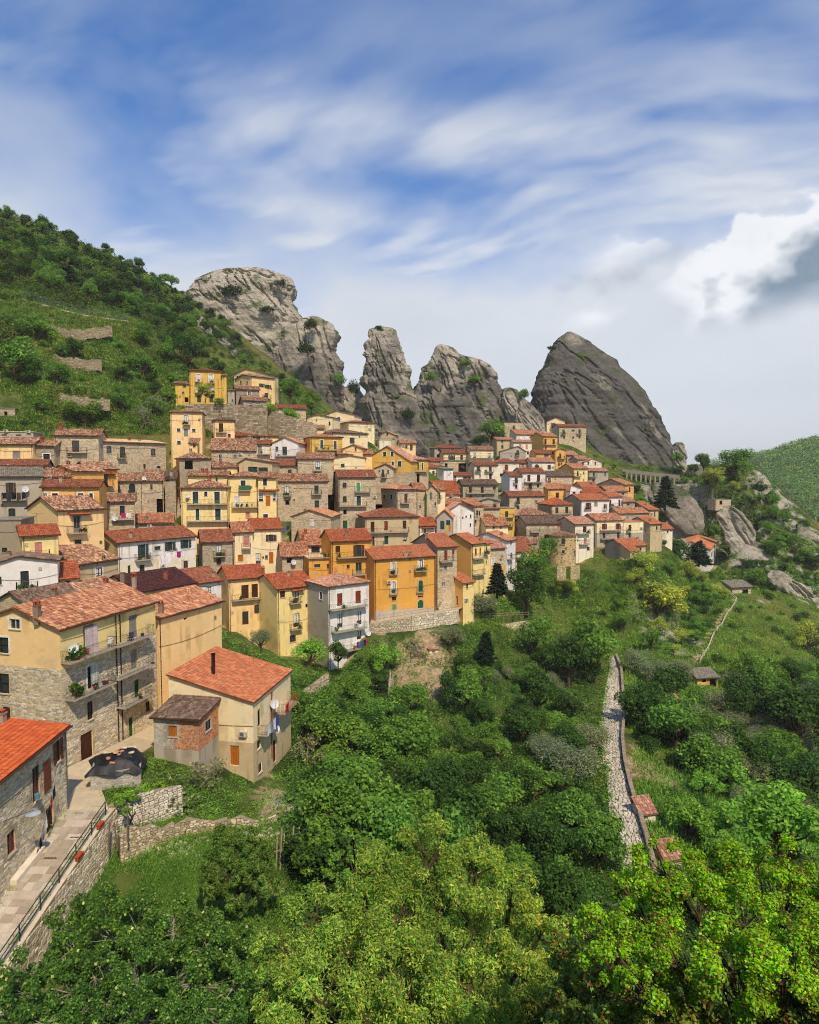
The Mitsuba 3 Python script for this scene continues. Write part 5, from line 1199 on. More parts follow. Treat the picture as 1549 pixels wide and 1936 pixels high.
# ---------------------------------------------------------------- terrain: one sheet from under the camera to the horizon
CTRL = [  # pixel, metres ahead
    (0, 404, 235), (80, 438, 238), (150, 470, 243), (250, 514, 252), (310, 546, 262), (370, 576, 275), (0, 460, 215), (100, 500, 205), (200, 540, 215), (300, 600, 225), (380, 640, 240), (430, 660, 265), (500, 715, 262), (560, 760, 250),
    (0, 530, 190), (60, 560, 180), (140, 585, 182), (230, 605, 188), (0, 650, 162), (100, 640, 170), (200, 650, 178), (300, 690, 185), (0, 780, 138), (100, 700, 160), (200, 720, 165), (300, 720, 180), (100, 780, 142), (200, 790, 146), (300, 800, 152), (0, 820, 130),
    (590, 800, 215), (640, 830, 235), (690, 850, 255), (750, 880, 258), (800, 890, 255), (900, 885, 268), (980, 850, 285), (1130, 850, 285),
    (1150, 880, 268), (1230, 905, 262), (1290, 905, 265), (1220, 930, 245), (1200, 960, 228), (1290, 960, 235), (1250, 1010, 215), (1340, 1000, 222), (1300, 1060, 208),
    (690, 1180, 115), (760, 1200, 113), (830, 1190, 118), (880, 1208, 120), (700, 1270, 104), (790, 1270, 107), (840, 1240, 110), (960, 1214, 124), (960, 1110, 148), (1010, 1110, 155), (1060, 1095, 168), (1120, 1080, 175), (1180, 1070, 180), (1240, 1080, 183), (1310, 1080, 200), (1350, 1080, 208),
    (1010, 1212, 132), (1100, 1150, 160), (1200, 1120, 172), (1280, 1120, 182), (1250, 1180, 160), (1140, 1215, 150), (1330, 1180, 165), (1390, 1140, 180), (1450, 1130, 190), (1500, 1130, 195), (1549, 1150, 195), (1549, 1060, 215),
    (480, 1240, 100), (540, 1240, 101), (560, 1330, 88), (540, 1450, 70), (600, 1400, 78), (700, 1350, 90), (700, 1450, 75), (800, 1350, 95), (800, 1500, 72), (900, 1300, 108), (900, 1450, 82), (1000, 1300, 114), (1000, 1450, 84), (1080, 1350, 102), (1080, 1500, 78), (1100, 1270, 130),
    (1190, 1640, 63.8), (1172, 1550, 72.5), (1165, 1500, 78.5), (1150, 1400, 94), (1152, 1320, 112), (1160, 1250, 134), (1210, 1600, 67.4), (1200, 1500, 78.5), (1180, 1400, 94), (1172, 1320, 112),
    (1250, 1480, 80), (1320, 1480, 84), (1400, 1500, 86), (1500, 1560, 82), (1549, 1600, 79), (1250, 1350, 112), (1340, 1285, 126), (1320, 1250, 136), (1400, 1250, 142), (1470, 1250, 148), (1549, 1250, 155), (1420, 1350, 120), (1500, 1400, 112), (1549, 1420, 112), (1549, 1330, 132),
    (1360, 1200, 152), (1380, 1160, 166),
    (1340, 890, 262), (1380, 880, 252), (1410, 870, 258), (1430, 900, 250), (1400, 960, 235), (1450, 960, 245), (1490, 970, 240), (1520, 1000, 232), (1400, 1010, 222), (1480, 1060, 214),
    (560, 1600, 52), (480, 1560, 55), (430, 1640, 47), (330, 1580, 52), (250, 1600, 49.5), (260, 1680, 44), (400, 1700, 42), (520, 1700, 43), (600, 1650, 47), (700, 1560, 58),
]
pts = [P(u, v, d) for u, v, d in CTRL]
XYZ = [  # plain world points: near slope, ground under the near houses, behind the hills
    (0, 2, -3.5), (-12, 3, -4), (14, 3, -4), (30, 4, -6), (-30, 4, -6), (0, 10, -12), (-15, 10, -13), (18, 10, -13), (40, 12, -15), (0, 18, -22), (-14, 19, -22.5), (20, 18, -22), (45, 20, -25), (-3, 28, -29), (-14, 30, -26.5), (18, 28, -32), (45, 32, -36),
    (5, 40, -32), (20, 45, -37), (40, 50, -40), (65, 60, -42), (-17, 40, -26.2), (-16, 50, -26.8),
    (-30, 35, -24), (-30, 45, -24), (-40, 40, -22), (-24, 66, -24.5), (-24, 56, -23.3), (-25, 80, -23), (-20, 76, -27), (-35, 70, -20), (-50, 50, -18), (-60, 30, -14), (-45, 20, -16), (-70, 70, -13), (-90, 50, -4), (-100, 90, 8), (-60, 90, -12), (-120, 60, 10), (-110, 120, 18),
    (-160, 160, 75), (-190, 230, 104), (-170, 280, 101), (-150, 320, 94), (-110, 340, 74), (-60, 340, 60), (0, 360, 30), (60, 360, 25), (120, 340, 10), (150, 300, -8), (180, 260, -40), (190, 220, -48), (170, 190, -44), (150, 130, -44), (120, 90, -46), (100, 60, -47), (-150, 110, 42), (-200, 170, 92),
]
pts = np.vstack([pts, XYZ])
fp = []
for o_, t_, i_, W_, L_, zl_ in FOOT:
    for fx, fy in ((.5, .2),):
        q = o_ + t_ * W_ * fx + i_ * L_ * fy
        fp.append((q[0], q[1], zl_ - .6))
allp = np.vstack([pts, fp]) if fp else pts
allp = allp[np.unique(np.round(allp[:, :2] / 2.0), axis=0, return_index=True)[1]]
rbf = RBFInterpolator(allp[:, :2], allp[:, 2], kernel='thin_plate_spline', smoothing=25.0, neighbors=60)


def axis(lo, hi, step, far, n):
    a = np.arange(lo, hi + step / 2, step)
    g = np.geomspace(step, far, n)
    return np.concatenate([(lo - np.cumsum(g))[::-1], a, hi + np.cumsum(g)])


gx, gy = axis(-170, 190, 1.5, 900, 26), axis(0, 350, 1.5, 900, 26)
X, Y = np.meshgrid(gx, gy, indexing='ij')
fxy = np.stack([X.ravel(), Y.ravel()], 1)
inside = np.clip(np.minimum.reduce([(X + 205) / 35, (215 - X) / 25, (Y + 30) / 30, (385 - Y) / 30]), 0, 1)
Z = np.zeros(X.size)
m_ = inside.ravel() > 0
Z[m_] = rbf(np.clip(fxy[m_], [-215, -8], [215, 385]))
Z = Z.reshape(X.shape)
outer = -75 + 46 * np.exp(-(((X + 260) / 190) ** 2 + ((Y - 230) / 200) ** 2)) * 2.6
rid = lambda x0, y0, sx, sy, h: h * np.exp(-(((X - x0) / sx) ** 2 + ((Y - y0) / sy) ** 2))
hill = rid(660, 820, 300, 230, 104) + rid(1100, 700, 450, 300, 150) + rid(300, 1100, 260, 200, 92) + rid(-1200, 1500, 700, 500, 160) + rid(1800, -200, 700, 700, 120) + rid(-900, -900, 700, 500, 150)
outer = outer + hill * (1 + 0.30 * (meshkit.fbm(np.stack([X / 110, Y / 140, 0 * X], -1), 4, 3) - 0.5))
outer = np.where(np.hypot(X, Y) > 3000, outer * 0.5 - 20, outer)
w_ = inside * inside * (3 - 2 * inside)
Z = np.clip(Z, -80, 140) * w_ + outer * (1 - w_)
bump = meshkit.fbm(np.stack([X / 9, Y / 9, 0 * X], -1), 4, 8) - 0.5
Z = Z + w_ * bump * np.clip((Y - 55) / 60, 0.15, 1) * 2.2
for o_, t_, i_, W_, L_, zl_ in FOOT:                    # levelled ground under each house and a step in front of it
    s = (X - o_[0]) * t_[0] + (Y - o_[1]) * t_[1]
    y_ = (X - o_[0]) * i_[0] + (Y - o_[1]) * i_[1]
    dd = np.maximum.reduce([-s - 1.0, s - W_ - 1.0, -y_ - 2.5, y_ - L_, 0 * s])
    lim = zl_ - 0.15 + np.where(dd > 0, dd * 1.1, 0)
    Z = np.where(dd < 12, np.minimum(Z, lim), Z)
for o_, t_, i_, W_, L_, zl_ in [f for f, r_ in zip(FOOT, RAISE) if r_]:
    s = (X - o_[0]) * t_[0] + (Y - o_[1]) * t_[1]
    y_ = (X - o_[0]) * i_[0] + (Y - o_[1]) * i_[1]
    dd = np.maximum.reduce([-s - 0.6, s - W_ - 0.6, -y_ - 1.2, y_ - L_, 0 * s])
    Z = np.where(dd < 6, np.maximum(Z, zl_ - 0.15 - dd * 1.3), Z)
for (ax, ay), (bx, by), za, zb_, rad in TERRACE if 'TERRACE' in globals() else []:
    L2 = (bx - ax) ** 2 + (by - ay) ** 2
    tt = np.clip(((X - ax) * (bx - ax) + (Y - ay) * (by - ay)) / L2, 0, 1)
    dd = np.hypot(X - ax - tt * (bx - ax), Y - ay - tt * (by - ay))
    zt_ = za + (zb_ - za) * tt
    k_ = np.clip((rad + 3 - dd) / 3, 0, 1)
    Z = Z * (1 - k_) + zt_ * k_
zterr = RegularGridInterpolator((gx, gy), Z, bounds_error=False, fill_value=-80)


def ground(x, y):
    return zterr(np.stack(np.broadcast_arrays(x, y), -1))


# where bare soil and rock show: (pixel, metres, radius in metres, rock, soil)
MASK = [(700, 1195, 114, 5, .2, .7), (740, 1215, 112, 6, .25, .6), (800, 1270, 106, 7, 0, .9), (770, 1290, 103, 5, 0, .9), (820, 1245, 109, 5, 0, .8), (735, 1265, 106, 4, 0, .6), (1220, 1460, 83, 6, .1, .7), (1250, 1500, 81, 5, 0, .55), (1240, 1430, 90, 5, 0, .5), (1420, 1300, 130, 4, 0, .7), (1440, 1290, 133, 3, 0, .6), (1130, 1200, 152, 5, .5, .4),
        (1260, 1215, 153, 7, .75, 0), (1290, 1240, 142, 5, .6, .2), (1310, 1225, 148, 4, .5, .3), (1400, 990, 228, 12, .85, 0), (1420, 1040, 216, 11, .8, 0), (1440, 1090, 207, 9, .7, .1), (1270, 930, 245, 13, .9, 0), (1300, 960, 238, 10, .85, 0), (1480, 1090, 207, 9, .6, .1), (1520, 1110, 202, 10, .7, 0), (1500, 1000, 234, 12, .6, 0), (1470, 930, 248, 12, .6, 0), (1540, 1060, 215, 9, .7, 0), (1450, 1150, 186, 7, .45, .2), (1500, 1300, 140, 5, .2, .5),
        (500, 1690, 43, 4, 0, .6), (150, 630, 172, 5, .2, .3), (160, 680, 164, 5, .3, .3), (300, 545, 240, 8, .35, 0), (380, 600, 262, 12, .5, 0), (430, 640, 268, 10, .5, 0), (1500, 1590, 80, 4, 0, .6), (1480, 1530, 86, 4, 0, .5), (1350, 1160, 168, 4, 0, .4), (530, 1480, 62, 4, .1, .6), (520, 1540, 56, 4, .3, .5), (900, 1170, 128, 6, 0, .5)]
ru, so = np.zeros_like(X), np.zeros_like(X)
for u, v, d, r_, a_, b_ in MASK:
    q = P(u, v, d); g_ = np.exp(-((X - q[0]) ** 2 + (Y - q[1]) ** 2) / r_ ** 2)
    ru = np.maximum(ru, g_ * a_ * 1.15); so = np.maximum(so, g_ * b_ * 1.15)
for o_, t_, i_, W_, L_, zl_ in FOOT:
    q = o_ + t_ * W_ / 2 + i_ * L_ / 2
    if zl_ > -1e3: so = np.maximum(so, 0.95 * np.exp(-((X - q[0]) ** 2 + (Y - q[1]) ** 2) / (0.62 * max(W_, L_)) ** 2))
q = P(655, 905 + 60, 700); so = np.maximum(so, 0)
nx, ny = X.shape
idx = np.arange(nx * ny).reshape(nx, ny)
gf = np.stack([idx[:-1, :-1], idx[1:, :-1], idx[1:, 1:], idx[:-1, 1:]], -1).reshape(-1, 4)
scene['ground'] = mikit.ply((np.stack([X.ravel(), Y.ravel(), Z.ravel()], 1), gf), 'm_ground', smooth=True, uv=np.stack([ru.ravel(), so.ravel()], 1))
labels['ground'] = {'kind': 'structure', 'label': 'grassy hillside and gully with patches of bare soil and rock'}


# ---------------------------------------------------------------- the rock towers behind the village
def rock(name, label, rows, d, kd, tone, amp=1.0, seed=0, moss=0.0, lean=0.0, nth=300, nr=260, dip=(.80, .62), sub=None, kind='structure', cat=None, group=None):
    """A crag lofted from horizontal sections: rows = (pixel row, left, right); kd: depth of a section relative to its width."""
    rows = np.array(rows, float)
    vv = np.linspace(rows[0, 0], rows[-1, 0], nr)
    uL, uR = PchipInterpolator(rows[:, 0], rows[:, 1])(vv), PchipInterpolator(rows[:, 0], rows[:, 2])(vv)
    z = P(774, vv, d)[:, 2]
    xL, xR = (uL - CU) / F * d * 1.0, (uR - CU) / F * d
    jg = meshkit.fbm(np.stack([z * .22, 0 * z + seed, 0 * z], -1), 4, seed) - .5; jh = meshkit.fbm(np.stack([z * .22, 0 * z + seed + 40, 0 * z], -1), 4, seed + 1) - .5
    sc_ = np.minimum((xR - xL) * .26, 8.0 * amp)
    xL, xR = xL + jg * sc_, xR + jh * sc_
    c, a = (xL + xR) / 2, np.maximum((xR - xL) / 2, 0.05)
    wid = a.max()
    b = np.minimum(a * kd, wid * kd)
    th = np.arange(nth) * 2 * np.pi / nth
    ct, st = np.cos(th), np.sin(th)
    sq = lambda q: np.sign(q) * np.abs(q) ** 0.8
    x = c[:, None] + a[:, None] * sq(ct); y = d + lean * (z[:, None] - z[-1]) + b[:, None] * sq(st) + 0 * x; zz = z[:, None] + 0 * x
    p = np.stack([x, y, zz], -1)
    nrm = np.stack([ct[None] / np.maximum(a, 1)[:, None], st[None] / np.maximum(b, 1)[:, None], 0 * x], -1); nrm /= np.linalg.norm(nrm, axis=-1, keepdims=True)
    A_ = p[..., 0] * dip[0] + p[..., 2] * dip[1]; B_ = -p[..., 0] * dip[1] + p[..., 2] * dip[0]
    r1 = meshkit.fbm(np.stack([A_ * 0.13, B_ * 0.028, p[..., 1] * 0.06], -1), 5, seed)
    r2 = meshkit.fbm(p * 0.11, 5, seed + 9)
    r3 = meshkit.fbm(np.stack([A_ * .5, B_ * .12, p[..., 1] * .3], -1), 3, seed + 17)
    rg = 1 - np.abs(2 * r2 - 1)
    fall = np.clip(a / (0.35 * wid), 0.12, 1)[:, None]
    r4 = meshkit.fbm(np.stack([A_ * .22, B_ * .03 + seed, p[..., 1] * .12], -1), 4, seed + 23)
    crack = np.clip(1 - np.abs(r4 - .5) / .045, 0, 1) ** 1.5
    r5 = meshkit.fbm(np.stack([p[..., 0] * .45, p[..., 1] * .45, p[..., 2] * .14], -1), 4, seed + 29)
    ledge = np.abs(((B_ * .16 + 3 * r2) % 1) - .5) * 2
    disp = amp * fall * ((r1 - 0.5) * 5.0 + (rg - 0.78) * 2.6 + (r3 - 0.5) * 1.5 + (r5 - .5) * 1.8 - crack * 3.0 + (ledge - .5) * .25)
    p = p + nrm * disp[..., None]
    p[..., 2] += amp * (r2 - 0.5) * 1.6 * fall
    i, j = np.meshgrid(np.arange(nr - 1), np.arange(nth), indexing='ij'); j2 = (j + 1) % nth
    f = np.stack([i * nth + j, (i + 1) * nth + j, (i + 1) * nth + j2, i * nth + j2], -1).reshape(-1, 4)
    f = np.vstack([f[:, [0, 1, 2]], f[:, [0, 2, 3]], [[0, k, k + 1] for k in range(1, nth - 1)]])
    t = tone(p) if callable(tone) else np.full(p.shape[:2], tone)
    k = key(name)
    scene[k] = mikit.ply((p.reshape(-1, 3), f), 'm_rock', smooth=True, uv=np.stack([t.ravel(), np.full(t.size, moss)], 1))
    tag(k, label, cat, group, kind)
    return p


def v_of(p):
    return HOR - p[..., 2] / p[..., 1] * F


rock('rock_tower', 'broad pale limestone crag at the left of the rock row, darker towards its foot',
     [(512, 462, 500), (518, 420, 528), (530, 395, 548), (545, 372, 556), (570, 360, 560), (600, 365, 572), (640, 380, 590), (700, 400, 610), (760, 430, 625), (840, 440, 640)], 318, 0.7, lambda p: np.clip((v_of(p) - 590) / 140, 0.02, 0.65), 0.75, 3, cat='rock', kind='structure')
rock('rock_tower', 'rounded grey shoulder of rock joined to the pale crag',
     [(598, 590, 604), (606, 566, 622), (622, 545, 642), (640, 535, 643), (660, 520, 640), (690, 510, 648), (730, 500, 650), (790, 500, 655), (850, 500, 660)], 306, 0.6, lambda p: np.clip((v_of(p) - 590) / 150, 0.2, 0.7), 0.7, 5, dip=(.97, .24), cat='rock', kind='structure')
rock('rock_tower', 'slender rock pillar with a shrub on top standing alone',
     [(620, 705, 735), (624, 697, 746), (640, 690, 750), (670, 687, 764), (700, 686, 775), (740, 688, 785), (780, 690, 816), (820, 690, 836), (880, 700, 830)], 296, 0.7, lambda p: np.clip(.40 + .22 * np.clip((v_of(p) - 700) / 60, 0, 1), 0, 1), 0.62, 11, dip=(.97, .24), cat='rock', kind='structure')
rock('rock_tower', 'wide grey crag with a rounded knob on top at the middle of the row',
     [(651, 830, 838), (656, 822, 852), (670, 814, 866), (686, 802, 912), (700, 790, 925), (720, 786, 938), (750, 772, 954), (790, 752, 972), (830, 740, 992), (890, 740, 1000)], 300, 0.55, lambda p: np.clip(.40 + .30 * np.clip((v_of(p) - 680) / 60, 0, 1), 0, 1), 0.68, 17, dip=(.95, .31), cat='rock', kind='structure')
rock('rock_tower', 'low dark saddle of rock closing the gap left of the slender pillar',
     [(727, 660, 666), (740, 648, 684), (770, 640, 698), (830, 630, 712)], 312, 0.7, 0.6, 0.4, 61, cat='rock', kind='structure', nth=140, nr=90)
rock('rock_tower', 'small pale rock knob in the gap before the great pyramid',
     [(733, 955, 965), (738, 950, 976), (750, 949, 984), (775, 955, 990), (800, 960, 1000), (850, 960, 1010)], 290, 0.8, 0.35, 0.4, 23, cat='rock', kind='structure')
rock('rock_tower', 'smooth leaning slab of rock at the foot of the great pyramid',
     [(755, 984, 992), (765, 978, 1003), (785, 972, 1018), (805, 968, 1027), (840, 965, 1035)], 282, 0.8, 0.5, 0.3, 29, cat='rock', kind='structure')
rock('rock_tower', 'great dark pyramid of slanting rock towering at the right',
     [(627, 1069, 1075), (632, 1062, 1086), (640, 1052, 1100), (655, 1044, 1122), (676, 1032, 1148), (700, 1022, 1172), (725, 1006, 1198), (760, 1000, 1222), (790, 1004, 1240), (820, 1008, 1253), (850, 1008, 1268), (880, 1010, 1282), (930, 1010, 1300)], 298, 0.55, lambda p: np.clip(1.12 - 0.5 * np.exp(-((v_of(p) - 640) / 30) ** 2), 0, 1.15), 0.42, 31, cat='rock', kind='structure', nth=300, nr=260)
rock('rock_tower', 'shrubby stub of rock at the right foot of the great pyramid',
     [(836, 1278, 1288), (842, 1272, 1295), (860, 1270, 1298), (890, 1272, 1300), (930, 1270, 1306)], 272, 0.8, 0.35, 0.3, 37, cat='rock', kind='structure', nth=120, nr=90)
rock('rock_tower', 'small rock hump on the skyline right of the pyramid',
     [(877, 1306, 1315), (882, 1300, 1324), (895, 1295, 1334), (930, 1290, 1345)], 266, 0.8, 0.7, 0.3, 39, cat='rock', kind='structure', nth=120, nr=60)
rock('rock_tower', 'wooded rock fin on the skyline near the right edge',
     [(860, 1396, 1404), (868, 1388, 1416), (890, 1380, 1424), (930, 1372, 1440), (990, 1360, 1462), (1060, 1350, 1490)], 256, 0.5, 0.55, 0.5, 41, moss=0.05, cat='rock', kind='structure')
rock('rock_slab', 'grey slanting slab of bare rock below the stone viaduct',
     [(912, 1240, 1262), (925, 1236, 1290), (950, 1240, 1318), (980, 1270, 1330), (1010, 1300, 1336)], 243, 0.16, 0.5, 0.3, 43, cat='rock', kind='structure', nth=140, nr=100)
rock('rock_slab', 'speckled pale rock rib running down the right slope',
     [(955, 1366, 1380), (970, 1360, 1405), (1000, 1366, 1430), (1040, 1385, 1440), (1080, 1400, 1446), (1120, 1412, 1450)], 219, 0.16, 0.25, 0.5, 47, moss=0.03, cat='rock', kind='structure', nth=140, nr=120)
rock('rock_slab', 'grey rock rib in shade at the right edge of the slope',
     [(990, 1510, 1522), (1010, 1512, 1545), (1050, 1520, 1570), (1100, 1530, 1600)], 226, 0.2, 0.4, 0.5, 53, cat='rock', kind='structure', nth=140, nr=100)
rock('rock_slab', 'pale rock patch on the grassy slope below the rib',
     [(1078, 1462, 1475), (1090, 1458, 1500), (1110, 1470, 1530), (1130, 1490, 1545)], 198, 0.2, 0.3, 0.5, 59, moss=0.05, cat='rock', kind='structure', nth=120, nr=80)
# ---------------------------------------------------------------- cobbled path, sheds, walls, fences and steps
gz = lambda x, y: float(ground(x, y))


def land(u, v, dmax=1200.0, d0=4.0):
    """Where the line of sight through a pixel of the photograph meets the ground (arrays)."""
    r = ray(u, v); r = r.reshape(-1, 3)
    n = len(r); t = np.full(n, d0); prev = t.copy(); done = np.zeros(n, bool)
    while not done.all() and t.min() < dmax:
        p = r * t[:, None]
        hit_ = (p[:, 2] < zterr(p[:, :2])) & ~done
        done |= hit_ | (t > dmax)
        stp = np.where(done, 0, np.maximum(0.4, t * 0.006))
        prev = np.where(done, prev, t); t = np.where(done, t, t + stp)
    lo, hi = prev.copy(), t.copy()
    for _ in range(12):
        m = (lo + hi) / 2; p = r * m[:, None]; b = p[:, 2] < zterr(p[:, :2])
        hi = np.where(b, m, hi); lo = np.where(b, lo, m)
    p = r * hi[:, None]
    p[t >= dmax] = np.nan
    return p


path_pts = np.linspace(0, len(pl_) - 1, 200)
ip = lambda A, s: np.stack([np.interp(s, np.arange(len(A)), A[:, i]) for i in range(3)], -1)
m = MB()
for s0, s1 in zip(path_pts[:-1], path_pts[1:]):
    m.quad(ip(pl_, s0) - EZ * .05, ip(pr_, s0) - EZ * .05, ip(pr_, s1) - EZ * .05, ip(pl_, s1) - EZ * .05, '6E6650')
tag(put('mule_path', m, 'm_matte'), 'long cobbled mule path running through the green gully', None, None, 'structure')
r_ = np.random.default_rng(21)
cob = []
s = 0.0
mid = (pl_ + pr_) / 2; cum = np.concatenate([[0], np.cumsum(np.linalg.norm(np.diff(mid, axis=0), axis=1))])
y = 0.0
while y < cum[-1]:
    h_ = r_.uniform(.34, .5)
    s0, s1 = np.interp([y + .03, y + h_ - .03], cum, np.arange(len(cum)))
    a0, b0, a1, b1 = ip(pl_, s0), ip(pr_, s0), ip(pl_, s1), ip(pr_, s1)
    W_ = np.linalg.norm(b0 - a0); x = r_.uniform(-.2, .1)
    while x < W_:
        w_ = r_.uniform(.35, .62); xa, xb = max(x, 0) + .03, min(x + w_, W_) - .03; x += w_
        if xb - xa < .12: continue
        q = [a0 + (b0 - a0) * xa / W_, a0 + (b0 - a0) * xb / W_, a1 + (b1 - a1) * xb / W_, a1 + (b1 - a1) * xa / W_]
        q = np.array(q) + np.append(r_.normal(0, .015, (4, 2)), np.zeros((4, 1)), 1); c_ = q.mean(0)
        v = np.vstack([q - EZ * .06, c_ + (q - c_) * .86 + EZ * r_.uniform(.015, .05)])
        col = lin(['CFC6B6', 'C0B6A6', 'D8D0C2', 'B4AA9A', 'CAC0B0'][int(r_.integers(5))]) * r_.normal(1, .08) if r_.random() > .04 else lin('6A7A40')
        cob.append((v, col))
    y += h_
ff = np.array([[4, 5, 6], [4, 6, 7]] + sum([[[i, (i + 1) % 4, 4 + (i + 1) % 4], [i, 4 + (i + 1) % 4, 4 + i]] for i in range(4)], []))
vis = [i for i, (v, c) in enumerate(cob) if CV + (-(v[0, 2] * cp + v[0, 1] * sp)) / (v[0, 1] * cp - v[0, 2] * sp) * F < 1640]
near_ = set(vis[:300]); m = MB()
for i, (v, c) in enumerate(cob):
    if i in near_: put('cobble', (v, ff, np.repeat(np.atleast_2d(c), 8, 0)), 'm_matte', 'mule_path')
    else: m.add(v, ff, c)
put('more_cobble', m, 'm_matte', 'mule_path', kind='stuff')
# parapet along its right edge
m, mt = MB(), MB()
pw = thing('parapet_wall', 'low stone parapet with dark coping along the right edge of the mule path', 'wall')
for s0, s1 in zip(path_pts[:-1:2], path_pts[2::2]):
    a, b_ = ip(pr_, s0) + A3(.05, 0, 0), ip(pr_, s1) + A3(.05, 0, 0)
    h_ = .6 + .08 * math.sin(s0 * 7)
    if abs(s0 - 6.2) < .25: continue
    m.box(a - EZ * 2.5, b_ - a, A3(.36, 0, 0), EZ * (2.5 + h_), lin('C2B498') * rng.uniform(.85, 1.1))
    mt.box(a + A3(-.05, 0, h_), (b_ - a) * .98, A3(.46, 0, 0), EZ * .1, lin('9A8C78') * rng.uniform(.8, 1.15))
put('core', m, 'm_mason', pw); put('coping', mt, 'm_matte', pw)


def drystone(name, label, pts_, h, cols=('C8BA9C', 'B6A88A', 'D6CAB0', 'A2947A'), nparts=60, cat='wall', ht=(.16, .3), wd=(.25, .6), th=.5, seed=0, parent=None, ragged=.25, core='8A7E68'):
    """A stone wall along world points (x, y, top z); the side facing the valley is built of separate stones."""
    k = parent or thing(name, label, cat)
    r = np.random.default_rng(seed + 77)
    m = MB()
    for a, b_ in zip(pts_[:-1], pts_[1:]):
        a, b_ = np.asarray(a, float), np.asarray(b_, float)
        ex = (b_ - a) * [1, 1, 0]; L_ = np.linalg.norm(ex); ex /= L_
        nn_ = A3(ex[1], -ex[0], 0)
        if nn_ @ (-(a + b_) / 2) < 0: nn_ = -nn_
        top = lambda x: a[2] + (b_[2] - a[2]) * x / L_ - ragged * (.5 + .5 * math.sin(x * 2.7 + seed) * math.sin(x * 1.1 + 1))
        n_ = max(1, int(L_ / .8))
        for i in range(n_):
            x0_, x1_ = L_ * i / n_, L_ * (i + 1) / n_
            p0, p1 = a + ex * x0_, a + ex * x1_
            t0, t1 = top(x0_) - .04, top(x1_) - .04
            q = [np.array([p[0], p[1], t]) for p, t in ((p0, t0 - h - 1), (p1, t1 - h - 1), (p1, t1), (p0, t0))]
            bk = [x - nn_ * th for x in q]
            m.quad(*q, core); m.quad(q[3], q[2], bk[2], bk[3], lin(core) * 1.3); m.quad(bk[1], bk[0], bk[3], bk[2], core)
            if i == 0: m.quad(bk[0], q[0], q[3], bk[3], core)
            if i == n_ - 1: m.quad(q[1], bk[1], bk[2], q[2], core)
        stones(k, A3(a[0], a[1], 0), ex, EZ, nn_, 0, L_, min(a[2], b_[2]) - h - .8, max(a[2], b_[2]), (), ht, wd, cols, .05, int(nparts * L_ / 10), 'stone', .02, 1.6, r=r, topf=lambda x: top(x) + .1, xcut=lambda x, z: z > top(x) - h - .8)
    put('core', m, 'm_matte', k)
    return k


pt = lambda u, v, d: P(u, v, d)
drystone('garden_wall', 'white block wall with vine leaves beside the black tarpaulin', [pt(205, 1526, 49.3), pt(268, 1500, 51.0), pt(345, 1486, 53.5)], 2.2, ('DAD3C4', 'CFC7B6', 'E2DCCE'), 70, ht=(.19, .2), wd=(.38, .42), seed=1, ragged=.05)
drystone('garden_wall', 'tumbled dry stone wall across the top of the garden', [pt(226, 1566, 47.5), pt(330, 1550, 50), pt(430, 1542, 51.5), pt(500, 1548, 52)], 2.2, nparts=60, seed=2, ht=(.1, .24), wd=(.18, .5), ragged=.7)
drystone('garden_wall', 'ruined stone wall end with a broken top right of the garden', [pt(500, 1547, 52), pt(540, 1532, 53.5), pt(566, 1518, 55)], 2.8, nparts=60, seed=3, ragged=1.0, ht=(.1, .24), wd=(.18, .5))
drystone('terrace_wall', 'big rough terrace wall under the tall yellow house', [pt(352, 762, 166), pt(430, 762, 168), pt(505, 768, 166)], 9, ('A89C84', '988C74', 'B8AC92', '887C66'), 45, ht=(.3, .55), wd=(.5, 1.1), seed=4)
drystone('terrace_wall', 'stone terrace wall below the grey tower house', [pt(505, 772, 168), pt(560, 790, 164), pt(600, 800, 166)], 5, ('A89C84', '988C74', 'B8AC92'), 40, ht=(.3, .5), wd=(.5, 1.0), seed=5)
drystone('terrace_wall', 'pale concrete and stone wall holding the street before the orange house', [pt(779, 1166, 112.0), pt(820, 1160, 114.5), pt(866, 1153, 117.5)], 2.6, ('D2C8B2', 'C4BAA2', 'DCD4C2'), 60, ht=(.3, .5), wd=(.5, 1.2), seed=6, ragged=.02)
drystone('terrace_wall', 'low rubble wall under the left end of the street before the orange house', [pt(696, 1181, 111.2), pt(740, 1174, 111.4), pt(779, 1168, 111.9)], 1.8, ('C8BCA2', 'B6AA90', 'D4CAB4'), 50, seed=26, ragged=.05)
drystone('terrace_wall', 'ivy hung garden wall right of the pale street wall', [pt(869, 1178, 122), pt(940, 1181, 127), pt(1008, 1172, 133)], 4.2, ('D0C2A0', 'C2B492', 'DACDB0'), 40, ht=(.3, .5), wd=(.5, 1.2), seed=7, ragged=.1)
drystone('field_wall', 'upper cream terrace wall on the left hillside below the fence', [pt(82, 607, 173), pt(130, 622, 172), pt(212, 614, 178)], 1.7, ('A09478', '94886E', 'AC9F84'), 25, ht=(.25, .45), wd=(.4, .9), seed=8, ragged=.7)
drystone('field_wall', 'middle terrace wall on the left hillside', [pt(98, 668, 164), pt(140, 676, 163), pt(192, 678, 167)], 1.7, ('A09478', '94886E', 'AC9F84'), 25, ht=(.25, .45), wd=(.4, .9), seed=9, ragged=.7)
drystone('field_wall', 'lowest terrace wall on the left hillside above the peach house', [pt(112, 740, 152), pt(160, 750, 151), pt(208, 752, 154)], 1.7, ('A09478', '94886E', 'AC9F84'), 25, ht=(.25, .45), wd=(.4, .9), seed=10, ragged=.7)
drystone('ruined_wall', 'left stub of yellow stone wall on the meadow below the round tower', [pt(1053, 1070, 152), pt(1071, 1070, 152)], 2.4, ('CDBB8C', 'BFAE82', 'D8C89C'), 30, seed=11, ragged=.1)
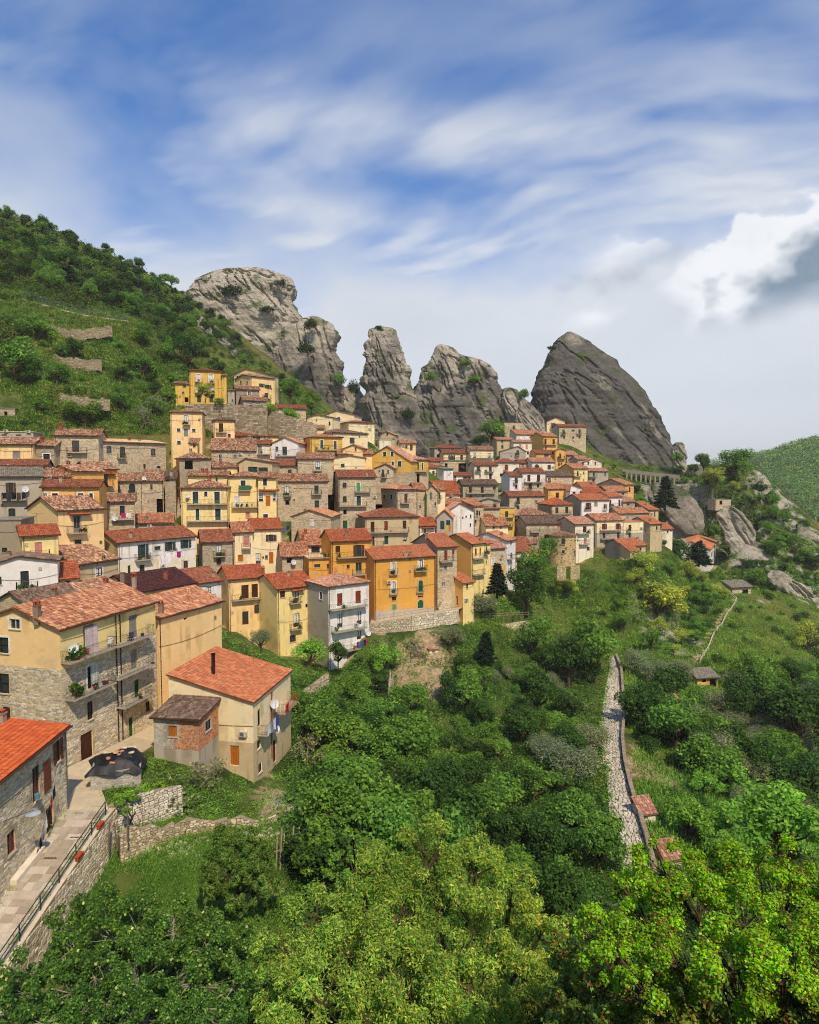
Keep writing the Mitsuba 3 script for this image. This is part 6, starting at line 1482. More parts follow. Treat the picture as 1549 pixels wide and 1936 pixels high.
drystone('ruined_wall', 'right stub of yellow stone wall on the meadow below the round tower', [pt(1079, 1070, 152), pt(1097, 1068, 152)], 2.4, ('CDBB8C', 'BFAE82', 'D8C89C'), 30, seed=12, ragged=.1)
drystone('ruined_wall', 'square of bare yellow wall on the meadow below the fir trees', [pt(1249, 1072, 188), pt(1270, 1074, 188)], 3.2, ('D6BC82', 'C8AE78', 'DEC890'), 30, seed=13, ragged=.15)
drystone('ruined_wall', 'stub of pale wall beside a stake in the middle of the gully', [pt(733, 1285, 97), pt(743, 1284, 97)], 2.2, seed=14, ragged=.1)
drystone('ruined_wall', 'pale ruined wall half buried in shrubs low in the gully', [pt(650, 1462, 70), pt(676, 1440, 74), pt(700, 1436, 76)], 2.0, seed=15, ragged=.4)
drystone('ruined_wall', 'weathered wall at the head of the mule path', [pt(1124, 1206, 150), pt(1150, 1210, 148)], 3.4, seed=16, ragged=.3)
drystone('field_wall', 'thin stone edge of the garden strip beside the pale yellow house', [pt(560, 1318, 88), pt(590, 1296, 92), pt(622, 1272, 96)], .8, seed=18, nparts=40, ragged=.2)

# street in front of the orange houses, with its rail and the stone steps
st0, st1, st2 = pt(700, 1178, 111.5), pt(779, 1166, 112.2), pt(868, 1152, 117.8)
bk0, bk1, bk2 = pt(704, 1168, 116), pt(800, 1158, 119), pt(880, 1146, 124)
m = MB()
for (a, b_, c_, d_) in ((st0, st1, bk1, bk0), (st1, st2, bk2, bk1)):
    m.quad(a, b_, c_, d_, 'C6BAA4'); m.quad(a - EZ * 2, b_ - EZ * 2, b_, a, 'B4A890')
tag(put('street', m, 'm_matte'), 'narrow paved street at the foot of the bright orange house', None, None, 'structure')
rk = thing('railing', 'thin metal railing along the street before the bright orange house', 'railing')
for hgt in (.5, 1.0):
    put('rail', MB().bar(st0 + EZ * hgt, st1 + EZ * hgt, .03, '8A8478').bar(st1 + EZ * hgt, st2 + EZ * hgt, .03, '8A8478'), 'm_paint', rk)
for i in range(13):
    f_ = i / 12 * 2; q = st0 + (st1 - st0) * f_ if f_ < 1 else st1 + (st2 - st1) * (f_ - 1)
    put('post', MB().bar(q, q + EZ * 1.02, .035, '8A8478'), 'm_paint', rk)
sk = thing('stone_steps', 'crooked flight of stone steps between the orange house and the apricot annex', 'steps')
for i in range(9):
    o = pt(830 + 1.9 * i, 1149 - 3.8 * i, 119.5 + .45 * i); 
    put('step', MB().box(o - EZ * 1.2, A3(1.9, .8, 0), A3(-.2, .5, 0), EZ * 1.2, lin('C4B79C') * rng.uniform(.9, 1.1)), 'm_matte', sk)
# wooden garden fence above the ivy wall
fk = thing('garden_fence', 'rustic wooden fence at the edge of the garden above the ivy hung wall', 'fence')
fa, fb = pt(872, 1172, 122.4), pt(1000, 1166, 132.5)
for i in range(11):
    q = fa + (fb - fa) * i / 10
    put('post', MB().bar(q - EZ * .3, q + EZ * 1.1, .06, '8A7660', 5), 'm_matte', fk)
for hgt in (.5, .95):
    put('rail', MB().bar(fa + EZ * hgt, fb + EZ * hgt, .045, '9A8670', 5), 'm_matte', fk)

# the round stone tower at the edge of the meadow
def round_tower():
    c = pt(1063, 1060, 163.0); R_ = 3.3
    zt_, zb_ = pt(1063, 1012, 163)[2], pt(1063, 1066, 160)[2] - 4
    an = np.linspace(0, 2 * np.pi, 41)
    k = thing('tower', 'round old stone tower house with a shallow roof at the edge of the meadow', 'tower')
    m = MB()
    ring = lambda z, r: np.stack([c[0] + r * np.cos(an), c[1] + r * np.sin(an), 0 * an + z], 1)
    for i, (z0, z1, r0, r1) in enumerate(((zb_, zt_ - 5, R_ * 1.08, R_), (zt_ - 5, zt_, R_, R_))):
        a, b_ = ring(z0, r0), ring(z1, r1)
        v = np.vstack([a, b_]); n_ = len(an)
        m.add(v, [[j, j + 1, n_ + j + 1, n_ + j] for j in range(n_ - 1)], 'CDB98E')
    put('wall', m, 'm_mason', k, smooth=False)
    m = MB(); a = ring(zt_, R_ + .3); top = A3(c[0], c[1] + .6, zt_ + 1.0)
    m.add(np.vstack([a, [top]]), [[j, j + 1, len(an)] for j in range(len(an) - 1)], '6A5646')
    rk_ = put('roof', m, 'm_matte', k)
    m = MB(); r = np.random.default_rng(3)
    for j in range(40):
        a_ = an[j]; p0 = a[j]; p1 = top
        for q in range(9):
            s0, s1 = q / 9, (q + 1.1) / 9
            w_ = .24 * (1 - s0 * .8)
            m.bar(p0 + (p1 - p0) * s0 + EZ * .05, p0 + (p1 - p0) * min(s1, 1) + EZ * .02, w_, lin(['9A7A60', '86664E', 'A88A6E'][int(r.integers(3))]) * r.uniform(.85, 1.1), 4, w_ * .8)
    put('tile', m, 'm_matte', rk_, kind='stuff')
    for u, v0, v1, w in ((1065.5, 1018, 1029, 6), (1065.5, 1040, 1046, 5)):
        r0 = ray(u, v0); rc = r0 * ((c[1] - R_) / r0[1])
        hh = (v1 - v0) / F * 160; ww = w / F * 160
        o = A3(rc[0] - ww / 2, c[1] - R_ - .06, rc[2] - hh)
        w_ = put('window', MB().box(o, A3(ww, 0, 0), A3(0, .1, 0), EZ * hh, '20242A'), 'm_glass', k)
        put('sill', MB().box(o - A3(.15, .1, .12), A3(ww + .3, 0, 0), A3(0, .25, 0), EZ * .11, 'B8A888'), 'm_matte', w_)
    r = np.random.default_rng(4); m = MB()
    for _ in range(40):
        a_ = r.uniform(-2.6, -.5); z = r.uniform(zt_ - 7.5, zt_ - .6); q = A3(c[0] + (R_ + .05) * math.cos(a_), c[1] + (R_ + .05) * math.sin(a_), z)
        m.box(q - A3(.1, .1, .1), A3(.2, 0, 0), A3(0, .12, 0), EZ * .2, '3A3228')
    put('putlog_hole', m, 'm_matte', k, kind='stuff')


round_tower()

N_FOOT = len(FOOT)
# sheds on the right slope
dl = lambda u, v: float(land(u, v)[0][1])
H('X', 'small white shed with a rose red roof beside the mule path', dl(1228, 1556), 12, (1213, 1538, 1240, 1556), 1.7, 's.55', 'v', 'p', 'cy 1218 1538 1226 1550', '', nm='shed', ch=[], ext=2, ov=.22, lw='g')
H('X', 'shed roof of pinkish tiles low beside the mule path among the lime leaves', dl(1275, 1640), 14, (1258, 1626, 1290, 1650), 1.6, 's.6', 's', 'p', '', '', nm='shed', ch=[], ext=2, ov=.2)
H('X', 'small white shed with a flat rose red roof above the olive trees', dl(1270, 1334), 20, (1258, 1325, 1282, 1334), 2.2, 's.4', 'v', 'p', '', '', nm='shed', ch=[], ext=2.5, ov=.4)
H('X', 'brick hut with a half rusted sheet metal roof below the steps', dl(1340, 1300), 10, (1319, 1281, 1357, 1300), 2.6, 's.35', 'o', 'g', 'e 1328 1284 1336 1290;e 1342 1284 1358 1300', '', nm='shed', ch=[], ext=2.5, ov=.4)
H('O', 'tumbledown stone hut with a slate roof on the slope under the pale rib', dl(1402, 1124), 14, (860, 1385, 1010, 1440), 4, 's.3', 's', 'g', 'e 940 1405 985 1450', '', nm='shed', ch=[], ext=1.5, ov=.5)
H('O', 'low stone hut at the left edge of the hillside'.replace('left edge of the hillside', 'foot of the rock fin'), 224, 14, (730, 692, 850, 730), 4, 'f', 's', 'g', 'e 760 700 780 730', '', nm='shed', ch=[], ext=2)
H('X', 'grey stone hut half hidden on the meadow at the left edge', 140, 14, (-6, 772, 28, 790), 4, 'f', 'S', 'g', 'e 8 778 14 790', '', nm='shed', ch=[], ext=2)
H('X', 'tiny white pump hut on the bare soil bank', dl(820, 1241), 24, (812, 1228, 829, 1241), 1.4, 's.2', 'v', 'p', 'cy 817 1231 823 1240', '', nm='shed', ch=[], ext=1, ov=.2)
ck = thing('canopy', 'grey corrugated sheet canopy on posts beside the last white house', 'canopy')
co = pt(1258, 1030, 199); m = MB()
for i in range(24):
    o = co + A3(.36 * i, .12 * i, 0)
    m.quad(o, o + A3(.18, .06, .07), o + A3(.18, 3.6, 1.1), o + A3(0, 3.54, 1.03), lin('B4B4B0') * rng.uniform(.85, 1.05)); m.quad(o + A3(.18, .06, .07), o + A3(.36, .12, 0), o + A3(.36, 3.66, 1.03), o + A3(.18, 3.6, 1.1), lin('A4A4A2') * rng.uniform(.85, 1.05))
put('sheet', m, 'm_paint', ck)
for x, y in ((.2, .2), (8.2, 2.9), (4.2, 1.5)):
    q = co + A3(x, y, 0); put('post', MB().bar(q - EZ * 6, q, .08, '77756E'), 'm_paint', ck)

AVOID = []
# road with its fence on the left hillside
fk = thing('fence', 'long wire mesh fence on posts beside the hillside road', 'fence')
fp_ = list(land(*np.array([(41, 566), (80, 577), (120, 588), (160, 597), (200, 603), (242, 608)], float).T) + EZ * .3)
wl = MB()
for a, b_ in zip(fp_[:-1], fp_[1:]):
    wl.box(a - EZ * 3, b_ - a, A3(0, .5, 0), EZ * 3.05, 'CFC2A6')
put('curb', wl, 'm_plaster', fk)
for i in range(26):
    f_ = i / 25 * (len(fp_) - 1); j = min(int(f_), len(fp_) - 2); q = fp_[j] + (fp_[j + 1] - fp_[j]) * (f_ - j)
    put('post', MB().bar(q, q + EZ * 2.0, .06, '5E7A6A', 5), 'm_paint', fk)
for hgt in (.3, .7, 1.1, 1.5, 1.9):
    m = MB()
    for a, b_ in zip(fp_[:-1], fp_[1:]): m.bar(a + EZ * hgt, b_ + EZ * hgt, .022, '6E8A7A', 3)
    put('rail', m, 'm_paint', fk)

for a, b_ in zip(fp_[:-1], fp_[1:]):
    for f_ in np.linspace(0, 1, 8): AVOID.append((*((a + (b_ - a) * f_) - [0, 3.5, 0])[:2], 4.5))
for u, v, d in ((82, 607, 173), (130, 622, 172), (172, 618, 175), (212, 614, 178), (98, 668, 164), (140, 676, 163), (192, 678, 167), (112, 740, 152), (160, 750, 151), (208, 752, 154)):
    AVOID.append((*(P(u, v, d) - [0, 3, 0])[:2], 4.0))
for u, v, d in ((1372, 965, 219), (1385, 985, 219), (1400, 1010, 219), (1262, 925, 243), (1280, 950, 243), (1300, 975, 243), (1316, 1000, 243), (1482, 1095, 198), (1510, 1115, 198), (1530, 1020, 226), (1545, 1055, 226)):
    AVOID.append((*(P(u, v, d) - [0, 4, 0])[:2], 4.5))
# rubble tumbled from the garden walls
r_ = np.random.default_rng(31); m = MB(); ico = trimesh.creation.icosphere(1, 1.0)
for _ in range(260):
    f_ = r_.random(); q = (pt(490, 1575, 50.5) if r_.random() < .6 else pt(330, 1590, 49)) + A3(r_.normal(0, 1.6), r_.normal(0, .8), 0)
    q[2] = gz(q[0], q[1]) + r_.uniform(0, .12); sc_ = r_.uniform(.06, .2)
    m.add(np.array(ico.vertices) * sc_ * [r_.uniform(.8, 1.4), 1, .7] * r_.uniform(.8, 1.2, (len(ico.vertices), 1)) + q, ico.faces, lin(['C8BC9E', 'B2A68A', 'D4C8AE'][int(r_.integers(3))]) * r_.uniform(.85, 1.1))
put('rubble', m, 'm_matte', None, 'loose rubble fallen from the garden walls', None, None, 'stuff')

# the little viaduct carrying a road under the great rock
vk = thing('viaduct', 'concrete road viaduct on square pillars at the foot of the great pyramid', 'viaduct')
va, vb_ = pt(1183, 892, 256), pt(1293, 904, 253)
dv = vb_ - va
m = MB().box(va - EZ * .5, dv, A3(0, 4, 0), EZ * .55, '868074').box(va + A3(0, 3.8, .2), dv, A3(0, .2, 0), EZ * .9, '8A8478')
put('deck', m, 'm_matte', vk)
for i in range(12):
    q = va + dv * (i + .3) / 12.2
    put('pillar', MB().box(q - A3(.3, 0, 4.5), A3(.6, 0, 0), A3(0, .7, 0), EZ * 3.99, '97907F'), 'm_matte', vk)
m = MB()
for i in range(40):
    q = va + dv * i / 39; m.bar(q + EZ * .2, q + EZ * 1.1, .04, '77736A', 3)
m.bar(va + EZ * 1.1, vb_ + EZ * 1.1, .05, '77736A')
put('parapet', m, 'm_paint', vk)

# steps up the right hand meadow
sk = thing('hillside_steps', 'long flight of timber edged steps climbing the right hand meadow', 'steps')
U_ = np.array([(1319, 1256), (1330, 1236), (1342, 1215), (1354, 1192), (1366, 1175), (1378, 1158), (1388, 1140), (1391, 1134)], float)
G_ = land(U_[:, 0], U_[:, 1], d0=60)
tt = np.linspace(0, len(G_) - 1, 30)
SP = np.stack([np.interp(tt, np.arange(len(G_)), G_[:, i]) for i in range(3)], 1)
for i in range(29):
    q = SP[i].copy(); q[2] = gz(q[0], q[1]) - .1
    put('step', MB().box(q + A3(-1.3, 0, -.3), A3(1.7, .5, 0), A3(-.15, .75, .1), EZ * .55, lin('B5A282') * rng.uniform(.85, 1.15)), 'm_matte', sk)
rl = thing('handrail', 'pale wooden handrail winding beside the hillside steps', 'handrail')
up2 = np.vstack([SP[::3], [land(1372, 1121, d0=60)[0], land(1356, 1107, d0=60)[0]]])
m = MB()
for a, b_ in zip(up2[:-1], up2[1:]):
    a2, b2 = A3(a[0] + .6, a[1] + .2, gz(a[0] + .6, a[1] + .2)), A3(b_[0] + .6, b_[1] + .2, gz(b_[0] + .6, b_[1] + .2))
    m.bar(a2 + EZ * 1.0, b2 + EZ * 1.0, .075, 'CFC6B4').bar(a2 + EZ * .55, b2 + EZ * .55, .055, 'C2B8A4')
    put('post', MB().bar(a2 - EZ * .2, a2 + EZ * 1.1, .08, 'C8BEAA'), 'm_matte', rl)
put('rail', m, 'm_matte', rl)

# black tarpaulin weighed down with stones on a low block enclosure
tc = pt(222, 1462, 54.5); tc[2] = -24.9
def tarp_z(x, y):
    e = np.maximum(np.abs(x) / 2.15, np.abs(y) / 1.78)
    base = 1.05 - .5 * np.clip((e - .55) / .45, 0, 1) ** 1.5 * 1.6
    return base + .22 * np.sin(1.7 * x + .6) * np.cos(1.3 * y) + .16 * (meshkit.fbm(np.stack([x * 1.3, y * 1.3, 0 * x], -1), 3, 5) - .5) * 2 + .35 * np.exp(-((x - .8) ** 2 + (y - .4) ** 2) / 1.2)
gu, gv = np.meshgrid(np.linspace(-2.6, 2.6, 46), np.linspace(-2.15, 2.15, 40), indexing='ij')
gu, gv = gu * .84, gv * .84
gu2 = gu + .22 * np.sin(gv * 2.1 + 1) * (np.abs(gu) / 2.6); gv2 = gv + .18 * np.sin(gu * 2.6) * (np.abs(gv) / 2.1)
ca, sa = math.cos(.35), math.sin(.35)
tw = lambda x, y, z: np.stack([tc[0] + x * ca - y * sa, tc[1] + x * sa + y * ca, tc[2] + z], -1)
tv = tw(gu2, gv2, tarp_z(gu, gv)).reshape(-1, 3); ii = np.arange(46 * 40).reshape(46, 40)
put('tarpaulin', MB().add(tv, np.stack([ii[:-1, :-1], ii[1:, :-1], ii[1:, 1:], ii[:-1, 1:]], -1).reshape(-1, 4), '15171B'), 'm_paint', None, 'crumpled black tarpaulin weighed down with stones beside the street', 'tarpaulin', smooth=True)
r_ = np.random.default_rng(8)
for i in range(18):
    x, y = r_.uniform(-1.8, 1.8), r_.uniform(-1.45, 1.45)
    c_ = tw(np.array(x), np.array(y), tarp_z(np.array(x), np.array(y)) + .06)
    s = trimesh.creation.icosphere(1, 1.0); v = np.array(s.vertices) * [r_.uniform(.15, .26), r_.uniform(.12, .22), .09] * r_.uniform(.75, 1.2, (len(s.vertices), 1))
    put('stone', MB().add(v + c_, s.faces, lin(['CBB896', 'D6C6A6', 'B88A6A', 'BFC0C4'][int(r_.integers(4))])), 'm_matte', None, 'flat stone lying on the black tarpaulin', 'stone', 'stones weighing down the tarpaulin')
bk = thing('block_enclosure', 'low enclosure of concrete blocks under the black tarpaulin', 'wall')
cor = [tw(np.array(x), np.array(y), np.array(0.0)) for x, y in ((-1.9, -1.55), (1.9, -1.55), (1.9, 1.55), (-1.9, 1.55))]
for a, b_ in zip(cor, cor[1:] + cor[:1]):
    ex = b_ - a; L_ = np.linalg.norm(ex); ex /= L_; nn_ = A3(ex[1], -ex[0], 0)
    m = MB().box(a - EZ * 2.5 - nn_ * .2, ex * L_, nn_ * .18, EZ * 2.95, 'A29C90'); put('core', m, 'm_matte', bk)
    stones(bk, A3(a[0], a[1], 0), ex, EZ, nn_, 0, L_, tc[2] - .9, tc[2] + .5, (), (.2, .2), (.4, .4), ('AEAAA0', 'A29E94', 'B8B4AA'), .012, 40, 'block', .012, .3)
# wooden trellis and junk by the garden wall
tk = thing('trellis', 'weathered wooden trellis of thin poles beside the ruined wall', 'trellis')
to = pt(545, 1675, 45.5)
for i in range(8):
    o = to + A3(-.9 + .24 * i, .1 * i, rng.uniform(-.2, .1))
    put('pole', MB().bar(o, o + A3(rng.uniform(-.1, .1), 1.2, 3.2 + rng.uniform(-.4, .5)), .05, lin('A89A86') * rng.uniform(.8, 1.15), 5), 'm_matte', tk)
for hgt in (.7, 1.9):
    o = to + A3(-1.2, .3 + hgt * .38, hgt); put('crossbar', MB().bar(o, o + A3(2.2, .8, .1), .045, '9A8C78', 5), 'm_matte', tk)
wp = [(pt(205, 1598, 47), pt(207, 1553, 47)), (pt(222, 1596, 47), pt(216, 1556, 47)), (pt(241, 1580, 47), pt(241, 1517, 47))]
for (a, b_), lab in zip(wp, ('leaning grey stake at the corner of the garden', 'crooked grey stake second from the retaining wall', 'dark upright pole carrying the vine by the garden wall')):
    put('garden_stake', MB().bar(a - EZ * .5, b_, .07, '75695A', 6, .05), 'm_matte', None, lab, 'stake')
put('laundry_prop', MB().bar(pt(737, 1300, 96), pt(738, 1272, 96), .08, 'D8D2C4', 6), 'm_matte', None, 'white marker post on the stub of wall in the gully', 'post')
# laundry of the village
def line_of(fr, u0, v0, u1, v1, d, items, drop, who):
    ox, oy, sc = FR[fr]
    a, b_ = P(ox + u0 / sc, oy + v0 / sc, d), P(ox + u1 / sc, oy + v1 / sc, d + (b2 if (b2 := 0) else 0))
    n = len(items)
    for i, (c_, lab) in enumerate(items):
        cloth('garment', a + (b_ - a) * (i + .05) / n, a + (b_ - a) * (i + .92) / n, drop * rng.uniform(.8, 1.15), c_, lab)


line_of('A', 1170, 1108, 1255, 1103, 102.0, (('E6E2EC', 'first white sheet on the line of the teal shuttered white house'), ('ECE8F0', 'second white sheet on the line of the teal shuttered white house')), 1.9, '')
line_of('A', 1262, 1098, 1360, 1090, 103.4, (('E8E4EE', 'short white towel right of the two sheets'), ('9C2E78', 'magenta cloth on the line of the teal shuttered white house'), ('E4DEE8', 'white shirt at the right end of that washing line')), .9, '')
line_of('A', 886, 812, 960, 812, 109.5, (('B0347E', 'bright pink cloth on the balcony of the stone house with the white dish'), ('E4E2E6', 'white towel beside the bright pink cloth')), .95, '')
line_of('A', 12, 665, 190, 662, 86.5, (('23262C', 'black trousers at the left end of the whitewashed house balcony'), ('3A3A44', 'charcoal shirt second on the whitewashed house balcony'), ('1E2026', 'black shirt in the middle of the whitewashed house balcony'), ('4A4238', 'brown cloth fourth on the whitewashed house balcony'), ('24262E', 'black cloth at the right end of the whitewashed house balcony')), 1.0, '')
line_of('K', 1110, 1495, 1325, 1425, 103.6, (('3A4E7A', 'blue jeans first on the lowest balcony of the white tall house'), ('55608A', 'pale blue jeans second on that lowest balcony'), ('4A5478', 'slate blue trousers third on that lowest balcony'), ('20242E', 'black trousers fourth on that lowest balcony'), ('B0304A', 'small crimson cloth at the end of that lowest balcony')), 1.1, '')
line_of('F', 985, 1128, 1032, 1126, 140.5, (('C8B44A', 'yellow cloth under the teal windows of the grey gable'), ('D07A2A', 'orange cloth beside the yellow one under the teal windows')), 1.3, '')
line_of('C', 905, 540, 962, 508, 124.5, (('5A5A9A', 'violet cloth on the line in the lane by the low wavy roof'), ('3A3E5A', 'dark cloth on the line in the lane by the low wavy roof')), 1.0, '')

# ---------------------------------------------------------------- thin summer haze over the valley
scene['haze_air'] = {'type': 'homogeneous', 'albedo': {'type': 'rgb', 'value': [0.94, 0.95, 0.96]}, 'sigma_t': 0.00017}
_r = max(abs(gx[0]), gx[-1], abs(gy[0]), gy[-1]) + 40
_z0, _z1 = float(Z.min()) - 1.5, max(125.0, float(Z.max()) + 15)
scene['haze'] = {'type': 'cube', 'to_world': T().translate([0, 0, (_z0 + _z1) / 2]).scale([_r, _r, (_z1 - _z0) / 2]), 'bsdf': {'type': 'null'}, 'interior': {'type': 'ref', 'id': 'haze_air'}}
labels['haze'] = {'kind': 'stuff', 'label': 'thin bluish haze in the air over the valley'}
scene['camera']['medium'] = {'type': 'ref', 'id': 'haze_air'}
# ---------------------------------------------------------------- vegetation
GR = {'mid': ['4E7A2A', '5E8C30', '44702A', '6C9838'], 'dark': ['2F5222', '3A6028', '274820', '446E2E'], 'deep': ['233F1E', '2B4A22', '1E381C'], 'lime': ['A2DE1C', 'B0E828', '92D01A', '86C21C'], 'yel': ['8A9A34', '9CAA3C', '788A2E', 'A8B448'],
      'olive': ['6E7A5C', '7C886A', '5E6A4E', '8A947A'], 'fresh': ['6CA030', '7CB03A', '5C9030'], 'fir': ['1C3626', '24402C', '182E22', '2E4C34'], 'bare': ['7A7060', '6A6052', '8A8070'], 'loq': ['2E5020', '3A6028', '26441C', '4A6A2C', '567030'], 'scrub': ['33501F', '3F5E26', '2A451C', '4C6A2C', '55632E'],
      'grass': ['5E8A2C', '6E9A34', '4C7826', '86A040'], 'ivy': ['335E26', '3E6C2C', '2A5020', '4C7A34'], 'elder': ['C8D070', 'D6DA8A'], 'brown': ['A8703A', '8E5A30', 'B88450']}
GRL = {}
for k_, v_ in GR.items():
    c_ = np.array([lin(c) for c in v_]) * (1.0 if k_ in ('lime', 'elder', 'brown', 'bare') else 1.5)
    g_ = 0 if k_ == 'lime' else .17
    GRL[k_] = (1 - g_) * c_ + g_ * (c_ @ [.25, .65, .1])[:, None] * [1.2, 1.0, .5]


def leaves(r, cen, rad, n, L, W, pal, up=.7, shell=.55, squash=1.0, jit=.9, tint=.16, ltint=.10):
    """n leaf blades on the outer shells of lobes (cen, rad): (vertices (n*4), faces, colours)."""
    cen, rad = np.asarray(cen, float), np.asarray(rad, float)
    w = rad ** 2 / (rad ** 2).sum()
    li = r.choice(len(cen), n, p=w)
    d = r.normal(0, 1, (n, 3)); d /= np.linalg.norm(d, axis=1, keepdims=True)
    rr = rad[li] * (shell + (1 - shell) * r.random(n) ** .6) * (1 + .16 * r.normal(0, 1, n))
    p = cen[li] + d * rr[:, None] * [1, 1, squash]
    nn = d * .75 + A3(0, 0, up) + r.normal(0, jit * .6, (n, 3)); nn /= np.linalg.norm(nn, axis=1, keepdims=True)
    a = np.cross(nn, r.normal(0, 1, (n, 3))); a /= np.linalg.norm(a, axis=1, keepdims=True)
    b_ = np.cross(nn, a)
    s = r.uniform(.65, 1.3, n)[:, None]
    v = np.stack([p - a * L * s * .5, p - b_ * W * s * .5 - a * L * s * .05, p + a * L * s * .5 - nn * L * s * .12, p + b_ * W * s * .5 - a * L * s * .05], 1)
    f = np.arange(n)[:, None, None] * 4 + np.array([[0, 1, 2], [0, 2, 3]])[None]
    pl = GRL[pal] if isinstance(pal, str) else pal
    lobe_t = r.normal(1, ltint, len(cen)).clip(.55, 1.6)
    c = pl[r.integers(0, len(pl), n)] * (r.normal(1, tint, n).clip(.5, 1.5) * lobe_t[li])[:, None]
    return v.reshape(-1, 3), f.reshape(-1, 3), np.repeat(c, 4, 0)


def limbs(r, base, cen, rad, r0, col='5A4A3A', sides=5, sub=2, fork=.35):
    """A tapered trunk and limbs that reach into the lobes."""
    m = MB(); base = np.asarray(base, float); cen = np.asarray(cen, float)
    top = cen.mean(0); fk = base + (top - base) * fork + r.normal(0, .1, 3) * np.linalg.norm(top - base) * .3
    mid_ = (base + fk) / 2 + r.normal(0, .04, 3) * np.linalg.norm(fk - base)
    m.bar(base - EZ * .4, mid_, r0, col, 7, r0 * .85).bar(mid_, fk, r0 * .85, col, 7, r0 * .7)
    for c_ in cen:
        k1 = fk + (c_ - fk) * .5 + r.normal(0, .08, 3) * np.linalg.norm(c_ - fk)
        m.bar(fk, k1, r0 * .5, lin(col) * 1.05, sides, r0 * .3).bar(k1, c_, r0 * .3, lin(col) * 1.1, sides, r0 * .12)
        for _ in range(sub):
            e = c_ + r.normal(0, .5, 3) * np.mean(rad); m.bar(k1 + (c_ - k1) * .5, e, r0 * .13, lin(col) * 1.15, 3, r0 * .04)
    return m


def lobes(r, n, R, Hc, zc, lo=.22, hi=.46, flat=1.0):
    """Lobe centres filling a rounded crown of radius R and half height Hc round height zc."""
    d = r.normal(0, 1, (n, 3)); d /= np.linalg.norm(d, axis=1, keepdims=True)
    d[:, 2] = np.where(d[:, 2] < -.45, -d[:, 2], d[:, 2])
    q = r.uniform(.3, .98, n)[:, None]
    return d * q * [R, R, Hc] + [0, 0, zc], r.uniform(lo, hi, n) * R


KINDS = {}


def kind(name, variants, make):
    KINDS[name] = []
    for i in range(variants):
        r = np.random.default_rng(abs(hash_(name)) + i * 17)
        g = f'plant_form_{name}_{i}'
        parts = make(r)
        scene[g] = {'type': 'shapegroup', **{k: ply(m, mt) for k, (m, mt) in parts.items()}}
        KINDS[name].append(g)


def hash_(s):
    return sum((i + 1) * ord(c) for i, c in enumerate(s)) % 9973


def broad(R, Hc, zc, n, nl, L, W, pal, r0=.18, **kw):
    def make(r):
        c, q = lobes(r, int(nl * 1.4), R, Hc, zc)
        return {'trunk': (limbs(r, (0, 0, 0), c, q, r0), 'm_matte'), 'crown': (leaves(r, c, q, n, L, W, pal, **kw), 'm_leaf')}
    return make


def shrubf(R, n, nl, L, W, pal, Hc=None, **kw):
    def make(r):
        c, q = lobes(r, int(nl * 1.5), R, Hc or R * .75, R * .55, .25, .52)
        return {'stem': (limbs(r, (0, 0, 0), c, q, .05, sub=1, fork=.2), 'm_matte'), 'foliage': (leaves(r, c, q, n, L, W, pal, **kw), 'm_leaf')}
    return make


def fir(Ht, R, pal, n=15000, L=.34):
    def make(r):
        m = MB().bar((0, 0, -.5), (0, 0, Ht), .16, '4A3A2E', 6, .02)
        vs, fs, cs, k = [], [], [], 0
        pal_ = GRL[pal]; tot = 0
        for i in range(70):
            z = Ht * (.08 + .9 * i / 70); rr = R * (1 - z / Ht) ** .85 * r.uniform(.75, 1.1) + .12
            a = i * 2.4 + r.uniform(-.3, .3); e = A3(math.cos(a) * rr, math.sin(a) * rr, z - .28 * rr)
            m.bar((0, 0, z), e, .035, '4A3A2E', 3, .01)
            nn_ = int(n / 70 * (rr / R + .15)); t = r.uniform(.15, 1, nn_) ** .8
            p = A3(0, 0, z) + (e - A3(0, 0, z)) * t[:, None] + r.normal(0, .13, (nn_, 3)) * [1, 1, .5] * (.4 + rr * .35)
            d = (e - A3(0, 0, z)) / (np.linalg.norm(e - A3(0, 0, z)) + 1e-6); d = d + r.normal(0, .5, (nn_, 3)); d /= np.linalg.norm(d, axis=1, keepdims=True)
            s_ = np.cross(d, r.normal(0, 1, (nn_, 3)) * [.4, .4, 1]); s_ /= np.linalg.norm(s_, axis=1, keepdims=True)
            v = np.stack([p, p + d * L * .5 - s_ * .11, p + d * L, p + d * L * .5 + s_ * .11], 1)
            vs.append(v.reshape(-1, 3)); fs.append((np.arange(nn_)[:, None, None] * 4 + np.array([[0, 1, 2], [0, 2, 3]])[None]).reshape(-1, 3) + k); k += nn_ * 4
            cs.append(np.repeat(pal_[r.integers(0, len(pal_), nn_)] * r.normal(1, .15, (nn_, 1)), 4, 0))
        return {'trunk': (m, 'm_matte'), 'crown': ((np.vstack(vs), np.vstack(fs), np.vstack(cs)), 'm_leaf')}
    return make


def twiggy(R, col, n, pal, L=.12):
    def make(r):
        m = MB(); tips = []
        def grow(p, d, l, rad, k):
            e = p + d * l; m.bar(p, e, rad, lin(col) * r.uniform(.8, 1.2), 4 if k < 2 else 3, rad * .6); tips.append(e)
            if k < 4:
                for _ in range(3 if k < 3 else 2):
                    d2 = d + r.normal(0, .5, 3) + A3(0, 0, .12); d2 /= np.linalg.norm(d2); grow(e, d2, l * r.uniform(.6, .85), rad * .6, k + 1)
        for _ in range(6):
            d = r.normal(0, .5, 3) + A3(0, 0, 1); d /= np.linalg.norm(d); grow(A3(r.normal(0, .1), r.normal(0, .1), 0), d, R * .42, .045, 1)
        t = np.array(tips)
        return {'branch': (m, 'm_matte'), 'foliage': (leaves(r, t, np.full(len(t), R * .09), n, L, L * .6, pal, shell=.1), 'm_leaf')}
    return make


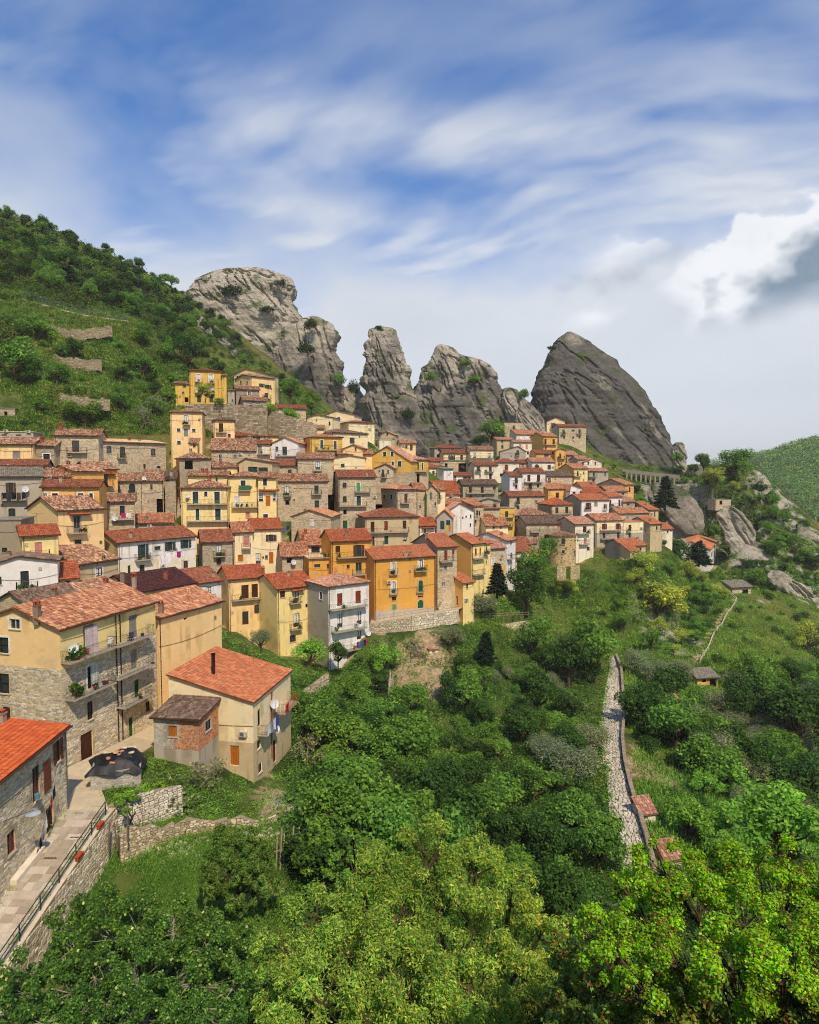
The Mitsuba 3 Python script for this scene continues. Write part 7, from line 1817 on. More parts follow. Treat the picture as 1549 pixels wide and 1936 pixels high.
kind('broad', 3, broad(2.6, 2.4, 3.4, 3600, 16, .34, .22, 'mid'))
kind('darktree', 3, broad(2.4, 2.3, 3.0, 3600, 15, .30, .20, 'dark'))
kind('fresh', 2, broad(2.3, 2.2, 3.2, 3200, 14, .32, .20, 'fresh'))
kind('yellowtree', 2, broad(2.5, 2.2, 3.1, 3000, 15, .30, .18, 'yel'))
kind('olive', 3, broad(2.2, 1.9, 2.5, 4200, 17, .24, .07, 'olive', r0=.2))
kind('bush', 4, shrubf(1.5, 1500, 9, .26, .18, 'mid'))
kind('darkbush', 4, shrubf(1.5, 1500, 9, .25, .17, 'dark'))
kind('scrub', 4, shrubf(1.6, 900, 9, .34, .2, 'scrub'))
kind('deepbush', 2, shrubf(1.7, 1300, 9, .30, .18, 'deep'))
kind('firtree', 2, fir(9.0, 2.3, 'fir'))
kind('cypress', 1, fir(7.0, 1.3, 'fir', 12000))
kind('bare', 2, twiggy(2.6, '8A7C6A', 700, 'olive', .2))
RV = np.random.default_rng(99)
TREE_AT = []


def plant(knd, name, xy, size, label, cat, group=None, z=None, sq=1.0, rot=None):
    """A plant of a kind; size is the crown's width in metres relative to the form's own."""
    forms = KINDS[knd]; g = forms[int(RV.integers(len(forms)))]
    x, y = xy[:2]; z = gz(x, y) if z is None else z
    k = key(name)
    s = size * RV.uniform(.93, 1.07)
    scene[k] = {'type': 'instance', 'to_world': T().translate([x, y, z - .12 * size]).rotate([0, 0, 1], float(RV.uniform(0, 360))).scale([s, s, s * sq]), 'shape': {'type': 'ref', 'id': g}}
    tag(k, label, cat, group)
    TREE_AT.append((x, y, size))
    return k


BASEW = {'broad': 5.6, 'darktree': 5.2, 'fresh': 5.0, 'yellowtree': 5.4, 'olive': 4.8, 'bush': 3.2, 'darkbush': 3.2, 'scrub': 3.4, 'deepbush': 3.6, 'firtree': 4.4, 'cypress': 2.5, 'bare': 4.0}


def at_px(knd, name, u, v, wpx, label, cat='tree', d=None, group=None, sq=1.0):
    """A plant whose foot shows at pixel (u, v) and whose crown is wpx pixels wide."""
    p = P(u, v, d) if d else land(u, v)[0]
    if np.isnan(p).any(): return
    plant(knd, name, p, wpx / F * p[1] / BASEW[knd], label, cat, group, z=p[2] if d else None, sq=sq)


# single trees and shrubs one can point to
for row in (
    ('firtree', 'fir_tree', 1258, 960, 46, 'dark fir tree standing before the grey slanting slab', 'tree', 205, None, .66), ('firtree', 'fir_tree', 1322, 1068, 44, 'dark fir tree against the lone white house on the meadow edge', 'tree', 197, None, .5), ('firtree', 'fir_tree', 1310, 1066, 36, 'smaller dark fir left of the fir by the lone white house', 'tree', 199, None, .55),
    ('darktree', 'tree', 1285, 1066, 56, 'round dark tree just left of the two firs', 'tree', 194, None, .85), ('darktree', 'tree', 1246, 1046, 30, 'small dark tree below the corrugated canopy', 'tree', 192, None, 1), ('yellowtree', 'tree', 1216, 1092, 58, 'light olive green round tree on the meadow below the spread orange roof', 'tree', None, None, .9),
    ('yellowtree', 'tree', 1246, 1180, 92, 'wide spreading yellow green tree with a dark trunk on the meadow', 'tree', None, None, .85), ('cypress', 'cypress_tree', 940, 1124, 36, 'dark pointed conifer before the apricot terrace houses', 'tree', 126, None, .6), ('cypress', 'cypress_tree', 918, 1250, 40, 'dark leaning cypress below the ivy hung garden wall', 'tree', 112, None, .55),
    ('olive', 'olive_tree', 912, 1168, 72, 'grey green bushy olive in the garden above the ivy hung wall', 'tree', 125, None, .8), ('darktree', 'tree', 995, 1160, 82, 'big dark green tree at the end of the garden fence', 'tree', 136, None, 1.05), ('broad', 'tree', 1012, 1110, 70, 'broad green tree below the red front door house', 'tree', 150, None, 1.0), ('broad', 'tree', 1035, 1060, 40, 'green tree beside the round stone tower', 'tree', 158, None, 1.1),
    ('fresh', 'tree', 588, 1262, 66, 'bright yellow green bush at the foot of the tall pale yellow house', 'shrub', 102, None, .8), ('darktree', 'tree', 640, 1262, 44, 'dark leafy tree climbing the front of the white four storey house', 'tree', 101.5, None, 1.15), ('fresh', 'tree', 727, 1278, 62, 'small fruit tree in full leaf on the bare soil bank', 'tree', None, None, .9), ('bare', 'shrub', 775, 1245, 62, 'thin grey olive shrub on the bare soil bank', 'shrub', None, None, .8), ('olive', 'olive_tree', 494, 1232, 60, 'brownish grey green shrubs below the paved terrace of the yellow houses', 'shrub', 99, None, .8),
    ('fresh', 'tree', 508, 800, 34, 'small bright round tree before the long low stone house', 'tree', 168, None, 1), ('fresh', 'tree', 548, 806, 32, 'second small bright tree right of the bright round tree', 'tree', 170, None, .9), ('broad', 'tree', 548, 760, 46, 'dark green tree behind the long low stone house', 'tree', 192, None, .9), ('broad', 'tree', 590, 784, 40, 'round tree between the long stone house and the cream gables', 'tree', 192, None, 1.0), ('yellowtree', 'shrub', 388, 758, 34, 'creeper bush with yellow leaves before the tall yellow house', 'shrub', 168, None, 1.0), ('bush', 'shrub', 415, 764, 22, 'small dark bush at the right foot of the tall yellow house', 'shrub', 167, None, .9),
    ('broad', 'tree', 930, 845, 70, 'green thicket at the foot of the middle crag above the red roofs', 'shrub', 262, None, .7), ('darktree', 'tree', 905, 850, 44, 'dark bush left of the thicket under the middle crag', 'shrub', 258, None, .7), ('deepbush', 'shrub', 772, 792, 28, 'dark evergreen bush clinging to the foot of the middle crag', 'shrub', 283, None, 1.2), ('darktree', 'shrub', 720, 632, 24, 'shrub growing on the very top of the slender pillar', 'shrub', 293, None, .7),
    ('deepbush', 'shrub', 580, 668, 32, 'dark evergreen bush on the face of the rounded grey shoulder', 'shrub', 287, None, 1.1), ('deepbush', 'shrub', 587, 622, 22, 'dark bush in the notch above the rounded grey shoulder', 'shrub', 294, None, 1.3), ('deepbush', 'shrub', 530, 540, 20, 'dark round bush at the right top of the pale crag', 'shrub', 302, None, 1.2), ('deepbush', 'shrub', 440, 556, 34, 'dark bush on a ledge of the pale crag', 'shrub', 301, None, .8), ('deepbush', 'shrub', 464, 526, 22, 'dark patch of shrub near the summit of the pale crag', 'shrub', 306, None, .7), ('deepbush', 'shrub', 505, 588, 30, 'low shrub on the middle ledge of the pale crag', 'shrub', 298, None, .5),
    ('bush', 'shrub', 880, 690, 26, 'green tuft on the right shoulder of the middle crag', 'shrub', 290, None, .7), ('bush', 'shrub', 896, 722, 26, 'lower green tuft on the right shoulder of the middle crag', 'shrub', 288, None, .9), ('bush', 'shrub', 812, 720, 22, 'grassy shrub in the cleft left of the rounded knob', 'shrub', 287, None, 1.3), ('bush', 'shrub', 992, 752, 28, 'green bush in the gap left of the great pyramid', 'shrub', 285, None, 1), ('deepbush', 'shrub', 1042, 662, 14, 'dark bush on the left edge of the great pyramid near its top', 'shrub', 290, None, 1), ('bush', 'shrub', 1280, 872, 22, 'green creeper on the stub of rock at the foot of the great pyramid', 'shrub', 266, None, 1.4),
    ('bush', 'shrub', 640, 725, 26, 'green shrub in the cleft right of the grey shoulder', 'shrub', 296, None, 1.2), ('deepbush', 'shrub', 668, 745, 26, 'dark shrub in the deep gap left of the slender pillar', 'shrub', 292, None, 1.6), ('broad', 'tree', 1392, 905, 62, 'green tree crowning the wooded rock fin', 'tree', 244, None, .9), ('yellowtree', 'tree', 1352, 920, 46, 'pale green tree left of the wooded rock fin', 'tree', 240, None, .8), ('deepbush', 'shrub', 1436, 930, 30, 'dark bush hanging on the right edge of the rock fin', 'shrub', 236, None, 1), ('yellowtree', 'shrub', 1386, 930, 24, 'pale yellow green shrub on the rock fin', 'shrub', 238, None, .8),
    ('fresh', 'tree', 1478, 1630, 160, 'bright green shrub mass behind the lime green tree', 'shrub', 46, None, .8), ('bare', 'shrub', 1545, 1245, 60, 'thin leaved tree with visible branches at the right edge', 'tree', None, None, 1.2), ('yellowtree', 'tree', 1530, 1235, 60, 'pale feathery tree at the right edge of the slope', 'tree', None, None, 1.0),
    ('darktree', 'tree', 1500, 1420, 150, 'large dark tree on the slope at the right edge', 'tree', None, None, .85), ('darktree', 'tree', 1340, 1455, 100, 'dense dark ivy clad tree on the slope right of the mule path', 'tree', None, None, .9), ('darkbush', 'shrub', 1235, 1400, 90, 'dense dark bush beside the parapet of the mule path', 'shrub', None, None, .9), ('olive', 'olive_tree', 1240, 1300, 84, 'silvery olive tree left of the rose roofed white shed', 'tree', None, None, .8), ('olive', 'olive_tree', 1290, 1290, 66, 'second silvery olive tree above the rose roofed white shed', 'tree', None, None, .8), ('olive', 'olive_tree', 1200, 1275, 60, 'silvery olive tree at the head of the mule path', 'tree', None, None, .9),
    ('olive', 'olive_tree', 1085, 1490, 130, 'big grey green olive tree beside the mule path', 'tree', None, None, .85), ('olive', 'olive_tree', 1040, 1450, 90, 'grey olive tree just left of the big olive by the path', 'tree', None, None, .9), ('olive', 'olive_tree', 1120, 1430, 80, 'grey olive tree between the big olive and the path', 'tree', None, None, .9), ('broad', 'tree', 1125, 1290, 110, 'large green tree leaning over the head of the mule path', 'tree', None, None, .95), ('darktree', 'tree', 1075, 1300, 100, 'dark green tree in the upper gully left of the leaning tree', 'tree', None, None, 1), ('broad', 'tree', 1010, 1250, 70, 'slender green tree below the ivy hung wall', 'tree', None, None, 1.2), ('olive', 'olive_tree', 850, 1230, 74, 'grey olive shrub at the foot of the pale street wall', 'tree', None, None, .7),
    ('bare', 'shrub', 350, 1530, 170, 'tangled grey shrub with few leaves above the tumbled wall', 'shrub', 57, None, .75), ('bare', 'shrub', 395, 1500, 110, 'second tangled shrub at the foot of the square house', 'shrub', 60, None, .9), ('bare', 'shrub', 580, 1450, 90, 'leafless pale shrub right of the square house', 'shrub', None, None, .9), ('bare', 'shrub', 1085, 1345, 70, 'grey leafless thicket in the upper gully', 'shrub', None, None, .7),
    ('firtree', 'fir_tree', 130, 590, 80, 'broad dark evergreen tree above the fence on the left hillside', 'tree', 195, None, .5), ('darktree', 'tree', 8, 545, 60, 'dark evergreen tree at the left edge of the hillside', 'tree', 195, None, .9), ('darktree', 'tree', 355, 700, 58, 'dark tree on the hillside above the tall yellow house', 'tree', None, None, 1.1), ('broad', 'tree', 270, 715, 52, 'round bright tree alone on the middle of the hillside', 'tree', None, None, .9), ('broad', 'tree', 108, 728, 46, 'round bush on the lower hillside terrace', 'shrub', None, None, .8), ('bare', 'tree', 265, 812, 44, 'bare grey tree on the meadow behind the stone houses', 'tree', None, None, 1.5), ('bare', 'tree', 300, 785, 50, 'reddish bare tree left of the tall peach house', 'tree', None, None, 1.1), ('broad', 'tree', 160, 812, 66, 'dark green bush behind the tall stone house', 'shrub', None, None, .8), ('broad', 'tree', 30, 725, 90, 'big spreading green tree at the left edge of the meadow', 'tree', None, None, .9), ('broad', 'tree', 70, 650, 70, 'pale green tree below the hillside road', 'tree', None, None, .7),
):
    knd, nm, u, v, w, lab, cat, d, g, sq = row
    at_px(knd, nm, u, v, w, lab, cat, d, g, sq)


def scatter(poly, n, sep, seed, keep=None):
    """Up to n ground points spread evenly in the picture over a region given by pixel corners; sep: least distance in metres."""
    r = np.random.default_rng(seed); pg = Polygon(poly); x0, y0, x1, y1 = pg.bounds
    uv = r.uniform((x0, y0), (x1, y1), (n * 6, 2)); ok = shapely.contains_xy(pg, uv[:, 0], uv[:, 1]); uv = uv[ok]
    p = land(uv[:, 0], uv[:, 1]); p = p[~np.isnan(p).any(1)]
    out = np.zeros((0, 3))
    for q in p:
        if len(out) >= n: break
        s_ = sep(q) if callable(sep) else sep
        if len(out) and (np.hypot(out[:, 0] - q[0], out[:, 1] - q[1]) < s_).any(): continue
        if blocked(q[0], q[1]): continue
        if keep and not keep(q): continue
        out = np.vstack([out, q])
    return out


def blocked(x, y, pad=1.2):
    for j_, (o_, t_, i_, W_, L_, zl_) in enumerate(FOOT):
        s = (x - o_[0]) * t_[0] + (y - o_[1]) * t_[1]; w = (x - o_[0]) * i_[0] + (y - o_[1]) * i_[1]
        if j_ >= N_FOOT and -2.5 < s < W_ + 2 and -8 < w < L_ + 1.5: return True
        if -pad < s < W_ + pad and -pad - .6 < w < L_ + pad: return True
    if any(math.hypot(x - a, y - b) < r_ for a, b, r_ in AVOID): return True
    for (ax, ay), (bx, by), _, _, rad in TERRACE:
        if rad > 5: continue
        L2 = (bx - ax) ** 2 + (by - ay) ** 2; t = min(max(((x - ax) * (bx - ax) + (y - ay) * (by - ay)) / L2, 0), 1)
        if math.hypot(x - ax - t * (bx - ax), y - ay - t * (by - ay)) < rad + .9: return True
    return False


LOOK = {'broad': 'taller mid green', 'darktree': 'taller dark green', 'fresh': 'bright fresh green', 'yellowtree': 'yellow green', 'olive': 'silvery grey green', 'bush': 'low mid green', 'darkbush': 'low dark green', 'deepbush': 'very dark evergreen', 'scrub': 'dull olive'}


def scattered(poly, n, sep, seed, kinds, size, label, cat, group, name):
    for q in scatter(poly, n, sep, seed):
        kd = kinds[int(RV.integers(len(kinds)))]
        us = [c[0] for c in poly]; fu = (CU + F * q[0] / q[1] - min(us)) / (max(us) - min(us)); sf = RV.uniform(.6, 1.35)
        plant(kd, name, q, size * sf, ('smaller ' if sf < .9 else 'bigger ' if sf > 1.12 else '') + LOOK[kd] + ' ' + label + (', left part' if fu < .34 else ', middle part' if fu < .67 else ', right part'), cat, group, sq=RV.uniform(.75, 1.1))


GUL = [(548, 1340), (640, 1310), (700, 1330), (840, 1290), (880, 1262), (1000, 1250), (1130, 1245), (1135, 1380), (1135, 1500), (1160, 1640), (1090, 1760), (600, 1760), (560, 1620), (590, 1500)]
scattered(GUL, 190, 1.7, 1, ['bush', 'darkbush', 'bush', 'deepbush', 'bush', 'bush', 'broad', 'darktree'], .9, 'shrub among the tangle filling the gully', 'shrub', 'shrubs filling the gully', 'gully_shrub')
scattered([(560, 1340), (700, 1300), (760, 1330), (760, 1450), (640, 1480), (570, 1440)], 14, 3.5, 2, ['broad', 'darktree'], .75, 'tree in the left part of the gully', 'tree', 'trees in the left part of the gully', 'tree')
scattered([(850, 1275), (1000, 1265), (1130, 1250), (1120, 1310), (900, 1320)], 12, 4.0, 3, ['broad', 'darktree', 'olive'], .9, 'tree in the upper gully below the garden wall', 'tree', 'trees in the upper gully', 'tree')
RSL = [(1195, 1330), (1250, 1340), (1330, 1320), (1460, 1290), (1549, 1270), (1549, 1560), (1430, 1560), (1330, 1480), (1215, 1420)]
scattered(RSL, 120, 2.2, 4, ['darktree', 'darkbush', 'broad', 'olive', 'darkbush', 'bush'], 1.15, 'shrub on the dark slope beside the mule path', 'shrub', 'shrubs on the slope right of the path', 'slope_shrub')
scattered([(1280, 1480), (1549, 1560), (1549, 1650), (1260, 1640)], 50, 1.7, 5, ['bush', 'darkbush', 'fresh'], .8, 'bush behind the lime green maple', 'shrub', 'bushes on the low right slope', 'slope_bush')
MEA = [(1080, 1100), (1180, 1090), (1330, 1090), (1380, 1130), (1300, 1250), (1200, 1230), (1120, 1200), (1050, 1160)]
scattered(MEA, 60, 3.0, 6, ['bush', 'broad', 'darkbush', 'yellowtree'], .8, 'bush on the meadow below the village end', 'shrub', 'bushes on the meadow', 'meadow_bush')
scattered([(1400, 1140), (1549, 1110), (1549, 1280), (1330, 1260)], 28, 4.0, 7, ['bush', 'darkbush', 'scrub'], .8, 'bush on the open slope by the hillside steps', 'shrub', 'bushes on the open right slope', 'slope_bush')
RID = [(1290, 900), (1345, 890), (1420, 890), (1470, 960), (1549, 1040), (1549, 1130), (1440, 1130), (1370, 1080), (1300, 1040), (1210, 985), (1190, 920)]
scattered(RID, 150, 2.4, 8, ['bush', 'darkbush', 'scrub', 'broad', 'darktree', 'bush'], .95, 'bush between the rock ribs of the right ridge', 'shrub', 'bushes between the rock ribs', 'ridge_bush')
HIL = [(0, 340), (150, 415), (250, 470), (370, 530), (440, 640), (560, 740), (600, 790), (530, 745), (440, 690), (335, 690), (300, 640), (150, 560), (0, 520)]
scattered(HIL, 295, 2.4, 9, ['scrub', 'darktree', 'darkbush', 'broad', 'deepbush', 'bush', 'darkbush', 'scrub'], .82, 'shrub on the steep upper left hillside', 'shrub', 'shrubs covering the upper hillside', 'hillside_shrub')
scattered([(0, 600), (240, 620), (330, 640), (330, 800), (250, 800), (0, 815)], 125, 3.0, 10, ['bush', 'broad', 'darkbush', 'bush', 'darktree'], .85, 'bush on the lower left hillside meadow', 'shrub', 'bushes dotted over the lower hillside', 'meadow_bush')
scattered([(0, 340), (150, 415), (370, 530), (460, 660), (330, 690), (250, 600), (100, 560), (0, 540)], 110, 4.5, 19, ['broad', 'darktree', 'darktree'], .8, 'tree among the upper left hillside scrub', 'tree', 'trees among the hillside scrub', 'hillside_tree')
scattered([(1335, 1035), (1450, 1060), (1455, 1125), (1340, 1100)], 22, 2.0, 20, ['bush', 'darkbush', 'scrub'], .8, 'bush at the foot of the pale rock rib', 'shrub', 'bushes at the foot of the pale rib', 'ridge_bush')
SKY_ = [(0, 378), (45, 398), (90, 415), (118, 428), (155, 445), (170, 455), (210, 478), (240, 492), (275, 505), (300, 515), (325, 528), (345, 540), (375, 548)]
for i, (u, v) in enumerate(SKY_):
    q = land(np.full(60, float(u)), np.arange(v - 40., v + 80., 2)); q = q[~np.isnan(q).any(1)]; q = q[0] if len(q) else np.full(3, np.nan)
    if not np.isnan(q).any():
        plant(['scrub', 'deepbush', 'broad', 'darkbush'][i % 4], 'skyline_tree', q, RV.uniform(.45, .95), ['dull olive bush', 'very dark bush', 'mid green tree', 'dark bush'][i % 4] + ' on the skyline of the left hillside' + (', left part' if i < 5 else ', middle part' if i < 9 else ', right part'), 'tree', 'trees along the hillside skyline', sq=.9)
scattered([(330, 700), (520, 720), (600, 790), (640, 830), (600, 800), (520, 760), (440, 700)], 34, 3.0, 12, ['darkbush', 'bush', 'scrub'], 1.0, 'bush on the bank under the left crags', 'shrub', 'bushes between the top houses and the crags', 'bank_bush')
scattered([(640, 800), (700, 850), (860, 870), (960, 850), (1130, 860), (1190, 890), (1130, 900), (960, 880)], 34, 3.0, 13, ['bush', 'darkbush'], .8, 'bush at the feet of the rock towers', 'shrub', 'bushes at the feet of the rock towers', 'bank_bush')


# masses nobody could count: scrub, undergrowth, meadow plants, the far woods
def mass(name, label, P0, sizes, nl, L, W, pal, seed, spread=.55, up=.9, hgt=.5, blade=False):
    r = np.random.default_rng(seed); n = len(P0)
    idx_ = np.repeat(np.arange(n), nl); N = n * nl
    s = sizes[idx_]
    d = r.normal(0, 1, (N, 3)) * np.stack([s * spread, s * spread, s * hgt * .5], 1)
    p = P0[idx_] + d; p[:, 2] = np.maximum(p[:, 2], P0[idx_, 2] - .15) + .12 * s
    if blade:
        a = r.normal(0, .35, (N, 3)) + A3(0, 0, 1); a /= np.linalg.norm(a, axis=1, keepdims=True)
        b_ = np.cross(a, r.normal(0, 1, (N, 3))); b_ /= np.linalg.norm(b_, axis=1, keepdims=True)
        k = (L * s * r.uniform(.6, 1.4, N))[:, None]; w = (W * s)[:, None]
        v = np.stack([p - b_ * w, p + b_ * w, p + a * k], 1); f = np.arange(N * 3).reshape(-1, 3); kk = 3
    else:
        nn_ = r.normal(0, .5, (N, 3)) + A3(0, -.2, up) + d / (s[:, None] + 1e-6) * .8; nn_ /= np.linalg.norm(nn_, axis=1, keepdims=True)
        a = np.cross(nn_, r.normal(0, 1, (N, 3))); a /= np.linalg.norm(a, axis=1, keepdims=True); b_ = np.cross(nn_, a)
        k = (L * s * r.uniform(.6, 1.3, N))[:, None]; w = k * W / L
        v = np.stack([p - a * k * .5, p - b_ * w * .5, p + a * k * .5 - nn_ * k * .1, p + b_ * w * .5], 1)
        f = (np.arange(N)[:, None, None] * 4 + np.array([[0, 1, 2], [0, 2, 3]])[None]).reshape(-1, 3); kk = 4
    pl = GRL[pal] if isinstance(pal, str) else np.vstack([GRL[x] for x in pal])
    pc = r.normal(1, .16, n).clip(.6, 1.5)
    ci = r.integers(0, len(pl), n)
    c = pl[np.where(r.random(N) < .6, ci[idx_], r.integers(0, len(pl), N))] * (pc[idx_] * r.normal(1, .12, N).clip(.6, 1.4))[:, None]
    k_ = put(name, (v.reshape(-1, 3), f, np.repeat(c, kk, 0)), 'm_leaf', None, label, None, None, 'stuff')
    return k_


def cover(poly, n, seed, zone=None):
    r = np.random.default_rng(seed); pg = Polygon(poly); x0, y0, x1, y1 = pg.bounds
    uv = r.uniform((x0, y0), (x1, y1), (int(n * 1.1 * (x1 - x0) * (y1 - y0) / pg.area), 2)); uv = uv[shapely.contains_xy(pg, uv[:, 0], uv[:, 1])][:n]
    p = land(uv[:, 0], uv[:, 1]); p = p[~np.isnan(p).any(1)]
    bad = np.zeros(len(p), bool)
    for o_, t_, i_, W_, L_, zl_ in FOOT:
        s = (p[:, 0] - o_[0]) * t_[0] + (p[:, 1] - o_[1]) * t_[1]; w = (p[:, 0] - o_[0]) * i_[0] + (p[:, 1] - o_[1]) * i_[1]
        bad |= (s > -.6) & (s < W_ + .6) & (w > -.6) & (w < L_ + .6)
    for (ax, ay), (bx, by), _, _, rad in TERRACE:
        if rad > 5: continue
        L2 = (bx - ax) ** 2 + (by - ay) ** 2; t = np.clip(((p[:, 0] - ax) * (bx - ax) + (p[:, 1] - ay) * (by - ay)) / L2, 0, 1)
        bad |= np.hypot(p[:, 0] - ax - t * (bx - ax), p[:, 1] - ay - t * (by - ay)) < min(rad, 2.0) + .1
    return p[~bad]


so_f = RegularGridInterpolator((gx, gy), np.maximum(so, ru), bounds_error=False, fill_value=0)
thin = lambda p, seed: p[np.random.default_rng(seed).random(len(p)) > 1.0 * so_f(p[:, :2])]
p = thin(cover([(0, 340), (150, 415), (260, 465), (380, 530), (450, 640), (640, 800), (640, 850), (330, 820), (0, 830)], 16000, 31), 1)
up_ = (p[:, 2] / p[:, 1]) > .20 + .05 * np.sin(p[:, 0] * .2)
clr = meshkit.fbm(np.stack([p[:, 0] / 14, p[:, 1] / 14, p[:, 2] / 14], -1), 3, 77); grassy = up_ & (clr < .43); up_ = up_ & ~grassy
for a, b, r_ in AVOID: up_ &= np.hypot(p[:, 0] - a, p[:, 1] - b) > r_
mass('hillside_scrub', 'low dark scrub covering the steep left hillside', p[up_], np.random.default_rng(5).uniform(.9, 2.2, up_.sum()), 34, .30, .19, 'scrub', 41)
mass('meadow_plants', 'tall grass and herbs of the left hillside meadow', p[~up_], np.random.default_rng(6).uniform(.5, 1.0, (~up_).sum()), 26, .5, .09, ['grass', 'mid', 'scrub'], 42, blade=True)
p = thin(cover([(540, 1290), (700, 1250), (870, 1190), (1150, 1210), (1150, 1640), (1200, 1760), (560, 1780), (540, 1500)], 15000, 32), 2)
mass('undergrowth', 'tangled ivy and brambles carpeting the gully', p, np.random.default_rng(7).uniform(.35, 1.15, len(p)), 30, .26, .19, ['ivy', 'dark', 'mid'], 43, hgt=.8)
p = thin(cover([(1040, 1085), (1340, 1080), (1549, 1060), (1549, 1660), (1220, 1650), (1190, 1300), (1130, 1230)], 15000, 33), 3)
q_ = np.random.default_rng(8).random(len(p)) < .55
mass('meadow_grass', 'long grass of the right hand meadow', p[q_], np.random.default_rng(9).uniform(.6, 1.2, q_.sum()), 26, .5, .06, ['grass', 'fresh', 'grass'], 44, blade=True)
mass('meadow_herbs', 'broad leaved weeds of the right hand slopes', p[~q_], np.random.default_rng(10).uniform(.4, 1.1, (~q_).sum()), 24, .28, .18, ['mid', 'ivy', 'grass'], 45)
p = thin(cover([(1180, 880), (1420, 860), (1549, 1010), (1549, 1130), (1340, 1090), (1200, 1000)], 3500, 34), 4)
mass('ridge_scrub', 'scrub between the rocks of the right ridge', p, np.random.default_rng(11).uniform(.8, 1.8, len(p)), 32, .34, .2, ['scrub', 'mid'], 46)
p = thin(cover([(640, 800), (1190, 830), (1200, 960), (640, 900)], 1500, 35), 5)
mass('bank_scrub', 'green scrub at the feet of the rock towers', p, np.random.default_rng(12).uniform(.7, 1.4, len(p)), 30, .34, .2, ['mid', 'grass'], 47)
p = thin(cover([(190, 1560), (500, 1550), (600, 1600), (600, 1760), (300, 1800), (100, 1760)], 6000, 36), 6)
mass('garden_grass', 'long grass of the garden below the retaining wall', p, np.random.default_rng(13).uniform(.4, .9, len(p)), 40, .26, .022, ['grass', 'mid'], 48, blade=True)
mass('garden_weeds', 'leafy weeds of the garden below the retaining wall', p[::3], np.random.default_rng(14).uniform(.3, .6, len(p[::3])), 20, .26, .16, ['mid', 'ivy'], 49)
p = cover([(380, 1180), (560, 1210), (700, 1200), (860, 1180), (1010, 1150), (1010, 1200), (840, 1290), (640, 1320), (540, 1330)], 3500, 37); p = p[np.random.default_rng(3).random(len(p)) > .9 * so_f(p[:, :2])]
mass('bank_weeds', 'weeds and grass on the bank below the front row of houses', p, np.random.default_rng(15).uniform(.3, .8, len(p)), 24, .30, .18, ['mid', 'grass'], 50)
p = thin(cover([(130, 1400), (300, 1420), (560, 1460), (570, 1560), (200, 1540)], 1600, 38), 7)
mass('wall_weeds', 'weeds between the black tarpaulin and the square house', p, np.random.default_rng(16).uniform(.3, .7, len(p)), 24, .26, .15, ['mid', 'fresh'], 51)
p = cover([(0, 1700), (300, 1760), (560, 1700), (1100, 1660), (1549, 1600), (1549, 1936), (0, 1936)], 6000, 58)
mass('slope_undergrowth', 'undergrowth on the near slope below the big trees', p, np.random.default_rng(18).uniform(.5, 1.1, len(p)), 30, .24, .16, ['ivy', 'mid', 'dark'], 55)
p = cover([(870, 1080), (1060, 1040), (1380, 1050), (1380, 1130), (1060, 1200), (870, 1190)], 3500, 59)
mass('verge_plants', 'grass and herbs along the edge of the village terraces', p, np.random.default_rng(19).uniform(.5, 1.2, len(p)), 26, .34, .16, ['mid', 'grass', 'ivy'], 56)
r_ = np.random.default_rng(61); yv = r_.uniform(30, 48, 260); sd = r_.random(260) < .5
p = np.stack([np.where(sd, wx(yv) + r_.uniform(.02, .3, 260), -22.95 - r_.uniform(0, .3, 260)), yv, zp(yv)], 1)
mass('lane_weeds', 'weeds sprouting along both edges of the lane', p, r_.uniform(.12, .34, len(p)), 16, .34, .2, ['mid', 'grass'], 62)
q_ = np.random.default_rng(63); s_ = q_.uniform(0, len(pl_) - 1, 900); e_ = q_.random(900) < .6
p = np.where(e_[:, None], ip(pl_, s_) + q_.normal(0, .25, (900, 1)) * [1, 0, 0], ip(pl_, s_) + (ip(pr_, s_) - ip(pl_, s_)) * q_.random((900, 1)))
mass('path_weeds', 'weeds growing between the cobbles and along the edge of the mule path', p, np.where(e_, q_.uniform(.3, .9, 900), q_.uniform(.1, .25, 900)), 16, .3, .2, ['mid', 'grass', 'ivy'], 64)
# far wooded hill on the right
p = cover([(1290, 830), (1549, 790), (1549, 1060), (1440, 960)], 9000, 39); p = p[p[:, 1] > 330]
r_ = np.random.default_rng(17)
rad_ = r_.uniform(2.4, 4.6, len(p)) * np.clip(p[:, 1] / 600, .7, 1.3)
pal_ = np.vstack([GRL['fresh'], GRL['mid'], GRL['dark'], GRL['mid']])
v_, f_, c_ = leaves(r_, p + np.stack([0 * rad_, 0 * rad_, rad_ * .7], 1), rad_, len(p) * 42, 1.7, 1.3, pal_, up=.4, shell=.85, jit=.6, ltint=.30)
put('far_wood', (v_, f_, c_), 'm_leaf', None, 'dense green wood covering the far hill on the right', None, None, 'stuff')

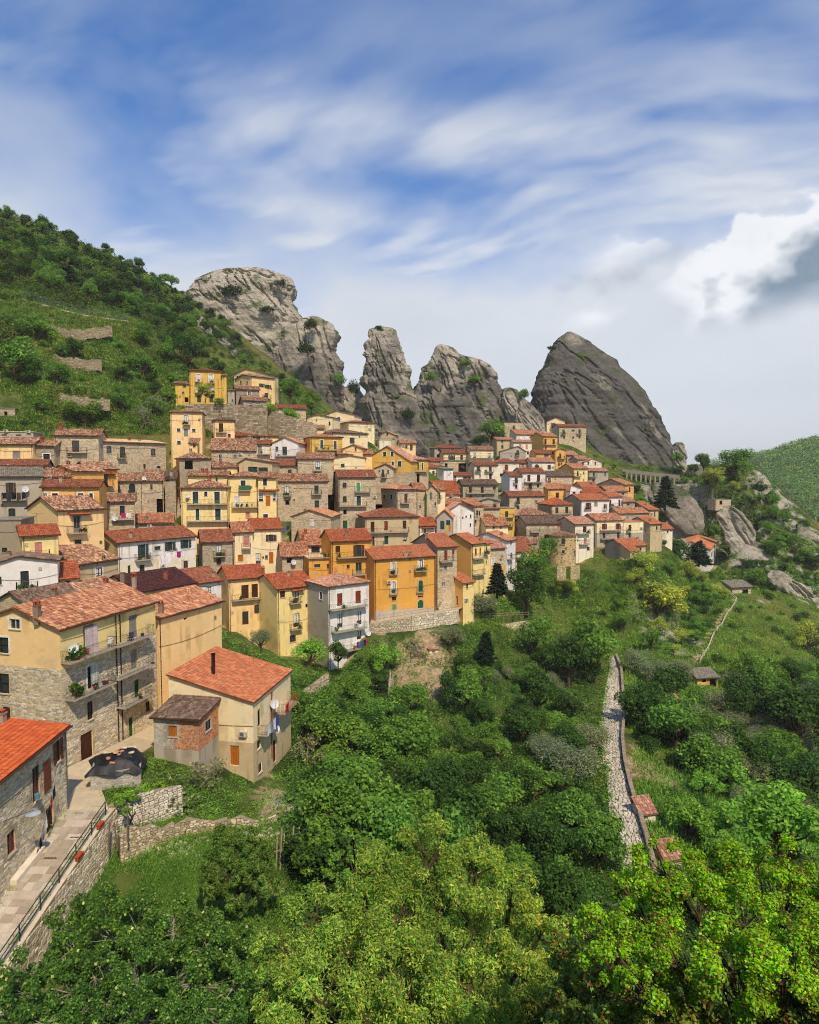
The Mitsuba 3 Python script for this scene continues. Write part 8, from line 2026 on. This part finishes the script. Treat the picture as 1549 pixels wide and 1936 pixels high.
# ---- the big trees in front
def big_tree(name, label, cat, base, lob, n, L, W, pal, r0, mix_=None, shell=.45, seed=0, sub=5, col='4E4234', up=.6, jit=1.0, spr=20):
    r = np.random.default_rng(seed)
    c = np.array([P(u, v, d) for u, v, d, _ in lob]); q = np.array([x[3] for x in lob])
    # smaller sprays round every lobe break up its outline
    c2, q2 = [], []
    for ci, qi in zip(c, q):
        for _ in range(spr):
            d = r.normal(0, 1, 3); d /= np.linalg.norm(d); c2.append(ci + d * qi * r.uniform(.5, 1.15)); q2.append(qi * r.uniform(.13, .33))
    c2, q2 = np.array(c2), np.array(q2)
    k = thing(name, label, cat)
    put('trunk', limbs(r, base, c, q, r0, col, 6, sub, .45), 'm_matte', k)
    put('crown', leaves(r, c2, q2, n, L, W, pal, up=up, shell=shell, jit=jit), 'm_leaf', k)
    if mix_:
        for nm, pl, cnt, L2, W2 in mix_:
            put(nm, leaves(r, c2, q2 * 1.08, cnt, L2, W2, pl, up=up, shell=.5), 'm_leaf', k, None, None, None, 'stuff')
    m = MB()
    for ci, qi in zip(c2[::3], q2[::3]):
        par = c[np.argmin(np.linalg.norm(c - ci, axis=1))]; m.bar(par, ci + (ci - par) * .25, .03 * r0 / .22, lin(col) * 1.2, 3, .008)
    put('branch', m, 'm_matte', k)
    return k


big_tree('walnut_tree', 'huge spreading yellow green tree filling the bottom centre', 'tree', (1.5, 27, -32),
         [(820, 1625, 30, 1.7), (735, 1655, 29.5, 1.7), (670, 1690, 29, 1.6), (600, 1735, 28, 1.6), (900, 1655, 30, 1.7), (965, 1715, 29.5, 1.6), (1020, 1775, 28, 1.5), (760, 1740, 27.5, 2.0), (860, 1770, 27, 2.1), (660, 1810, 26.5, 2.0), (550, 1815, 26, 1.5), (760, 1860, 24.5, 2.0), (900, 1880, 24.5, 2.0), (990, 1860, 26, 1.7), (610, 1900, 23.5, 1.8), (530, 1900, 24.5, 1.5), (1040, 1920, 24.5, 1.6), (700, 1950, 22.5, 1.8), (850, 1970, 22.5, 1.9)],
         96000, .17, .062, np.vstack([GRL['yel'] * 1.1, GRL['yel'] * .9, GRL['fresh'] * 1.05, GRL['mid'] * 1.1]), .38, seed=1, col='4A4032', sub=8)
big_tree('maple_tree', 'vivid lime green maple with russet sprays at the bottom right', 'tree', (9.5, 15, -20),
         [(1180, 1680, 17, .8), (1260, 1655, 17, .8), (1340, 1640, 17, .85), (1420, 1660, 16.5, .85), (1500, 1660, 16.5, .85), (1560, 1690, 16, .85), (1140, 1750, 16, .65), (1230, 1740, 15.5, .9), (1320, 1730, 15.5, .95), (1410, 1750, 15, .95), (1500, 1760, 15, .95), (1170, 1810, 14.5, .7), (1280, 1830, 14.5, .9), (1380, 1840, 14, .9), (1480, 1850, 14, .9), (1560, 1840, 14, .8)],
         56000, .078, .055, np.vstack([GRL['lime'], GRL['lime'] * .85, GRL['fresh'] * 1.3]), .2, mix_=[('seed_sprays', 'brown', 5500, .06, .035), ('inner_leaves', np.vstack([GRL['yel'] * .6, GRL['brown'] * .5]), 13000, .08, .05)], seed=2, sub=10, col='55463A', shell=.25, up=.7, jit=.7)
big_tree('maple_tree', 'olive brown leaved tree below the lime green maple', 'tree', (6.5, 15, -21),
         [(1120, 1850, 17, .9), (1190, 1890, 16, .9), (1270, 1910, 15, .9), (1360, 1930, 14.5, .9), (1080, 1920, 17, .9), (1160, 1960, 15.5, .9), (1460, 1930, 14.5, .9), (1550, 1930, 14.5, .9), (1090, 1790, 18.5, .7)],
         24000, .12, .07, np.vstack([GRL['yel'] * .7, GRL['brown'] * .7, GRL['mid']]), .16, seed=3, sub=10, col='4A3C30')
big_tree('elder_bush', 'large dark green bush with pale flower heads at the bottom left', 'shrub', (-13.5, 31, -27.5),
         [(130, 1800, 33, 1.5), (190, 1750, 35, 1.6), (260, 1760, 34, 1.6), (330, 1765, 34, 1.6), (395, 1800, 33, 1.5), (100, 1870, 30, 1.4), (180, 1850, 31, 1.6), (270, 1850, 31, 1.7), (360, 1860, 31, 1.7), (440, 1870, 31, 1.4), (60, 1940, 28, 1.4), (160, 1930, 28, 1.6), (270, 1940, 28, 1.6), (380, 1940, 28, 1.6), (470, 1940, 28, 1.3), (230, 1740, 36, 1.2), (180, 1725, 37, 1.2), (265, 1722, 37, 1.2), (330, 1735, 36, 1.2), (395, 1760, 35, 1.3), (130, 1760, 35, 1.2), (440, 1790, 34, 1.2), (20, 1880, 28.5, 1.4), (10, 1960, 26.5, 1.5), (110, 1970, 26.5, 1.5), (220, 1980, 26.5, 1.5), (340, 1980, 26.5, 1.5), (450, 1975, 27, 1.4), (520, 1900, 28, 1.2)],
         125000, .145, .09, np.vstack([GRL['dark'] * 1.4, GRL['mid'] * 1.15, GRL['dark'] * 1.15]), .16, mix_=[('flower_head', 'elder', 1500, .16, .15)], seed=4, sub=6, col='8A8474', shell=.4)
big_tree('loquat_tree', 'round dark long leaved tree in the middle of the garden', 'tree', tuple(P(452, 1730, 41)),
         [(452, 1610, 40.4, 1.03), (410, 1630, 40.0, 0.94), (492, 1625, 40.4, 0.94), (430, 1660, 39.6, 1.12), (475, 1660, 39.6, 1.12), (400, 1675, 39.8, 0.84), (505, 1670, 39.9, 0.84), (450, 1695, 39.6, 0.94), (420, 1590, 40.8, 0.74), (470, 1590, 40.8, 0.74)],
         19000, .32, .075, GRL['loq'] * 1.5, .15, seed=5, sub=4, shell=.5)
big_tree('young_tree', 'fresh green young tree between the trellis and the huge yellow green tree', 'tree', tuple(P(610, 1690, 44)),
         [(600, 1590, 44.6, 1.12), (640, 1570, 45.6, 1.02), (580, 1630, 43.7, 1.02), (640, 1630, 44.2, 1.12), (690, 1600, 45.6, 1.02)],
         11000, .22, .13, 'mid', .1, seed=6, sub=4)
big_tree('grape_vine', 'leafy vine trailing over the white block wall', 'plant', tuple(P(241, 1580, 50)),
         [(228, 1512, 49.4, 0.48), (250, 1504, 50.4, 0.48), (275, 1496, 51.8, 0.48), (300, 1490, 53.3, 0.43), (240, 1530, 49.0, 0.34)],
         3800, .2, .16, 'fresh', .06, seed=7, sub=3, shell=.2)
big_tree('ivy_curtain', 'ivy hanging down the left end of the garden wall', 'plant', tuple(P(880, 1195, 121.5)),
         [(872, 1184, 121.3, .8), (886, 1182, 122, .8), (900, 1184, 123, .8), (880, 1196, 121.5, .7), (896, 1194, 122.5, .7)],
         3000, .24, .16, 'fresh', .05, seed=8, sub=2)
